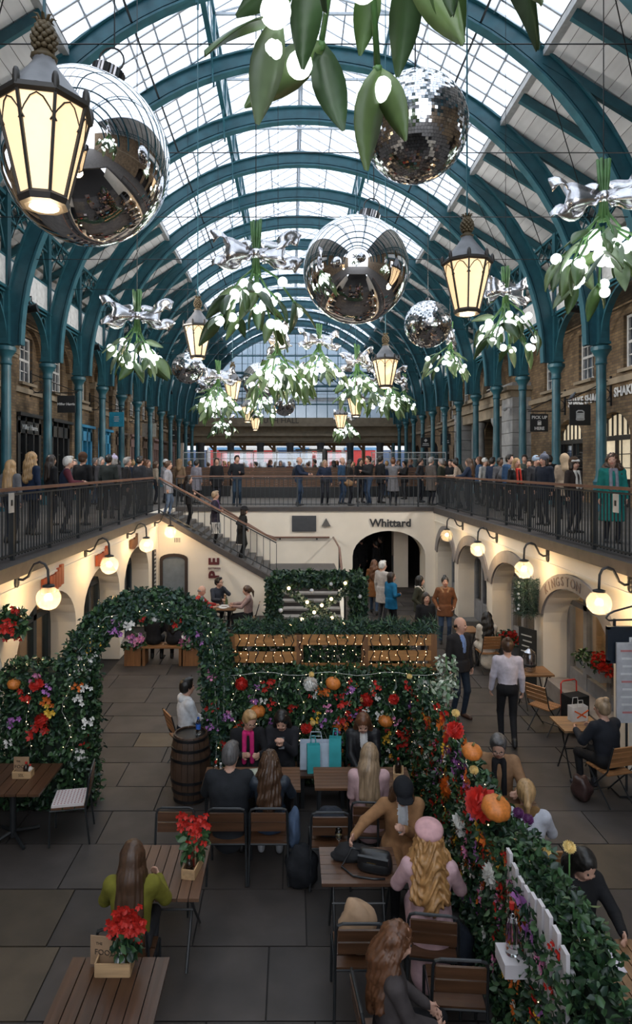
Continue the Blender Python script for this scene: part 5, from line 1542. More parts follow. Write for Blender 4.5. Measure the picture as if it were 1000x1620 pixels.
table('dark table between the scarf man and the ponytail woman', 2.2, 2.8, 6.85, 7.4, .75, 6, 'x', TDARK, 'ped')

chair(-2.74, 7.86, R(-80), 'brown chair with a dotted cushion beside the brown table')
chair(-1.27, 6.66, R(0), 'empty chair behind the slatted table with the flower pot')
chair(-1.37, 5.36, R(180), 'chair under the woman in the olive jacket')
chair(-0.71, 7.16, R(180), 'chair under the man in the dark hooded jacket')
chair(-0.25, 7.16, R(180), 'chair under the woman in the leather jacket')
chair(0.42, 7.08, R(180), 'chair with dark coats on it beside the pink blazer woman')
chair(0.90, 7.28, R(175), 'chair under the woman in the pink blazer')
chair(1.16, 6.72, R(0), 'chair under the woman in the camel coat')
chair(1.22, 5.52, R(172), 'chair under the woman with the pink beret')
chair(1.30, 5.04, R(176), 'empty chair close behind the woman with the pink beret')
chair(0.57, 5.42, R(180), 'chair holding the brown paper bag')
chair(-0.60, 8.62, 0, 'chair under the woman with the pink scarf')
chair(-0.12, 8.66, 0, 'chair under the woman with the phone')
chair(0.97, 8.55, 0, 'chair under the girl by the turquoise bag')
chair(0.72, 4.55, R(95), 'chair under the person whose hair shows at the bottom edge')
folding(4.42, 11.0, R(125), 'empty folding chair beside the black trolley')
folding(4.38, 8.72, R(195), 'folding chair under the woman in the black puffer jacket')
folding(4.40, 14.2, R(185), 'folding chair under the woman in the cream coat')
folding(-1.18, 17.3, R(-90), 'folding chair under the woman at the PIE table')
folding(-2.5, 17.15, R(90), 'folding chair under the diner in the red jacket')
folding(-2.1, 18.15, R(0), 'folding chair under the diner in the dark jacket')
folding(2.52, 7.75, R(0), 'folding chair under the man with the black scarf')
folding(2.45, 6.45, R(180), 'folding chair under the woman with the ponytail')
folding(2.5, 5.5, R(0), 'folding chair under the dark haired guest behind the picket panel')
# cushion
o = MB().box((0, 0, 0), (0.38, 0.38, 0.03)).build('seat_cushion', mat((0.62, 0.56, 0.55), rough=0.8, var=0.0)); o.location = (-2.75, 7.86, FZ + 0.482); o.rotation_euler = (0, 0, R(-80)); tag(o, 'white cushion with small red dots on the brown chair', 'cushion')
dm = mat((0.25, 0.03, 0.04)); DS = MB().box((0, 0, 0.0165), (0.014, 0.014, 0.002)).mesh('dot', dm)
for i in range(9):
    for j in range(9): obj('dot', DS, o, (-.16 + .04 * i, -.16 + .04 * j, 0))

# crates, bottles, menus on tables
CRW = wood((0.42, 0.27, 0.14), .7, 'x')
def crate(label, c, rz, w=.26, d=.13, h=.10):
    t = thing('condiment_crate', label, 'crate', c, rz)
    MB().box((0, 0, .006), (w, d, .012)).build('base', CRW, t)
    for s in (-1, 1): MB().box((0, s * d / 2, h / 2), (w, .012, h)).build('side_board', CRW, t); MB().box((s * w / 2, 0, h / 2), (.012, d, h)).build('end_board', CRW, t)
    text('lettering', 'SSL' if 'brown' in label else '', .05, DARKW, t, (0, -d / 2 - .008, h / 2), (R(90), 0, 0), .001) if 'brown' in label else None
    return t
CARD = mat((0.30, 0.19, 0.11), rough=.8, name='kraft_card')
def menu_card(label, c, rz, wtxt='FOOD', w=.22, h=.26):
    t = thing('menu_card', label, 'menu', c, rz)
    MB().box((0, 0, h / 2), (w, .008, h)).build('card', CARD, t); text('lettering', wtxt, .06, mat((0.03, 0.02, 0.015)), t, (0, -.006, h * .45), (R(90), 0, 0), .001)
    text('lettering', 'THE', .028, mat((0.03, 0.02, 0.015)), t, (-w * .2, -.006, h * .75), (R(90), 0, 0), .001)
crate('pale wooden crate with marked front on the brown table', (-3.33, 7.85, FZ + .75), 0, .22, .11, .085); menu_card('brown FOOD menu card standing in the crate on the brown table', (-3.36, 7.87, FZ + .765), 0, 'FOOD', .19, .22)
bottle((-3.29, 7.84, FZ + .765), .17, DARKG, REDCAP, 'brown sauce bottle in the crate on the brown table'); bottle((-3.25, 7.86, FZ + .765), .13, mat((0.5, 0.45, 0.4), rough=.3), REDCAP, 'small white topped jar in the crate on the brown table')
crate('pale wooden crate with the geranium on the slatted table', (-0.94, 6.03, FZ + .75), R(80), .28, .12, .09)
menu_card('kraft menu card behind the geranium on the slatted table', (-0.90, 6.1, FZ + .765), R(80), '', .17, .25)
bottle((-0.96, 5.95, FZ + .765), .17, DARKG, REDCAP, 'dark sauce bottle in the geranium crate')
def geranium(label, c, h=.34, seed=1):
    t = thing('potted_flower', label, 'flower', c); g_ = random.Random(seed)
    MB().lathe([(.04, 0), (.05, .1), (.053, .1), (.045, .09)], 12).build('pot', mat((0.25, 0.03, 0.02), rough=.4), t, 'auto')
    P_, N_ = tube_surface([(0, 0, .1), (0, 0, h * .6), (0, 0, h * .8)], .085, 110, seed); foliage('leaves', P_, N_, .08, GREENS[1:3], t, seed)
    MB().tube([(0, 0, .05), (0.01, 0, h)], .006, 5).build('stem', STEM, t)
    for i in range(6): obj('blossom', CLU['red'][i % 2], t, (g_.uniform(-.13, .13), g_.uniform(-.08, .05), h + g_.uniform(-.1, .1)), rot=(0, g_.uniform(-3, 3), 0), scale=1.05)
geranium('red geranium standing in the crate on the slatted table', (-0.94, 6.09, FZ + .765), .36, 3)
crate('pale wooden crate on the table of the scarf woman', (-0.90, 7.77, FZ + .75), R(20), .22, .11, .085); bottle((-0.93, 7.78, FZ + .765), .21, CLEAR, REDCAP, 'clear sauce bottle by the hooded jacket man'); bottle((-0.87, 7.79, FZ + .765), .18, CLEAR, mat((.6, .6, .6)), 'clear bottle with white cap by the hooded jacket man')
crate('pale wooden crate near the hedge end of the bag table', (1.33, 7.85, FZ + .75), R(80), .22, .11, .085); bottle((1.33, 7.86, FZ + .765), .21, DARKG, REDCAP, 'dark bottle in the crate near the side hedge')
crate('pale FOOD crate at the bottom edge of the picture', (-1.35, 4.83, FZ + .75), 0, .26, .13, .10); menu_card('large kraft FOOD menu card behind the olive jacket woman', (-1.43, 4.86, FZ + .765), R(-8), 'FOOD', .24, .22)
t_ = thing('potted_flower', 'round head of red geraniums in front of the olive jacket', 'flower', (-1.27, 4.86, FZ + .765)); t_.scale = (.85, .85, .85)
MB().tube([(0, 0, 0), (0, 0, .36)], .007, 5).build('stem', STEM, t_); P_, N_ = tube_surface([(0, 0, .12), (0, 0, .22), (0, 0, .3)], .08, 130, 5); foliage('leaves', P_, N_, .08, GREENS, t_, 5)
for i in range(14): obj('blossom', CLU['red'][i % 2], t_, (.09 * math.cos(i * 2.4), .07 * math.sin(i * 2.4), .36 + .05 * math.sin(i * 1.3)), rot=(0, i, 0), scale=1.1)
bottle((-1.30, 4.81, FZ + .765), .14, mat((.55, .55, .55), rough=.3), mat((.6, .6, .6)), 'white jar in the FOOD crate')
ml = MB().box((0, 0, .012), (.26, .34, .024)).build('magazine', mat((0.40, 0.42, 0.34), rough=.6, var=.35, scale=12)); ml.location = (-.40, 7.85, FZ + .75); ml.rotation_euler = (0, 0, R(10)); tag(ml, 'pale green magazine lying on the scarf woman table', 'magazine')
# wine glass, handbag, coat, bags
wg_ = thing('wine_glass', 'glass of white wine held over the table by the camel coat woman', 'glass', (0.47, 6.26, FZ + .80))
MB().lathe([(.035, 0), (.03, .006), (.005, .012), (.004, .09), (.02, .11), (.036, .14), (.038, .17), (.032, .21), (.031, .21), (.036, .17), (.033, .14), (.01, .112)], 16).build('bowl', CLEAR, wg_, True)
MB().lathe([(.003, .115), (.03, .14), (.034, .16), (.0, .16)], 14).build('wine', mat((0.6, 0.45, 0.12), rough=.1, trans=.6), wg_, True)
LEATH = mat((0.012, 0.013, 0.015), rough=.35, bump=.1, scale=30, name='black_leather'); BRASS = mat((.6, .45, .2), rough=.25, metal=1)
hb = thing('handbag', 'black leather handbag lying on the smooth brown table', 'handbag', (.80, 6.05, FZ + .75), R(-18)); hb.scale = (.85, .85, .85)
m = MB(); vs = []; fs = []; n = 16
for j, (z, a, b) in enumerate(((0, .18, .11), (.04, .20, .125), (.12, .19, .11), (.19, .17, .07), (.21, .16, .04))):
    for i in range(n):
        t = 2 * PI * i / n; c, s = math.cos(t), math.sin(t); vs.append((a * abs(c) ** .6 * (1 if c > 0 else -1), b * abs(s) ** .6 * (1 if s > 0 else -1), z))
for j in range(4):
    for i in range(n): fs.append((j * n + i, j * n + (i + 1) % n, (j + 1) * n + (i + 1) % n, (j + 1) * n + i))
fs += [tuple(range(n - 1, -1, -1)), tuple(range(4 * n, 5 * n))]
m.add(vs, fs).build('body', LEATH, hb, True)
MB().tube([(-.17, 0, .17), (-.26, -.02, .2), (-.34, -.06, .05), (-.36, -.1, .015), (-.2, -.22, .012), (.02, -.2, .012), (.14, -.16, .012)], .012, 6).build('strap', LEATH, hb, True)
MB().box((-.02, -.122, .13), (.1, .006, .006)).build('zip', BRASS, hb)
MB().box((0, -.115, .16), (.34, .03, .08), Matrix.Rotation(.3, 3, 'X')).build('flap', LEATH, hb)
FUR = mat((0.008, 0.008, 0.010), rough=.9, name='black_wool')
def heap(name, label, cat, c, d, m_, seed, rz=0):
    """crumpled soft heap"""
    g_ = np.random.default_rng(seed); mb = MB().ball((0, 0, 0), 1, 20, 12)
    V = np.array(mb.v); ph = g_.uniform(0, 6, 6)
    k = 1 + .10 * np.sin(V[:, 0] * 5 + ph[0]) * np.sin(V[:, 1] * 4 + ph[1]) + .09 * np.sin(V[:, 2] * 6 + ph[2] + V[:, 0] * 3) + .05 * np.sin(V[:, 1] * 11 + ph[3])
    V = V * k[:, None] * np.array(d) / 2; V[:, 2] = np.maximum(V[:, 2], -d[2] * .42)
    mb.v = [tuple(v) for v in V]
    o = mb.build(name, m_, None, True); o.location = (c[0], c[1], c[2] + d[2] * .42); o.rotation_euler = (0, 0, rz)
    return tag(o, label, cat)
heap('wool_coat', 'black woolly coat bunched on the smooth brown table', 'coat', (.60, 6.22, FZ + .75), (.40, .26, .13), FUR, 4)
heap('draped_coat', 'dark coats heaped on the chair beside the pink blazer', 'coat', (.42, 7.12, FZ + .467), (.38, .36, .30), fabric((.02, .025, .035)), 5)
heap('backpack', 'black backpack slumped on the floor between the chairs', 'backpack', (.10, 6.95, FZ), (.36, .30, .45), fabric((.012, .013, .016)), 6)
heap('backpack', 'dark bag on the floor against the side hedge', 'bag', (1.56, 5.9, FZ), (.28, .42, .32), fabric((.016, .02, .03)), 8)
heap('patterned_bag', 'brown patterned bag on the floor by the side hedge', 'bag', (1.58, 6.75, FZ), (.28, .34, .34), mat((0.16, 0.11, 0.09), rough=.8, var=.6, scale=30), 9)
heap('leather_bag', 'dark brown leather bag on the floor beside the black puffer jacket', 'bag', (4.02, 8.75, FZ), (.26, .30, .36), mat((.04, .02, .018), rough=.4), 10)
heap('paper_bag', 'crumpled brown paper bag on the chair at the bottom', 'paper bag', (.57, 5.42, FZ + .467), (.32, .30, .44), mat((.40, .26, .16), rough=.8, var=.2, bump=.4, scale=5), 11)
heap('denim_jacket', 'denim jacket hanging from the chair of the leather jacket woman', 'jacket', (0.03, 7.1, FZ + .35), (.14, .24, .45), fabric((.06, .09, .15)), 12)
def shopping_bag(label, c, d, m_, rz=0):
    t = thing('shopping_bag', label, 'shopping bag', c, rz)
    w, dp, h = d; m = MB(); e = .004
    m.box((0, -dp / 2, h / 2), (w, e, h)); m.box((0, dp / 2, h / 2), (w, e, h)); m.box((-w / 2, 0, h / 2), (e, dp, h)); m.box((w / 2, 0, h / 2), (e, dp, h)); m.box((0, 0, .003), (w, dp, e)); m.build('paper_body', m_, t)
    for s in (-1, 1): MB().tube([(-w * .2, s * dp / 2, h), (-w * .15, s * dp / 2, h + .1), (w * .15, s * dp / 2, h + .1), (w * .2, s * dp / 2, h)], .005, 5).build('handle', m_, t)
TQ = mat((0.05, 0.42, 0.45), rough=.6, name='turquoise_paper'); WP = mat((.55, .62, .72), rough=.6)
shopping_bag('large pale blue shopping bag on the bench by the hedge', (.34, 8.72, FZ + .45), (.44, .14, .36), WP); shopping_bag('turquoise bag in front of the pale blue bag', (.30, 8.58, FZ + .45), (.17, .08, .38), TQ, .1); shopping_bag('tall turquoise bag beside the girl', (.60, 8.62, FZ + .45), (.16, .09, .46), TQ, -.15)
bs = thing('hedge_bench', 'dark bench along the back hedge under the shopping bags', 'bench', (.42, 8.68, FZ))
for k in range(3): MB().box((0, -.14 + .14 * k, .4325), (.62, .125, .035)).build('slat', TDARK, bs)
for s in (-1, 1): MB().box((s * .27, 0, .205), (.05, .36, .41)).build('leg', LEGM, bs)
pbg = shopping_bag('white paper bag with orange stripes on the small slatted table', (4.35, 9.6, FZ + .75), (.26, .12, .22), mat((.6, .58, .56), rough=.6), .2)
for k in range(2): MB().box((.04 * k, -.064, .11), (.22, .004, .022), Matrix.Rotation(.5 - k, 3, 'Y')).build('stripe', mat((.7, .12, .02)), bpy.data.objects['shopping_bag.003'])
ur = thing('steel_urn', 'tall steel urn on the small table by the pier', 'urn', (4.52, 12.0, FZ + .72)); ur.scale = (.85, .85, .85)
MB().lathe([(.12, 0), (.13, .02), (.13, .36), (.115, .4), (.12, .42), (.06, .47), (.03, .5)], 18).build('body', mat((.5, .5, .52), rough=.2, metal=1), ur, 'auto'); MB().lathe([(.14, .12), (.14, .16), (.13, .17)], 18).build('band', IRON, ur, 'auto'); MB().tube([(-.13, 0, .08), (-.19, 0, .08), (-.19, 0, .04)], .012, 6).build('tap', IRON, ur)
cb = thing('chalkboard', 'tall black chalkboard leaning at the pier under the fir swag', 'chalkboard', (4.86, 13.0, FZ), R(-60)); cb.scale = (.85, .85, .85)
MB().box((0, 0, .75), (.5, .04, 1.5)).build('board', mat((.012, .014, .015), rough=.6), cb)
for k in range(8): MB().box((-.02 + .03 * math.sin(k * 2), -.024, 1.32 - k * .13), (.3 - .04 * (k % 3), .004, .03)).build('chalk_line', mat((.45, .45, .43)), cb)
o = MB().box((0, 0, .22), (.6, .5, .44)).build('stone_block', mat((.10, .098, .095), rough=.8, bump=.2)); o.location = (4.75, 17.2, FZ); tag(o, 'dark grey stone block at the foot of the wall near the passage', 'stone block')
for c_, d_ in (((5.36, 11.4, FZ + .17), (.46, 2.7, .34)),): 
    o = MB().box((0, 0, 0), d_).build('shop_step', BAND); o.location = c_; tag(o, 'grey stone step below the KINGSTON shop front', 'step')
tr = thing('hand_trolley', 'black bag on a red framed hand trolley by the step', 'trolley', (4.86, 10.9, FZ), R(20)); tr.scale = (.85, .85, .85)
MB().tube([(-.2, .1, .1), (-.2, .12, 1.0), (-.15, .12, 1.04), (.15, .12, 1.04), (.2, .12, 1.0), (.2, .1, .1)], .014, 6).build('frame', mat((.5, .03, .02), rough=.4), tr)
MB().box((0, -.05, .5), (.44, .3, .6)).build('bag', fabric((.012, .012, .013)), tr); MB().box((0, -.05, .14), (.4, .3, .02)).build('plate', IRON, tr)
for s in (-1, 1): MB().cyl((s * .17, .1, .09), (s * .21, .1, .09), .09, n=14).build('wheel', IRON, tr)
hs = thing('hanging_sign', 'navy hanging sign with a white letter on an iron bracket', 'sign', (4.80, 9.0, 2.92))
MB().box((0, 0, 0), (.62, .06, .5)).build('board', mat((.012, .018, .028), rough=.4), hs); m = MB()
for z in (-.24, .24): m.box((0, -.02, z), (.64, .06, .04))
for x_ in (-.3, .3): m.box((x_, -.02, 0), (.04, .06, .5))
m.build('moulding', mat((.012, .018, .028), rough=.4), hs); text('letter', 'E', .34, WHITE, hs, (.05, -.04, -.02), (R(90), 0, 0), .004)
MB().tube([(.34, 0, .62), (-.2, 0, .47), (-.28, 0, .43), (-.32, 0, .37), (-.28, 0, .34), (.34, 0, .36)], .014, 6).build('bracket', IRON, hs); MB().box((-.2, 0, .3), (.03, .03, .12)).build('hanger', IRON, hs)
bn_ = thing('menu_banner', 'pale grey menu banner below the navy hanging sign', 'menu board', (4.72, 8.9, FZ + 1.0)); bn_.scale = (.85, .85, .9)
MB().box((0, 0, .62), (.34, .04, 1.25)).build('panel', mat((.42, .42, .44), rough=.5), bn_)
for k in range(9): MB().box((0, -.024, 1.12 - k * .12), (.22 - .03 * (k % 3), .004, .03)).build('print_line', mat((.45, .18, .18) if k % 4 == 0 else (.6, .6, .6)), bn_)
MB().cyl((0, 0, -1.1), (0, 0, 0.02), .02, n=8).build('leg', IRON, bn_); MB().box((0, 0, -1.085), (.4, .34, .03)).build('foot', IRON, bn_)
# pie table food
for k, (x_, y_) in enumerate(((-2.02, 17.3), (-1.85, 17.45), (-1.66, 17.3), (-1.85, 17.15))):
    o = MB().lathe([(.04, 0), (.11, .012), (.115, .02), (.05, .012)], 14).build('plate', mat((.6, .58, .55), rough=.3)); o.location = (x_, y_, FZ + .75); tag(o, ['white plate before the man in red', 'white plate in the middle of the PIE table', 'white plate before the woman at the PIE table', 'white plate nearest the PIE table edge'][k], 'plate')
bottle((-1.95, 17.55, FZ + .75), .24, DARKG, IRON, 'dark bottle on the PIE table'); bottle((-1.80, 17.57, FZ + .75), .22, mat((.05, .08, .03), rough=.2), IRON, 'green bottle on the PIE table')
o = MB().box((0, 0, .003), (.21, .29, .006)).build('menu_sheet', mat((.6, .55, .6))); o.location = (2.45, 4.95, FZ + .75); tag(o, 'white menu sheet on the walkway table', 'menu')
# ------------------------------------------------------------------ people
def _rc(P, a, b, r1, r2):
    ba = b - a; l2 = float(ba @ ba) + 1e-9
    t = np.clip(((P - a) @ ba) / l2, 0, 1)
    d = P - a - t[..., None] * ba
    return np.sqrt((d * d).sum(-1)) - (r1 + (r2 - r1) * t)
def _el(P, c, r, M):
    q = (P - c) @ M                      # columns of M = local axes
    k0 = np.sqrt(((q / r) ** 2).sum(-1)); k1 = np.sqrt(((q / (r * r)) ** 2).sum(-1)) + 1e-9
    return np.where(k0 < 1e-6, -r.min(), k0 * (k0 - 1) / k1)
def _ec(P, a, b, r1, r2, sy):
    s = np.array([1, 1 / sy, 1]); return _rc(P * s, a * s, b * s, r1, r2) * (sy if sy < 1 else 1)
def _ck(P, a, b, r1, r2, sy):
    # upright elliptical coat skirt with a flat hem; a = top centre, b = hem centre
    t = np.clip((a[2] - P[..., 2]) / (a[2] - b[2]), 0, 1)
    q = np.sqrt((P[..., 0] - a[0]) ** 2 + ((P[..., 1] - a[1]) / sy) ** 2) - (r1 + (r2 - r1) * t)
    return np.maximum(q * .85, np.maximum(b[2] - P[..., 2], P[..., 2] - a[2]))
def _ev(p, P):
    if p[0] == 'ck': return _ck(P, *p[1])
    if p[0] == 'rc': return _rc(P, *p[1])
    if p[0] == 'el': return _el(P, *p[1])
    return _ec(P, *p[1])
def _bb(p):
    if p[0] == 'el':
        c, r, M = p[1]; e = np.sqrt(((M * r) ** 2).sum(1)); return c - e, c + e
    a, b, r1, r2 = p[1][:4]; r = max(r1, r2); return np.minimum(a, b) - r, np.maximum(a, b) + r
def sdf_mesh(name, prims, h, mats, cut=None, disp=None):
    """smooth union of primitives (type, params, material, blend) -> one continuous surface"""
    bbs = [_bb(p) for p in prims]
    lo = np.min([b[0] for b in bbs], 0) - 3 * h; hi = np.max([b[1] for b in bbs], 0) + 3 * h
    n = np.ceil((hi - lo) / h).astype(int) + 1
    ax = [lo[i] + h * np.arange(n[i]) for i in range(3)]
    D = np.full(n, 0.3)
    for p, (b0, b1) in zip(prims, bbs):
        k = p[3]; mg = k + 3 * h
        i0 = np.maximum(((b0 - mg - lo) / h).astype(int), 0); i1 = np.minimum(((b1 + mg - lo) / h).astype(int) + 2, n)
        sl = tuple(slice(i0[q], i1[q]) for q in range(3))
        G = np.stack(np.meshgrid(ax[0][sl[0]], ax[1][sl[1]], ax[2][sl[2]], indexing='ij'), -1)
        d = _ev(p, G); c = D[sl]
        hh = np.maximum(k - np.abs(c - d), 0) / k
        D[sl] = np.minimum(c, d) - hh * hh * k * 0.25
    if cut or disp:
        G = np.stack(np.meshgrid(*ax, indexing='ij'), -1)
        if disp: D = D + disp(G)
        for p in cut or []: D = np.maximum(D, -_ev(p, G))
    ins = D < 0
    c0 = [slice(None, -1), slice(1, None)]
    cnt = np.zeros(n - 1, int)
    for i in (0, 1):
        for j in (0, 1):
            for k in (0, 1): cnt += ins[c0[i], c0[j], c0[k]]
    act = (cnt > 0) & (cnt < 8)
    idx = -np.ones(n - 1, int); cells = np.argwhere(act); idx[act] = np.arange(len(cells))
    acc = np.zeros((len(cells), 3)); num = np.zeros(len(cells))
    cor = [(i, j, k) for i in (0, 1) for j in (0, 1) for k in (0, 1)]
    for a in range(8):
        for b in range(a + 1, 8):
            A, B = np.array(cor[a]), np.array(cor[b])
            if abs(A - B).sum() != 1: continue
            va = D[tuple((cells + A).T)]; vb = D[tuple((cells + B).T)]
            m = (va < 0) != (vb < 0)
            t = np.where(m, va / (va - vb + 1e-12), 0)
            acc += np.where(m[:, None], A + (B - A) * t[:, None], 0); num += m
    V = lo + h * (cells + acc / num[:, None])
    F = []
    for axis in range(3):
        u, v = (axis + 1) % 3, (axis + 2) % 3
        s0 = [slice(None)] * 3; s1 = [slice(None)] * 3; s0[axis] = slice(None, -1); s1[axis] = slice(1, None)
        a, b = ins[tuple(s0)], ins[tuple(s1)]
        for sg, msk in ((1, a & ~b), (-1, ~a & b)):
            e = np.argwhere(msk); e = e[(e[:, u] > 0) & (e[:, v] > 0) & (e[:, u] < n[u] - 1) & (e[:, v] < n[v] - 1)]
            if not len(e): continue
            def at(du, dv):
                q = e.copy(); q[:, u] += du; q[:, v] += dv; return idx[tuple(q.T)]
            Q = np.stack([at(-1, -1), at(0, -1), at(0, 0), at(-1, 0)], 1)
            F.append(Q if sg > 0 else Q[:, ::-1])
    F = np.concatenate(F); F = F[(F >= 0).all(1)]
    me = bpy.data.meshes.new(name)
    me.vertices.add(len(V)); me.vertices.foreach_set('co', V.ravel())
    me.loops.add(F.size); me.loops.foreach_set('vertex_index', F.ravel().astype(np.int32))
    me.polygons.add(len(F)); me.polygons.foreach_set('loop_start', np.arange(0, F.size, 4, dtype=np.int32))
    for m in mats: me.materials.append(m)
    if len(mats) > 1:
        C = V[F].mean(1); best = np.full(len(C), 9.0); mi = np.zeros(len(C), np.int32)
        for p in prims:
            d = _ev(p, C) - (0.004 if len(p) > 4 else 0); m = d < best; best[m] = d[m]; mi[m] = p[2]
        me.polygons.foreach_set('material_index', mi)
    me.polygons.foreach_set('use_smooth', np.ones(len(F), bool))
    me.update(calc_edges=True); me.validate()
    return me
A3 = lambda *v: np.array(v, float)
I3 = np.eye(3)
def rotm(pitch=0.0, yaw=0.0, roll=0.0):
    m = Matrix.Rotation(yaw, 3, 'Z') @ Matrix.Rotation(pitch, 3, 'X') @ Matrix.Rotation(roll, 3, 'Y')
    return np.array(m)
def ik(a, b, l1, l2, pole):
    d = b - a; L = np.linalg.norm(d)
    if L > (l1 + l2) * 0.995: b = a + d / L * (l1 + l2) * 0.995; d = b - a; L = np.linalg.norm(d)
    u = d / L; x = (l1 * l1 - l2 * l2 + L * L) / (2 * L); hgt = math.sqrt(max(l1 * l1 - x * x, 1e-6))
    p = pole - u * (pole @ u); p = p / (np.linalg.norm(p) + 1e-9)
    return a + u * x + p * hgt, b
SKIN = {'a': (0.52, 0.30, 0.22), 'b': (0.42, 0.23, 0.16), 'c': (0.13, 0.065, 0.04), 'd': (0.58, 0.36, 0.28)}
HAIRC = {'black': (0.010, 0.008, 0.007), 'dark': (0.022, 0.013, 0.009), 'brown': (0.060, 0.030, 0.016), 'auburn': (0.11, 0.045, 0.02), 'blond': (0.36, 0.22, 0.10), 'ash': (0.26, 0.18, 0.11), 'grey': (0.20, 0.19, 0.185), 'white': (0.55, 0.53, 0.50), 'gold': (0.36, 0.19, 0.07), 'pepper': (0.085, 0.08, 0.08)}
HANDS = {'down': ((.25, -.02, .80), (-.25, -.02, .80)), 'pocket': ((.21, -.10, .97), (-.21, -.10, .97)), 'rail': ((.22, -.36, 1.12), (-.22, -.36, 1.12)), 'phone': ((.05, -.30, 1.20), (-.05, -.30, 1.18)), 'chest': ((.08, -.24, 1.15), (-.22, -.10, .95)), 'bag': ((.26, -.05, .78), (-.17, -.16, 1.12)), 'walk': ((.25, -.20, .84), (-.25, .14, .84)), 'camera': ((.07, -.24, 1.50), (-.07, -.24, 1.50)),
         'lap': ((.10, -.30, .64), (-.10, -.30, .64)), 'table': ((.17, -.40, .82), (-.17, -.40, .82)), 'chin': ((.07, -.14, 1.10), (-.16, -.38, .82)), 'sphone': ((.05, -.30, .95), (-.05, -.30, .95))}
EYEM = MB().ball((0, 0, 0), 0.0095, 8, 6).mesh('eye', mat((0.012, 0.010, 0.009), rough=0.15, name='eye_dark'), True)
def person(label, loc, rz, H=1.7, pose='stand', hands='down', top=(.02, .02, .025), bot=(.02, .022, .03), hair='short', hc='brown', skin='a', h=.018, lean=0.0, look=(0, 0), coat=0.0, hat=None, hatc=(.02, .02, .02), scarf=None, inner=None, shoes=(.015, .014, .014), gloss=.85, puff=1.0, glasses=False, hem=None, feet=None, glove=None, group=None, sleeves=None, bulk=1.0):
    s = H / 1.7
    t = thing('person', label, 'person', loc, rz, group)
    sit = pose == 'sit'
    pel = A3(0, 0, .555 if sit else .93); spine = rotm(lean)      # positive pitch leans towards -Y
    L = lambda v: pel + spine @ A3(*v)
    if not sit and lean: pel = pel + A3(0, .10 * lean, -.02)
    ch = L((0, 0, .31)); nk = L((0, .005, .535)); shz = .455; shw = .172 * bulk
    hR = rotm(lean * .4 + look[1], look[0]); hd = nk + hR @ A3(0, -.022, .142)
    HS_ = 1.09
    HL = lambda *v: hd + hR @ (A3(*v) * HS_)
    pr = []
    add = lambda ty, par, m, k=.03, pri=None: pr.append((ty, par, m, k) if pri is None else (ty, par, m, k, pri))
    f = 1.05 * puff * bulk
    tm = 1; bm = 1 if coat > 0.05 else 2
    add('el', (pel + A3(0, .01, .0), A3(.158 * f, .122 * f, .13), spine), bm, .05)
    add('el', (L((0, 0, .16)), A3(.148 * f, .115 * f, .17), spine), tm, .06)
    add('el', (L((0, .005, .33)), A3(.165 * f, .122 * f, .185), spine), tm, .06)
    sh = {}
    for e in (1, -1): sh[e] = L((e * shw, .01, shz))
    add('rc', (sh[1], sh[-1], .066, .066), tm, .06)
    add('rc', (L((0, .012, .46)), hd + hR @ A3(0, .015, -.06), .054, .05), 0, .02)
    if scarf is None: add('rc', (L((-.05, .01, .475)), L((.05, .01, .475)), .058, .058), tm, .03)
    if inner: add('el', (L((0, -.075, .36)), A3(.055, .068, .16), spine), 5, .012, 1)
    # head
    add('el', (HL(0, .008, .018), A3(.077, .096, .106) * HS_, hR), 0, .01)
    add('el', (HL(0, -.022, -.055), A3(.055, .066, .068) * HS_, hR), 0, .04)
    add('el', (HL(0, -.094, -.012), A3(.013, .020, .024), hR @ rotm(-.25)), 0, .014)
    for e in (1, -1):
        add('el', (HL(e * .077, .012, -.008), A3(.010, .020, .030), hR), 0, .008)
        add('el', (HL(e * .034, -.086, -.030), A3(.022, .014, .018), hR), 0, .02)
    add('el', (HL(0, -.084, -.062), A3(.022, .010, .009), hR), 4, .006, 1)
    # legs
    if feet is None:
        feet = ((.11, -.40, .0), (-.11, -.38, .0)) if sit else ((.10, -.02, .0), (-.10, .02, .0))
        if pose == 'walk': feet = ((.09, -.26, .0), (-.09, .24, .03))
    for e, ft in zip((1, -1), feet):
        hip = pel + A3(e * .088, 0, -.02); an = A3(ft[0], ft[1] + .03, ft[2] + .085)
        kn, an = ik(hip, an, .425, .42, A3(e * .08, -1, .25 if sit else 0))
        add('rc', (hip, kn, .086, .060), 1 if (coat > .3 and sit) else 2, .03); add('rc', (kn, an, .058, .042), 2, .02)
        add('rc', (an + A3(0, .02, -.045), an + A3(e * .02, -.15, -.055), .042, .034), 3, .015)
        add('rc', (an + A3(0, .015, -.02), an + A3(0, 0, .03), .042, .044), 3, .015)
    if coat > .05 and not sit:
        hz = .93 - coat
        add('ck', (A3(0, pel[1], 1.0), A3(0, pel[1], max(hz, .12)), .162 * min(f, 1.1), (.175 + .10 * coat) * min(f, 1.1), .76), 1, .04)
    if coat > .05 and sit:
        for e in (1, -1): add('rc', (pel + A3(e * .09, 0, 0), pel + A3(e * .12, -.30, -.02), .105, .09), 1, .05)
        add('ec', (pel + A3(0, .05, -.02), pel + A3(0, .09, -.02 - coat * .6), .15, .17, .6), 1, .05)
    # arms and hands
    hs = HANDS[hands] if isinstance(hands, str) else hands
    am = 6 if sleeves else 1
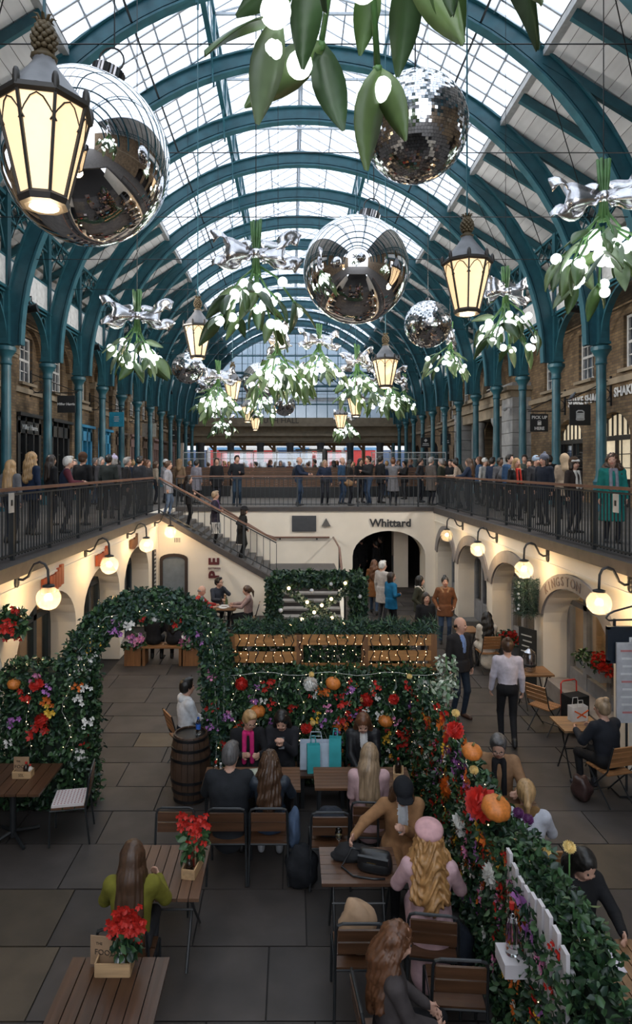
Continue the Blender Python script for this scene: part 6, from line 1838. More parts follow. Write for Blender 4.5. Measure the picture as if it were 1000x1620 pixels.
    for e, hp in zip((1, -1), hs):
        el, wr = ik(sh[e], A3(*hp), .275, .245, A3(e * .55, .75, -.5))
        add('rc', (sh[e], el, .066 * puff, .054 * puff), am, .03); add('rc', (el, wr, .054 * puff, .041 * puff), am, .02)
        d = wr - el; d /= np.linalg.norm(d)
        o = A3(-e, 0, 0) - d * (A3(-e, 0, 0) @ d); o /= np.linalg.norm(o) + 1e-9    # palm faces inwards
        w = np.cross(d, o)
        gm = 7 if glove else 0
        palm = wr + d * .055
        add('el', (palm, A3(.014, .038, .048), np.stack([o, w, d], 1)), gm, .012)
        if w[1] > 0: w = -w                                                   # thumb side to the front
        for q, (off, ln) in enumerate(((.027, .062), (.009, .072), (-.010, .067), (-.027, .052))):
            b0 = palm + d * .036 + w * off; b1 = b0 + (d * .8 + o * .45) * ln * .55; b2 = b1 + (d * .35 + o * .9) * ln * .5
            add('rc', (b0, b1, .0105, .010), gm, .006); add('rc', (b1, b2, .010, .0085), gm, .006)
        b0 = palm - d * .02 + w * .03; b1 = b0 + (w * .6 + d * .6 + o * .3) * .04; add('rc', (b0, b1, .0125, .011), gm, .008); add('rc', (b1, b1 + (d * .8 + o * .5) * .03, .011, .009), gm, .006)
    mats = [mat(SKIN[skin], rough=.55, var=.06, scale=5, name='skin'), fabric(top, gloss), fabric(bot), mat(shoes, rough=.45, name='shoe'), mat((SKIN[skin][0] * .8, SKIN[skin][1] * .5, SKIN[skin][2] * .55), rough=.4, name='lips'), fabric(inner or (.5, .5, .5)), fabric(sleeves or top), fabric(glove or top)]
    b = obj('body', sdf_mesh('body', pr, h, mats), t)
    # hair
    hm = mat(HAIRC[hc], rough=.42, var=.35, scale=10, stretch=(3, 3, .5), name='hair')
    hp = []; cut = []
    face = ('el', (HL(0, -.088, -.040), A3(.066, .062, .098) * HS_, hR), 0, 0)
    def cap(g=1.0, z=.028):
        hp.append(('el', (HL(0, .018, z), A3(.088 * g, .104 * g, .104 * g) * HS_, hR), 0, .02))
    style = hair
    ears = ('el', (HL(0, -.055, -.085), A3(.11, .085, .072) * HS_, hR), 0, 0)
    if style == 'bald':
        for e in (1, -1): hp.append(('el', (HL(e * .070, .03, -.005), A3(.014, .05, .03), hR), 0, .02))
        hp.append(('el', (HL(0, .085, -.02), A3(.065, .022, .042), hR), 0, .03)); cut = [face]
    elif style != 'none':
        cap(); cut = [face]
        if style == 'short': hp.append(('el', (HL(0, .05, -.03), A3(.078, .066, .06) * HS_, hR), 0, .03)); hp.append(('el', (HL(0, -.04, .105), A3(.06, .05, .03) * HS_, hR), 0, .03)); cut = [('el', (HL(0, -.094, -.024), A3(.076, .066, .104) * HS_, hR), 0, 0), ears]
        if style in ('long', 'wavy', 'curly'):
            w = 1.35 if style == 'curly' else (1.15 if style == 'wavy' else 1.0)
            bk = L((0, .135, .20)); 
            hp.append(('rc', (HL(0, .055, 0), HL(0, .085, -.13), .080 * w, .085 * w), 0, .05)); hp.append(('rc', (HL(0, .085, -.13), bk, .085 * w, .055 * w), 0, .05))
            for e in (1, -1):
                hp.append(('rc', (HL(e * .070, .01, .02), HL(e * .085 * w, .02, -.14), .030, .038 * w), 0, .03)); hp.append(('rc', (HL(e * .085 * w, .02, -.14), L((e * .115 * w, -.03, .34)), .038 * w, .022), 0, .03)); hp.append(('rc', (HL(e * .06, .07, -.1), L((e * .085 * w, .11, .25)), .05 * w, .04 * w), 0, .04))
        if style == 'bob': hp.append(('rc', (HL(0, .05, .0), HL(0, .055, -.10), .082, .080), 0, .04)); [hp.append(('rc', (HL(e * .07, .01, .02), HL(e * .08, .005, -.10), .03, .034), 0, .03)) for e in (1, -1)]
        if style == 'bun': hp.append(('el', (HL(0, .07, .12), A3(.045, .045, .042), hR), 0, .015)); hp.append(('el', (HL(0, .05, -.03), A3(.072, .06, .055), hR), 0, .03))
        if style == 'pony': hp.append(('rc', (HL(0, .11, .03), HL(0, .15, -.06), .035, .034), 0, .02)); hp.append(('rc', (HL(0, .15, -.06), HL(0, .14, -.20), .034, .012), 0, .02)); hp.append(('el', (HL(0, .05, -.03), A3(.074, .06, .06), hR), 0, .03))
    amp = {'curly': .020, 'wavy': .008}.get(style, .0035)
    def dsp(G):
        q = (G - hd) @ hR; a = np.arctan2(q[..., 0], q[..., 1])
        if style == 'curly': return amp * np.sin(q[..., 2] * 62 + 6 * np.sin(a * 5)) * np.sin(a * 9 + q[..., 2] * 14)
        return amp * np.sin(a * 26 + q[..., 2] * (22 if style == 'wavy' else 6)) + (amp * .6 * np.sin(q[..., 2] * 45 + a * 4) if style == 'wavy' else 0)
    if hp: obj('hair', sdf_mesh('hair', hp, min(h, .014), [hm], cut, dsp), t)
    if hat:
        q = []; ct = [('el', (HL(0, -.09, -.075), A3(.075, .085, .098) * HS_, hR), 0, 0)]
        if hat in ('beanie', 'pom', 'furhat'):
            q = [('el', (HL(0, .015, .055), A3(.096, .11, .098) * HS_, hR), 0, .02), ('ec', (HL(0, .012, .045), HL(0, .012, .06), .098, .098, 1.12), 0, .02)]
            if hat == 'pom': q.append(('el', (HL(0, .03, .165), A3(.04, .04, .04), hR), 0, .01))
        if hat == 'beret': q = [('el', (HL(0, .03, .085), A3(.115, .125, .062) * HS_, hR @ rotm(-.25)), 0, .02), ('el', (HL(0, .01, .045), A3(.092, .106, .05) * HS_, hR), 0, .02)]
        if hat == 'cap': q = [('el', (HL(0, .012, .055), A3(.095, .112, .085) * HS_, hR), 0, .02), ('el', (HL(0, -.10, .045), A3(.082, .07, .013) * HS_, hR @ rotm(-.2)), 0, .01)]
        if hat == 'brim': q = [('el', (HL(0, .012, .07), A3(.092, .108, .085) * HS_, hR), 0, .02), ('el', (HL(0, .0, .04), A3(.17, .18, .014) * HS_, hR), 0, .01)]
        if hat == 'hood': q = [('el', (HL(0, .03, .02), A3(.112, .125, .14) * HS_, hR), 0, .02), ('rc', (HL(0, .06, -.08), L((0, .10, .42)), .10, .10), 0, .05)]; ct = [('el', (HL(0, -.11, -.01), A3(.078, .12, .115) * HS_, hR), 0, 0)]
        if hat == 'collar': q = [('rc', (L((-.09, .0, .49)), L((0, .07, .50)), .055, .06), 0, .03), ('rc', (L((0, .07, .50)), L((.09, .0, .49)), .06, .055), 0, .03), ('rc', (L((.09, .0, .49)), L((.05, -.09, .42)), .05, .03), 0, .03), ('rc', (L((-.09, .0, .49)), L((-.05, -.09, .42)), .05, .03), 0, .03)]; ct = None
        ho = obj({'hood': 'hood', 'collar': 'fur_collar'}.get(hat, 'hat'), sdf_mesh('hat', q, min(h, .015), [fabric(hatc)], ct, (lambda G: .006 * np.sin(G[..., 0] * 190) * np.sin(G[..., 2] * 170 + G[..., 1] * 120)) if hat in ('collar', 'furhat', 'pom') else None), t)
        if hat == 'furhat': obj('hat_trim', sdf_mesh('hat_trim', [('rc', (HL(-.085, -.03, .055), HL(0, -.105, .06), .024, .026), 0, .02), ('rc', (HL(0, -.105, .06), HL(.085, -.03, .055), .026, .024), 0, .02), ('rc', (HL(.085, -.03, .055), HL(0, .11, .04), .024, .024), 0, .02), ('rc', (HL(0, .11, .04), HL(-.085, -.03, .055), .024, .024), 0, .02)], .012, [fabric((.6, .58, .56))]), ho)
    if scarf:
        q = [('el', (L((0, .0, .487)), A3(.098, .095, .045), spine), 0, .02)]
        for e in (1, -1): q.append(('rc', (L((e * .05, -.085, .49)), L((e * .055, -.15, .12)), .034, .032), 0, .02))
        obj('scarf', sdf_mesh('scarf', q, min(h, .013), [fabric(scarf)]), t)
    if h < .022:
        for e in (1, -1): obj('eye', EYEM, b, tuple(HL(e * .031, -.0835, .006)))
    if glasses:
        m = MB()
        for e in (1, -1):
            m.tube([tuple(HL(e * .034 + .024 * math.cos(a), -.100, .004 + .018 * math.sin(a))) for a in [2 * PI * i / 10 for i in range(10)]], .0028, 4, closed=True); m.tube([tuple(HL(e * .058, -.098, .008)), tuple(HL(e * .078, 0, .008))], .0025, 4)
        m.tube([tuple(HL(-.01, -.1, .006)), tuple(HL(.01, -.1, .006))], .0028, 4); m.build('glasses', IRON, b)
    t.scale = (s, s, s)
    t['_j'] = 0; del t['_j']
    return t
NEAR, MID, FAR = .0125, .017, .026
BLK = (.012, .012, .014); NVY = (.014, .022, .045); JEAN = (.035, .06, .11); GRY = (.12, .12, .13); CHAR = (.035, .035, .04)
def PX(px, Y, z): return ((px - 461) * Y / 1000, Y, z)
G_ = FZ
# seated in the floral enclosure
person('woman with short blond hair, glasses and a bright pink scarf at the hedge', (-.60, 8.62, G_), R(8), 1.66, 'sit', ((.14, -.36, .84), (-.10, -.34, .84)), BLK, BLK, 'short', 'blond', h=NEAR, look=(.35, .35), scarf=(.62, .03, .18), glasses=True, lean=.1, coat=.15)
person('dark haired woman in patterned black looking down at her phone', (-.12, 8.66, G_), R(-6), 1.66, 'sit', 'sphone', (.016, .016, .02), BLK, 'long', 'black', h=NEAR, look=(0, .55), lean=.06)
person('smiling girl with long fair brown hair and black jacket at the hedge', (.97, 8.55, G_), R(0), 1.66, 'sit', 'lap', BLK, BLK, 'long', 'auburn', h=NEAR, look=(-.1, .6), inner=(.6, .6, .6), gloss=.4)
person('man seen from behind in a dark hooded jacket at the table', (-.71, 7.20, G_), R(180), 1.76, 'sit', 'table', (.016, .018, .022), JEAN, 'short', 'pepper', h=NEAR, lean=.12, coat=.2, puff=1.22, look=(-.3, .1), bulk=1.12)
person('woman seen from behind with long brown hair and dark leather jacket', (-.25, 7.20, G_), R(180), 1.68, 'sit', 'table', (.022, .03, .042), JEAN, 'wavy', 'brown', h=NEAR, gloss=.35, lean=.06, shoes=(.3, .3, .32))
person('woman in a pale pink blazer with long streaked hair seen from behind', (.90, 7.32, G_), R(178), 1.70, 'sit', 'lap', (.50, .33, .34), CHAR, 'long', 'ash', h=NEAR, look=(-.3, .2), coat=.12, lean=.08)
person('woman in a camel coat and black cap reaching for a wine glass', (1.16, 6.74, G_), R(0), 1.74, 'sit', ((-.02, -.38, .93), (-.52, -.40, .88)), (.27, .14, .065), BLK, 'long', 'brown', h=NEAR, look=(0, .5), inner=(.55, .58, .62), hat='cap', hatc=(.010, .011, .014), coat=.3, lean=.16)
person('woman in a pink coat and pink beret with curly golden hair', (1.22, 5.56, G_), R(172), 1.74, 'sit', 'table', (.52, .34, .36), NVY, 'curly', 'gold', h=NEAR, hat='beret', hatc=(.55, .32, .33), coat=.55, lean=.20, puff=1.06)
person('woman in an olive green jacket with long brown hair seen from behind', (-1.37, 5.40, G_), R(182), 1.70, 'sit', 'table', (.155, .145, .020), CHAR, 'long', 'brown', h=NEAR, lean=.10, puff=1.05)
person('person with brown hair cut off by the bottom edge', (.72, 4.58, G_), R(95), 1.62, 'sit', 'lap', (.06, .05, .05), BLK, 'wavy', 'auburn', h=MID, look=(0, .3))
person('person in a white hooded jacket sitting beyond the barrel', (-1.62, 9.75, G_), R(120), 1.66, 'sit', 'lap', (.60, .62, .66), NVY, 'short', 'black', h=MID, puff=1.1, hat='collar', hatc=(.6, .62, .66))
folding(-1.62, 9.75, R(120), 'folding chair under the person in the white hooded jacket')
person('dark clad guest on the bench next to the wall planter', (-3.22, 14.78, G_), R(180), 1.72, 'sit', 'lap', BLK, BLK, 'short', 'black', h=MID, puff=1.12)
person('dark clad guest on the bench next to the open planter', (-2.75, 14.78, G_), R(180), 1.72, 'sit', 'lap', (.02, .02, .026), BLK, 'long', 'black', h=MID, puff=1.1)
# PIE table
person('balding diner in a red and navy jacket under the PIE sign', (-2.5, 17.15, G_), R(80), 1.72, 'sit', 'table', (.30, .03, .025), NVY, 'bald', 'grey', h=MID, look=(.2, .4), inner=(.3, .35, .45))
person('diner in a dark jacket with glasses resting his chin under the PIE sign', (-2.1, 18.18, G_), R(35), 1.76, 'sit', 'chin', (.03, .034, .045), BLK, 'short', 'black', h=MID, look=(.5, 0), glasses=True)
person('woman in a mauve sweater at the PIE table', (-1.18, 17.3, G_), R(-90), 1.68, 'sit', 'table', (.30, .20, .18), BLK, 'pony', 'brown', h=MID, look=(0, .2))
# walkway
def stand(px, py, **k):                                       # feet at a floor pixel
    p = FL(px, py, FZ); return p
person('man in a black jacket and blue shirt standing on the walkway', stand(727, 1136), R(25), 1.80, 'stand', 'down', (.018, .017, .019), (.018, .028, .045), 'bald', 'dark', h=NEAR, inner=(.16, .24, .45), look=(.55, 0), coat=.10, puff=1.08, shoes=(.05, .02, .012))
person('waitress in a lilac top and black trousers walking away', stand(803, 1178), R(172), 1.72, 'walk', ((.25, -.10, .84), (-.25, -.06, .84)), (.50, .46, .52), (.012, .012, .014), 'bun', 'brown', h=NEAR, feet=((.08, -.12, 0), (-.08, .12, .02)))
person('woman in a cream coat with dark hair seated by the wall', (4.40, 14.22, G_), R(180), 1.66, 'sit', 'lap', (.50, .45, .38), CHAR, 'wavy', 'black', h=MID, coat=.5, puff=1.08)
person('woman in a black puffer jacket with blond bun at the slatted table', (4.38, 8.74, G_), R(200), 1.70, 'sit', 'table', (.014, .016, .022), BLK, 'bun', 'ash', h=NEAR, puff=1.16, lean=.15, shoes=(.03, .03, .04), bulk=1.05)
person('grey haired man in a camel coat and black scarf behind the side hedge', (2.52, 7.72, G_), R(-12), 1.76, 'sit', 'table', (.25, .14, .075), BLK, 'short', 'pepper', h=NEAR, scarf=BLK, glasses=True, look=(-.1, .35), lean=.14, coat=.3, puff=1.08)
person('woman with blond ponytail and fur collar seen from behind the side hedge', (2.42, 6.50, G_), R(165), 1.68, 'sit', 'table', (.45, .46, .52), CHAR, 'pony', 'blond', h=NEAR, hat='collar', hatc=(.16, .09, .035), lean=.1, puff=1.1)
person('guest with long dark hair behind the white picket panel', (2.5, 5.52, G_), R(5), 1.66, 'sit', 'table', BLK, BLK, 'long', 'black', h=MID, look=(.2, .5))
# by the passage
person('woman in a green parka with pale fur hood near the passage', stand(664, 1012), R(60), 1.66, 'stand', 'pocket', (.035, .036, .024), BLK, 'bob', 'black', h=MID, hat='collar', hatc=(.5, .45, .4), coat=.15, puff=1.08, look=(.4, 0))
person('woman in a brown fur hooded parka and jeans near the passage', stand(704, 1018), R(-5), 1.70, 'stand', 'pocket', (.16, .065, .03), JEAN, 'bun', 'black', h=MID, hat='collar', hatc=(.30, .17, .09), coat=.2, puff=1.06)
person('woman in a black coat with tan bag strap before the parka women', stand(674, 1050), R(10), 1.62, 'stand', 'down', BLK, BLK, 'bob', 'dark', h=MID, coat=.3, puff=1.05)
person('woman in a long rust brown coat with fair hair walking into the passage', stand(592, 972), R(170), 1.66, 'walk', 'down', (.19, .075, .025), JEAN, 'wavy', 'auburn', h=MID, coat=.35)
person('grey haired man in a beige raincoat by the passage', stand(605, 985), R(130), 1.78, 'stand', 'down', (.42, .38, .35), CHAR, 'short', 'white', h=MID, coat=.35, look=(-.3, 0))
person('woman in a bright blue jacket by the passage', stand(619, 1003), R(115), 1.66, 'stand', 'bag', (.01, .12, .24), BLK, 'bob', 'dark', h=MID, coat=.2, puff=1.1, look=(-.5, 0))
for k, (x_, y_, hh) in enumerate(((2.4, 24.2, 1.72), (2.75, 24.9, 1.78), (3.25, 24.3, 1.7), (3.6, 25.4, 1.75))):
    person(['shadowy figure at the near side of the dark passage', 'tall shadowy figure deep in the dark passage', 'shadowy figure in the middle of the dark passage', 'shadowy figure beside the passage pier'][k], (x_, y_, G_ + .03), R(150 + 40 * k), hh, 'stand', 'down', BLK, BLK, 'short', 'black', h=FAR, coat=.3)
# stair
def stepz(x): return UF + (LZ - UF) * (min(14, int((x - SX0) / (SX1 - SX0) * NS)) + 1) / NS
def on_stair(x, y): return (x, y, stepz(x))
person('person in a light grey jacket and jeans at the head of the stair', on_stair(-3.92, 20.1), R(90), 1.72, 'walk', 'down', (.28, .28, .31), (.10, .15, .24), 'short', 'brown', h=MID, coat=.2, puff=1.1, feet=((.08, -.05, 0), (-.08, .08, 0)))
person('person in black with a pink bag starting down the stair', on_stair(-3.35, 20.6), R(90), 1.66, 'stand', 'bag', BLK, BLK, 'long', 'dark', h=MID, feet=((.08, 0, 0), (-.08, 0, 0)), coat=.15)
person('woman with purple scarf and zebra bag halfway down the stair', on_stair(-2.42, 20.05), R(100), 1.70, 'stand', 'bag', (.025, .022, .04), BLK, 'short', 'ash', h=MID, scarf=(.14, .07, .16), feet=((.08, 0, 0), (-.08, 0, 0)), coat=.25, puff=1.1)
person('person in black with a wide hat low on the stair', on_stair(-1.58, 20.2), R(110), 1.62, 'stand', 'pocket', (.015, .014, .013), BLK, 'bob', 'dark', h=MID, hat='brim', hatc=BLK, feet=((.08, 0, 0), (-.08, 0, 0)), coat=.45, puff=1.2, lean=.15)
# ------------------------------------------------------------------ gallery shops
LEFTM = Matrix(((0, 0, 1, 0), (1, 0, 0, 0), (0, 1, 0, 0), (0, 0, 0, 1)))      # text on the blue side wall
RIGHTM = Matrix(((0, 0, -1, 0), (-1, 0, 0, 0), (0, 1, 0, 0), (0, 0, 0, 1)))   # text on the sign side wall
def wall_text(name, s, size, m_, loc, side, parent=None, bold=0.0):
    o = text(name, s, size, m_, parent, bold=bold); o.matrix_local = Matrix.Translation(loc) @ (LEFTM if side < 0 else RIGHTM); return o
WL = mat((0.62, 0.62, 0.62), rough=.5, name='white_letter')
dn = 2
BLUE = mat((0.03, 0.26, 0.46), rough=.45, var=.12, name='blue_paint')
DGL = pane_mat('door_glass', (0.75, 0.78, 0.8), 0.7, 0.05, 0.03)
LITC = mat((0.55, 0.48, 0.36), rough=.6, emit=(1.0, .82, .55), estr=.35, name='pane_glow')  # glow put into the panes, standing for the lit shop inside
for k, (a, b, sp, ap) in enumerate(DR):
    if not (17 < a < 60) or 35 < a < 36: continue
    t = struct(empty('door_%d' % dn, (XWR, (a + b) / 2, UF))); dn += 1
    w = b - a; near = a < 24.8
    m = MB()
    for yy in (-w / 2 + .08, 0.0, w / 2 - .08): m.box((.2, yy, 1.3), (.12, .13, 2.6))
    m.box((.2, 0, 2.5), (.14, w, .18)); m.box((.2, 0, .5), (.08, w, 1.0))
    m.build('door_frame', IRON, t)
    for i in range(7):
        yy = -w / 2 + (i + .5) * w / 7; hh = max(.15, .92 * math.sqrt(max(0.02, 1 - (2 * yy / w) ** 2)) - .08)
        MB().box((.2, yy, 2.6 + hh / 2), (.05, .05, hh)).build('fanlight_bar', IRON, t)
    m = MB()
    for i in range(4):
        if i != 2: m.box((.19, -w / 2 + (i + .5) * w / 4, 1.7), (.04, .03, 1.5))
    for zz in (1.4, 1.9): m.box((.19, 0, zz), (.04, w, .03))
    m.build('glazing_bars', IRON, t)
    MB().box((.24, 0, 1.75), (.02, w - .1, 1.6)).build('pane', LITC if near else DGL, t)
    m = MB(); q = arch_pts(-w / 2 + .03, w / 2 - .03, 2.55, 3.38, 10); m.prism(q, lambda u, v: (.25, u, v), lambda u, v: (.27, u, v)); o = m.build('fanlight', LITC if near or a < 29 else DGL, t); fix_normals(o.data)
for k, (a, b, sp, ap) in enumerate(DLs):
    if not (20 < a < 60): continue
    t = struct(empty('door_%d' % dn, (XWL, (a + b) / 2, UF))); dn += 1
    w = b - a; col = BLUE if 31 < a < 37 else IRON if a < 31 else mat((.10, .07, .05), rough=.5) if k % 2 else mat((.28, .18, .16), rough=.5)
    m = MB()
    for yy in (-w / 2 + .15, -.38, .38, w / 2 - .15): m.box((.05, yy, 1.75), (.2, .26 if abs(yy) > .5 else .12, 3.5))
    m.box((.05, 0, 3.05), (.2, w, .5)); m.box((.12, 0, 3.55), (.4, w + .2, .14)); m.box((.05, 0, .35), (.16, w, .7))
    m.build('shopfront', col, t)
    MB().box((-.06, 0, 1.75), (.02, w - .2, 2.6)).build('pane', DGL, t)
    m = MB(); m.box((-.02, 0, 1.2), (.06, w - .3, .05)); m.box((-.02, 0, 2.0), (.06, w - .3, .05)); m.build('glazing_bars', col, t)
    if 24 < a < 26: wall_text('lettering', 'Miller Harris', .3, WL, (.16, 0, 3.05), -1, t)
o = wall_text('shop_sign', 'SHAKE SHACK', .46, WL, (XWR - .06, 25.3, 8.10), 1, bold=.015); tag(o, 'white SHAKE SHACK lettering behind the burger sign', 'sign')
o = wall_text('shop_sign', 'SHAKE SHACK', .46, WL, (XWR - .06, 21.5, 8.12), 1, bold=.015); tag(o, 'white SHAKE SHACK lettering running out of the picture', 'sign')
SGN = mat((.012, .013, .015), rough=.5, name='sign_black')
def burger(t, sc, z0):
    m = MB()
    def bar(pts, closed=True): m.tube([(x * sc, -.035, z0 + z * sc) for x, z in pts], .016 * sc / .3, 5, closed=closed)
    bar([(-.3, .08), (-.28, .2), (-.15, .3), (.15, .3), (.28, .2), (.3, .08)]); bar([(-.3, -.30), (-.3, -.38), (-.25, -.42), (.25, -.42), (.3, -.38), (.3, -.30)])
    bar([(-.3, -.12), (-.3, -.2), (.3, -.2), (.3, -.12)]); bar([(-.3 + .05 * i, .0 if i % 2 else -.05) for i in range(13)], False); bar([(-.3, -.25), (.3, -.25)], False)
    m.build('burger_icon', WL, t)
def hang_sign(label, side, px0, px1, py0, py1, Y, m_=SGN, words=(), icon=False, wm=WL, lines=(), figure=False):
    X0, X1 = (px0 - 461) * Y / 1000, (px1 - 461) * Y / 1000; z0, z1 = EYE + (738 - py1) * Y / 1000, EYE + (738 - py0) * Y / 1000
    t = thing('hanging_sign', label, 'sign', ((X0 + X1) / 2, Y, (z0 + z1) / 2), 0, 'hanging shop signs'); w, hh = X1 - X0, z1 - z0
    MB().box((0, 0, 0), (w, .05, hh)).build('board', m_, t)
    wx_ = (XWR if side > 0 else XWL) - (X0 + X1) / 2; s = side
    m = MB(); m.tube([(-s * (w / 2 + .1), 0, hh / 2 + .12), (wx_, 0, hh / 2 + .12)], .022, 5); m.tube([(-s * (w / 2 + .15), 0, hh / 2 + .2), (-s * (w / 2), 0, hh / 2 + .18), (wx_, 0, hh / 2 + .95)], .02, 5)
    cx = wx_ - s * .3; m.tube([(cx + .24 * math.cos(a), 0, hh / 2 + .38 + .24 * math.sin(a)) for a in [2 * PI * i / 16 for i in range(16)]], .018, 5, closed=True)
    m.box((wx_ - s * .03, 0, hh / 2 + .5), (.06, .08, 1.1)); m.build('bracket', IRON, t)
    for e in (-1, 1): MB().box((e * w * .35, 0, hh / 2 + .06), (.02, .02, .12)).build('hanger', IRON, t)
    for (wd, size, z) in words: text('lettering', wd, size * hh, wm, t, (0, -.035, z * hh), (R(90), 0, 0), .004, bold=.006)
    if icon: burger(t, hh * icon[0], hh * icon[1])
    for (lw, z) in lines: MB().box((0, -.028, z * hh), (lw * w, .006, .07 * hh)).build('print_line', wm, t)
    if figure == 'crest': MB().box((0, -.028, .2 * hh), (.26 * w, .006, .26 * hh), Matrix.Rotation(PI / 4, 3, 'Y')).build('crest', wm, t)
    if figure == 'man':
        m = MB(); m.ball((0, -.03, .27 * hh), (.07, .02, .08), 8, 6); m.ball((0, -.03, .05 * hh), (.08, .02, .14), 8, 6)
        for e in (-1, 1): m.beam((e * .02, -.03, 0), (e * .13, -.03, -.33 * hh), .05, .03)
        m.build('figure', wm, t)
    return t
sg = hang_sign('black sign with a white burger outline on the gallery bracket', 1, 901, 934, 640, 673, 23.3, icon=(.62, .02))
hang_sign('black PICK UP HERE sign with a small burger', 1, 839, 867, 655, 683, 27.2, words=(('PICK UP', .24, .30), ('HERE', .24, -.32)), icon=(.33, .02))
hang_sign('small black crested sign beyond the portico', 1, 697, 713, 686, 704, 42.0, figure='crest', lines=((.6, -.12), (.7, -.28)))
hang_sign('smaller black crested sign furthest beyond the portico', 1, 666, 681, 692, 708, 47.5, figure='crest', lines=((.6, -.12), (.7, -.28)))
hang_sign('black Miller Harris hanging sign', -1, 91, 119, 626, 653, 26.6, words=(('Miller Harris', .2, 0),))
hang_sign('bright blue hanging shop sign', -1, 173, 196, 652, 675, 34.4, m_=mat((.02, .30, .45), rough=.5), lines=((.32, .17), (.38, .03), (.32, -.11)))
hang_sign('cream hanging sign with a small figure', -1, 225, 247, 670, 691, 42.0, m_=mat((.42, .38, .33), rough=.5), figure='man', wm=mat((.15, .09, .03)))
hang_sign('dark hanging sign past the cream one', -1, 266, 280, 681, 696, 49.5, lines=((.5, 0),))
hang_sign('dark hanging sign at the end of the blue gallery', -1, 289, 302, 686, 700, 57.0, lines=((.5, 0),))
pg = thing('pigeon', 'grey pigeon perched on the burger sign bracket', 'bird', (10.36, 23.3, 7.95), R(-60))
m = MB(); m.ball((0, 0, .1), (.13, .06, .07), 10, 8, Matrix.Rotation(-.6, 3, 'Y')); m.ball((.10, 0, .2), (.04, .035, .04), 8, 6); m.ball((.14, 0, .2), (.02, .008, .008), 5, 4); m.ball((-.16, 0, .0), (.1, .03, .02), 6, 5, Matrix.Rotation(-.7, 3, 'Y')); m.build('body', mat((.10, .11, .13), rough=.6), pg, True)
for e in (-1, 1): MB().cyl((.02, e * .02, -.02), (.02, e * .02, .06), .006, n=4).build('leg', mat((.3, .1, .08)), pg)

# stone portico
po = struct(empty('wall_portico'))
STN = mat((.30, .295, .29), rough=.75, var=.18, scale=2.5, bump=.15, per_obj=.12, name='grey_ashlar')
for (ya, yb) in ((31.1, 32.7), (40.4, 42.2)):
    z = UF
    while z < 9.1:
        MB().box((11.35, (ya + yb) / 2, z + .31), (.94, yb - ya, .60)).build('stone_block', STN, po); z += .625
m = MB(); m.box((11.4, 36.65, 8.35), (.9, 8.0, .55)); m.box((11.3, 36.65, 8.75), (1.1, 8.0, .2)); m.box((11.3, 36.65, 9.05), (1.0, 11.2, .35)); m.box((11.2, 36.65, 9.3), (1.3, 11.6, .2)); m.build('entablature', SILL, po)
for yy in (34.2, 37.6):
    MB().lathe([(.42, 0), (.42, .15), (.33, .25), (.32, 1.5), (.27, 3.6), (.3, 3.65), (.38, 3.85), (.4, 4.05)], 16, (11.2, yy, UF)).build('stone_column', STN, po, 'auto')
MB().box((11.55, 39.4, 6.05), (.4, .8, 4.1)).build('pilaster', STN, po)
m = MB(); o_ = [(36.6 - 1.9 * math.cos(PI * i / 14), 9.5 + 1.9 * math.sin(PI * i / 14)) for i in range(15)]; i_ = [(36.6 - 1.55 * math.cos(PI * i / 14), 9.5 + 1.55 * math.sin(PI * i / 14)) for i in range(15)]
m.prism(o_ + i_[::-1], lambda u, v: (XWR - .25, u, v), lambda u, v: (XWR, u, v)); o = m.build('arch_moulding', SILL, po); fix_normals(o.data)
m = MB(); m.prism(i_, lambda u, v: (XWR - .03, u, v), lambda u, v: (XWR - .01, u, v)); o = m.build('arch_window', mat((.03, .03, .035), rough=.3), po); fix_normals(o.data)
m = MB()
for i in range(3): m.box((XWR - .06, 36.6 - .6 + .6 * i, 10.1), (.05, .06, 1.2))
m.box((XWR - .06, 36.6, 10.0), (.05, 2.6, .06)); m.build('window_bars', WHITE, po)
wall_text('lettering', '30', .3, WL, (XWR - .03, 36.0, 6.9), 1, po)
cc = thing('security_camera', 'white wall camera on the portico pier', 'camera', (10.87, 31.3, 8.35)); MB().box((-.12, 0, .0), (.3, .12, .06)).build('arm', WHITE, cc); MB().lathe([(.02, -.16), (.11, -.1), (.12, -.02), (.05, .02)], 12, (-.3, 0, 0)).build('dome', WHITE, cc, 'auto')
# small notices on the railings
for x_, y_, z_, s_, l in ((XL - .13, 9.55, 4.9, 1, 'white notice plate tied to the railing on the blue side'), (XR + .11, 10.15, 4.86, -1, 'white notice plate tied to the railing on the sign side')):
    o = MB().box((0, 0, 0), (.012, .17, .30)).build('notice_plate', mat((.5, .48, .46), rough=.5)); o.location = (x_, y_, z_); tag(o, l, 'notice')
    MB().box((s_ * .008, 0, .0), (.004, .06, .09)).build('arrow', IRON, o)

# ------------------------------------------------------------------ cafe barriers, screens and the street end
def barrier(label, x0, x1, Y, h0=.5, h1=1.38, n=8):
    t = thing('cafe_barrier', label, 'barrier', ((x0 + x1) / 2, Y, UF)); w = x1 - x0
    MB().box((0, 0, h0 / 2), (w, .5, h0)).build('base', IRON, t)
    for i in range(n): MB().box((0, -.2 + .01 * (i % 2), h0 + (i + .5) * (h1 - h0) / n), (w, .03, (h1 - h0) / n - .012)).build('slat', wood((.12, .06, .032), .5, 'x'), t)
    MB().box((0, 0, h1 + .015), (w, .46, .03)).build('ledge', wood((.14, .07, .04), .5, 'x'), t)
barrier('slatted wooden cafe barrier in the middle of the hall', -2.6, 3.4, 29.5); barrier('slatted wooden cafe barrier beside the burger side columns', 3.7, 6.9, 30.5); barrier('slatted wooden cafe barrier near the stair head', -6.2, -3.0, 31.0)
SCR = pane_mat('screen_glass', (.92, .95, .96), .80, .1, .05)
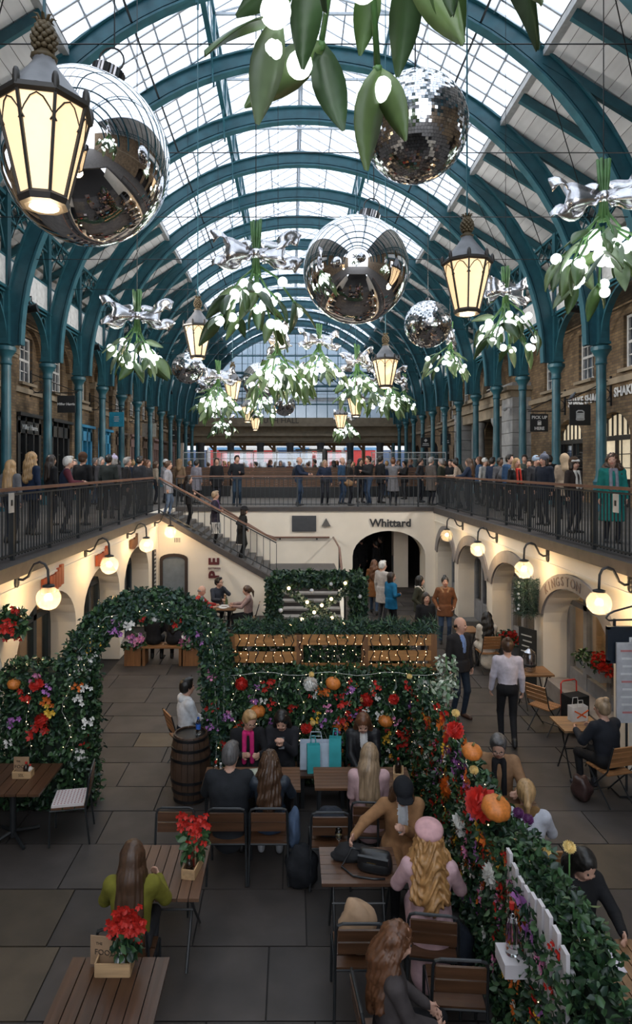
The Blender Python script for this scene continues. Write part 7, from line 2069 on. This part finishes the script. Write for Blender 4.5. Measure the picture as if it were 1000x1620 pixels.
def screen(label, x0, x1, Y, n):
    t = thing('glass_screen', label, 'glass screen', ((x0 + x1) / 2, Y, UF)); w = x1 - x0
    for i in range(n): MB().box((-w / 2 + (i + .5) * w / n, 0, 1.55), (w / n - .05, .02, 1.5)).build('pane', SCR, t)
    for i in range(n + 1): MB().box((-w / 2 + i * w / n, 0, 1.2), (.05, .06, 2.4)).build('post', mat((.4, .4, .4), rough=.4), t)
    MB().box((0, 0, 2.36), (w, .06, .06)).build('top_rail', mat((.6, .6, .6), rough=.4), t); MB().box((0, 0, 1.95), (w, .04, .04)).build('rail', mat((.6, .6, .6), rough=.4), t)
screen('long glass cafe screen beyond the wooden barriers', -7.0, 3.6, 41, 7); screen('glass cafe screen on the burger sign side', 5.2, 10.0, 41, 4)
def cafe_counter(label, x, Y, c):
    t = thing('market_stall', label, 'stall', (x, Y, UF)); MB().box((0, 0, .5), (2.4, .8, 1.0)).build('counter', wood((.1, .05, .025), .5, 'x'), t)
    for i in range(9): MB().ball((-1.0 + .25 * i, -.1, 1.08), (.1, .12, .1), 8, 6).build('goods', mat(c, rough=.6), t, True)
    for e in (-1, 1): MB().box((e * 1.15, .3, 1.3), (.06, .06, 2.6)).build('post', IRON, t)
    MB().box((0, .2, 2.65), (2.6, .9, .12)).build('canopy', IRON, t)
    L = bpy.data.lights.new('stall_lamp', 'POINT'); L.energy = 60; L.color = (1, .75, .4); L.shadow_soft_size = .1; lo = obj('stall_lamp', L); lo.parent = t; lo.location = (0, -.1, 2.3)
cafe_counter('market stall with yellow goods under a dark canopy', 1.6, 46, (.5, .3, .04)); cafe_counter('market stall with pale goods near the blue gallery', -4.2, 48, (.5, .4, .3))
sb = thing('street_building', 'pale street building with red shop front beyond the hall', 'building', (0, 82, UF))
MB().box((0, 2, 7), (44, 3, 14)).build('facade', mat((.66, .65, .63), rough=.8), sb); REDF = mat((.45, .035, .03), rough=.5)
for k in range(7):
    MB().box((-13 + 4.4 * k, .3, 1.9), (3.8, .4, 3.4)).build('shop_front', REDF if k in (1, 2, 4, 5) else mat((.06, .09, .16), rough=.4), sb); MB().box((-13 + 4.4 * k, .2, 3.75), (4.2, .5, .35)).build('fascia', mat((.10, .22, .36), rough=.5) if k % 2 else mat((.55, .53, .5)), sb)
    MB().box((-13 + 4.4 * k, .45, 1.3), (2.6, .2, 1.9)).build('shop_window', WGLASS, sb); MB().box((-13 + 4.4 * k, .5, 6.5), (1.4, .1, 2.2)).build('window', WGLASS, sb)
pl = thing('loudspeaker_post', 'black rounded post standing beyond the barrier', 'post', (1.75, 33, UF)); MB().lathe([(.14, 0), (.14, 2.2), (.10, 2.35), (.02, 2.4)], 12).build('post', IRON, pl, 'auto'); MB().lathe([(.22, 0), (.22, .04), (.1, .06)], 12).build('foot', IRON, pl)

# ------------------------------------------------------------------ people on the upper level
def up(label, px, Y, rz, H, **k):
    k.setdefault('h', .02 if Y < 20 else FAR); return person(label, PX(px, Y, UF), R(rz), H, k.pop('pose', 'stand'), k.pop('hands', 'down'), **k)
up('fair long haired person in grey at the blue side railing, lowest head', 17, 11.9, 165, 1.54, top=GRY, hair='long', hc='blond')
up('woman with wavy blond hair in navy by the blue side railing', 50, 13.4, 150, 1.72, top=(.012, .022, .05), hair='wavy', hc='blond', coat=.2)
up('woman with long dark hair between the blond woman and the white haired man', 81, 15.6, 140, 1.70, top=BLK, hair='long', hc='dark', coat=.2)
up('white haired man in navy vest with maroon sleeves leaning on the railing', 102, 13.8, 115, 1.66, top=NVY, sleeves=(.09, .02, .03), hair='short', hc='white', hands='rail', lean=.15, puff=1.1)
up('man in black with a brown cap at the blue side railing', 131, 15.6, 165, 1.74, top=BLK, hair='short', hc='brown', hat='beanie', hatc=(.07, .035, .02), puff=1.15)
up('small pale faced person behind the man with the brown cap', 118, 19.0, 20, 1.62, top=CHAR, hair='short', hc='grey')
up('person with a dark jacket before the fluffy lavender hat', 172, 17.6, 175, 1.74, top=(.015, .02, .02), hair='short', hc='black', puff=1.15)
up('person with a fluffy lavender hat', 181, 21.0, 160, 1.76, top=CHAR, hair='bob', hc='grey', hat='pom', hatc=(.35, .32, .45), puff=1.1)
up('grey haired person in a long black coat at the blue side railing', 201, 18.2, 100, 1.68, top=BLK, hair='short', hc='grey', coat=.3)
up('person in a black quilted jacket beside the corner of the railing', 221, 19.6, 150, 1.72, top=(.016, .018, .024), hair='short', hc='black', puff=1.2)
up('woman with brown hair by the corner of the railing', 234, 23.4, 60, 1.66, top=CHAR, hair='long', hc='auburn')
up('woman in a beige top near the stair head', 246, 24.4, 120, 1.62, top=(.3, .25, .2), hair='bob', hc='brown')
up('person with a white hat near the stair head', 262, 25.2, 140, 1.68, top=(.30, .30, .33), hair='short', hc='brown', hat='beanie', hatc=(.55, .55, .55), coat=.2)
up('person in a brown fur hood near the stair head', 284, 26.0, 170, 1.70, top=(.18, .12, .075), hair='short', hc='dark', hat='hood', hatc=(.22, .14, .08), coat=.2)
up('person in a long mauve grey coat behind the stair railing', 311, 24.8, 150, 1.66, top=(.22, .21, .25), hair='short', hc='black', coat=.4, puff=1.1)
up('bearded man in black facing the court', 343, 24.6, 10, 1.74, top=BLK, hair='short', hc='dark', coat=.3, hands='down')
up('man with dark curly hair and jeans holding a hand to his chest', 375, 23.6, 15, 1.82, top=(.015, .017, .022), bot=(.03, .055, .09), hair='short', hc='black', hands='chest', puff=1.1)
up('man in navy with backpack leaning on the hall railing', 473, 23.5, 75, 1.76, top=NVY, bot=JEAN, hair='bald', hc='grey', hands='rail', puff=1.15)
up('blond woman with sunglasses in navy at the hall railing', 514, 23.7, 10, 1.66, top=NVY, hair='bob', hc='ash', glasses=True, hands='bag', puff=1.1)
up('man in a blue denim jacket near the hall railing', 541, 24.3, 60, 1.76, top=(.035, .075, .14), hair='bald', hc='grey', bot=JEAN)
up('woman in black with long dark hair and tan bag at the hall railing', 554, 23.5, 80, 1.66, top=BLK, hair='long', hc='black', hands='bag')
up('person in black with dark hair behind the tan bag woman', 570, 25.2, 30, 1.74, top=BLK, hair='long', hc='black')
up('man in a black jacket and jeans talking at the hall railing', 583, 23.8, -60, 1.80, top=(.016, .017, .02), bot=JEAN, hair='short', hc='black', hands='phone', puff=1.1)
up('second man in black behind the talking man', 602, 25.0, 120, 1.82, top=BLK, hair='short', hc='black', coat=.2)
up('woman in a grey wool coat taking a picture with her back turned', 622, 23.6, 165, 1.72, top=(.13, .13, .145), hair='bun', hc='auburn', coat=.42, hands='camera')
up('dark haired man in dark clothes further back in the hall', 665, 25.6, 60, 1.74, top=CHAR, hair='short', hc='dark', hands='chest')
up('grey haired man in a long taupe coat at the railing corner', 682, 23.6, 120, 1.76, top=(.075, .065, .06), hair='short', hc='grey', coat=.4)
up('man in a dark green jacket at the railing corner', 698, 24.3, -120, 1.70, top=(.03, .035, .025), hair='short', hc='grey', puff=1.15, hat='collar', hatc=(.25, .18, .1))
up('shadowed man behind the leaning bearded man', 713, 25.0, -40, 1.68, top=BLK, hair='short', hc='black')
up('bearded man in beige and navy leaning over the corner railing', 727, 22.0, -110, 1.70, top=(.25, .2, .16), hair='short', hc='black', hands='rail', lean=.3)
up('woman with fur collar and brown hair beside the bearded man', 742, 20.8, -120, 1.68, top=NVY, hair='long', hc='brown', hat='collar', hatc=(.30, .18, .08), puff=1.1, hands='rail')
up('woman with a white hat in the crowd by the portico', 767, 23.0, 30, 1.70, top=(.3, .3, .3), hair='short', hc='brown', hat='beanie', hatc=(.55, .53, .5))
up('person in navy in the crowd by the portico', 779, 21.8, 120, 1.72, top=NVY, hair='short', hc='black')
up('dark skinned man with a grey backpack by the portico', 791, 20.6, 20, 1.70, top=(.09, .09, .1), hair='short', hc='black', skin='c')
up('man in a blue quilted jacket by the sign side railing', 806, 18.4, 35, 1.76, top=(.02, .05, .11), hair='short', hc='black', puff=1.2)
up('blond woman with red scarf and leather jacket at the sign side railing', 817, 17.0, 15, 1.64, top=BLK, hair='long', hc='blond', scarf=(.4, .03, .02), gloss=.4, hat='collar', hatc=(.35, .25, .14))
up('small dark haired person behind the blond woman', 837, 19.5, -20, 1.62, top=BLK, hair='short', hc='black')
up('person with a light blue knitted hat', 848, 18.0, 10, 1.70, top=CHAR, hair='short', hc='brown', hat='beanie', hatc=(.28, .36, .48))
up('woman with grey pompom hat and red trim looking along the gallery', 861, 15.6, -60, 1.70, top=(.014, .018, .03), hair='bob', hc='dark', hat='pom', hatc=(.12, .13, .17), coat=.3, puff=1.15)
up('tall dark haired man far behind the pompom hat woman', 870, 22.5, 160, 1.80, top=BLK, hair='short', hc='black')
up('person in a beige fur hooded coat seen from behind', 893, 17.4, 170, 1.74, top=(.34, .26, .19), hair='short', hc='ash', hat='hood', hatc=(.36, .27, .18), puff=1.15, coat=.3)
up('woman with glasses in a brown hat trimmed with white fur', 908, 13.8, 25, 1.60, top=(.03, .022, .02), hair='bob', hc='dark', hat='furhat', hatc=(.06, .035, .02), glasses=True, scarf=(.5, .48, .45), puff=1.12)
up('woman in a teal coat with curly brown hair and grey scarf', 969, 12.0, -15, 1.66, top=(.012, .15, .135), hair='curly', hc='brown', scarf=(.2, .2, .24), coat=.5, puff=1.08, look=(-.3, 0), h=.016)
# the far crowd
gc = random.Random(21)
cols = [BLK, NVY, CHAR, (.09, .03, .03), (.16, .12, .09), (.05, .06, .05), (.2, .2, .22), (.03, .06, .12)]
cn = ['black', 'navy', 'charcoal', 'maroon', 'tan', 'moss green', 'light grey', 'steel blue']
hcs = ['black', 'dark', 'brown', 'blond', 'grey', 'auburn']; hs_ = ['short', 'long', 'bob', 'short', 'bun']
protos = []
for k in range(10):
    protos.append(person('tmp', (0, 0, UF), 0, gc.uniform(1.62, 1.82), 'stand', gc.choice(['down', 'pocket', 'chest', 'phone', 'bag']), cols[k % 8], gc.choice([BLK, JEAN, CHAR]), hs_[k % 5], hcs[(k * 5) % 6], h=.032, coat=gc.choice([0, .15, .3]), puff=gc.choice([1, 1.1, 1.15])))
spots = [(405, 33), (428, 35), (444, 33.5), (458, 38), (487, 33), (498, 36), (528, 34), (533, 39), (590, 33), (612, 29), (640, 28), (650, 33), (668, 36), (355, 34), (330, 36), (390, 44), (420, 46), (470, 45), (510, 44), (560, 38), (575, 46), (630, 38), (345, 29), (362, 39), (704, 28), (722, 29), (750, 26), (758, 24), (150, 24), (210, 25), (188, 27), (228, 30), (160, 21), (300, 34), (775, 27), (830, 22)]
pos_w = ['at the wooden barrier', 'by the glass screen', 'by the market stalls']
cntr = {}
for i, (px, Y) in enumerate(spots):
    t = protos[i] if i < 10 else copy_tree(protos[i % 10])
    t.location = PX(px, Y, UF); t.rotation_euler = (0, 0, gc.uniform(0, 6.28))
    if px < 235: w = 'on the blue gallery'
    elif px > 700: w = 'before the portico'
    else: w = pos_w[0] if Y < 34.5 else pos_w[1] if Y < 41 else pos_w[2]
    key = (cn[(i % 10) % 8], w); cntr[key] = cntr.get(key, 0) + 1
    extra = ['', ', second of them', ', third of them', ', fourth of them'][cntr[key] - 1]
    tag(t, 'distant shopper in %s with %s hair %s%s' % (key[0], hcs[((i % 10) * 5) % 6], w, extra), 'person', 'distant shoppers')
# bags carried on the upper level and the stair
def carried(name, label, loc, d, m_, seed=1, rz=0):
    o = heap(name, label, 'bag', loc, d, m_, seed, rz); return o
carried('backpack', 'grey backpack on the back of the man by the portico', (6.84, 20.42, 5.02), (.3, .18, .44), fabric((.10, .10, .11)), 3, .3)
carried('backpack', 'navy backpack worn by the man leaning on the hall railing', (.13, 23.6, 5.0), (.2, .3, .44), fabric((.02, .024, .034)), 4)
carried('shoulder_bag', 'tan shoulder bag of the woman at the hall railing', (2.12, 23.25, 4.72), (.34, .14, .26), mat((.20, .11, .05), rough=.5), 5)
zb = thing('tote_bag', 'black and white zebra tote bag carried down the stair', 'bag', (-2.36, 19.78, stepz(-2.4) + .42))
MB().box((0, 0, .17), (.30, .08, .34)).build('bag_body', mat((.55, .55, .54), rough=.6), zb)
for k in range(7): MB().box((-.12 + .04 * k, -.042, .17 + .02 * math.sin(k * 2)), (.014, .004, .30), Matrix.Rotation(.25 * math.sin(k), 3, 'Y')).build('stripe', IRON, zb)
MB().tube([(-.08, 0, .34), (-.05, 0, .48), (.05, 0, .48), (.08, 0, .34)], .008, 5).build('handle', IRON, zb)
ph = MB().box((0, 0, 0), (.075, .012, .15)).build('mobile_phone', mat((.015, .015, .02), rough=.2)); ph.location = (-.13, 8.36, FZ + .94); ph.rotation_euler = (R(-40), 0, 0); tag(ph, 'phone held by the dark haired woman at the hedge', 'phone')
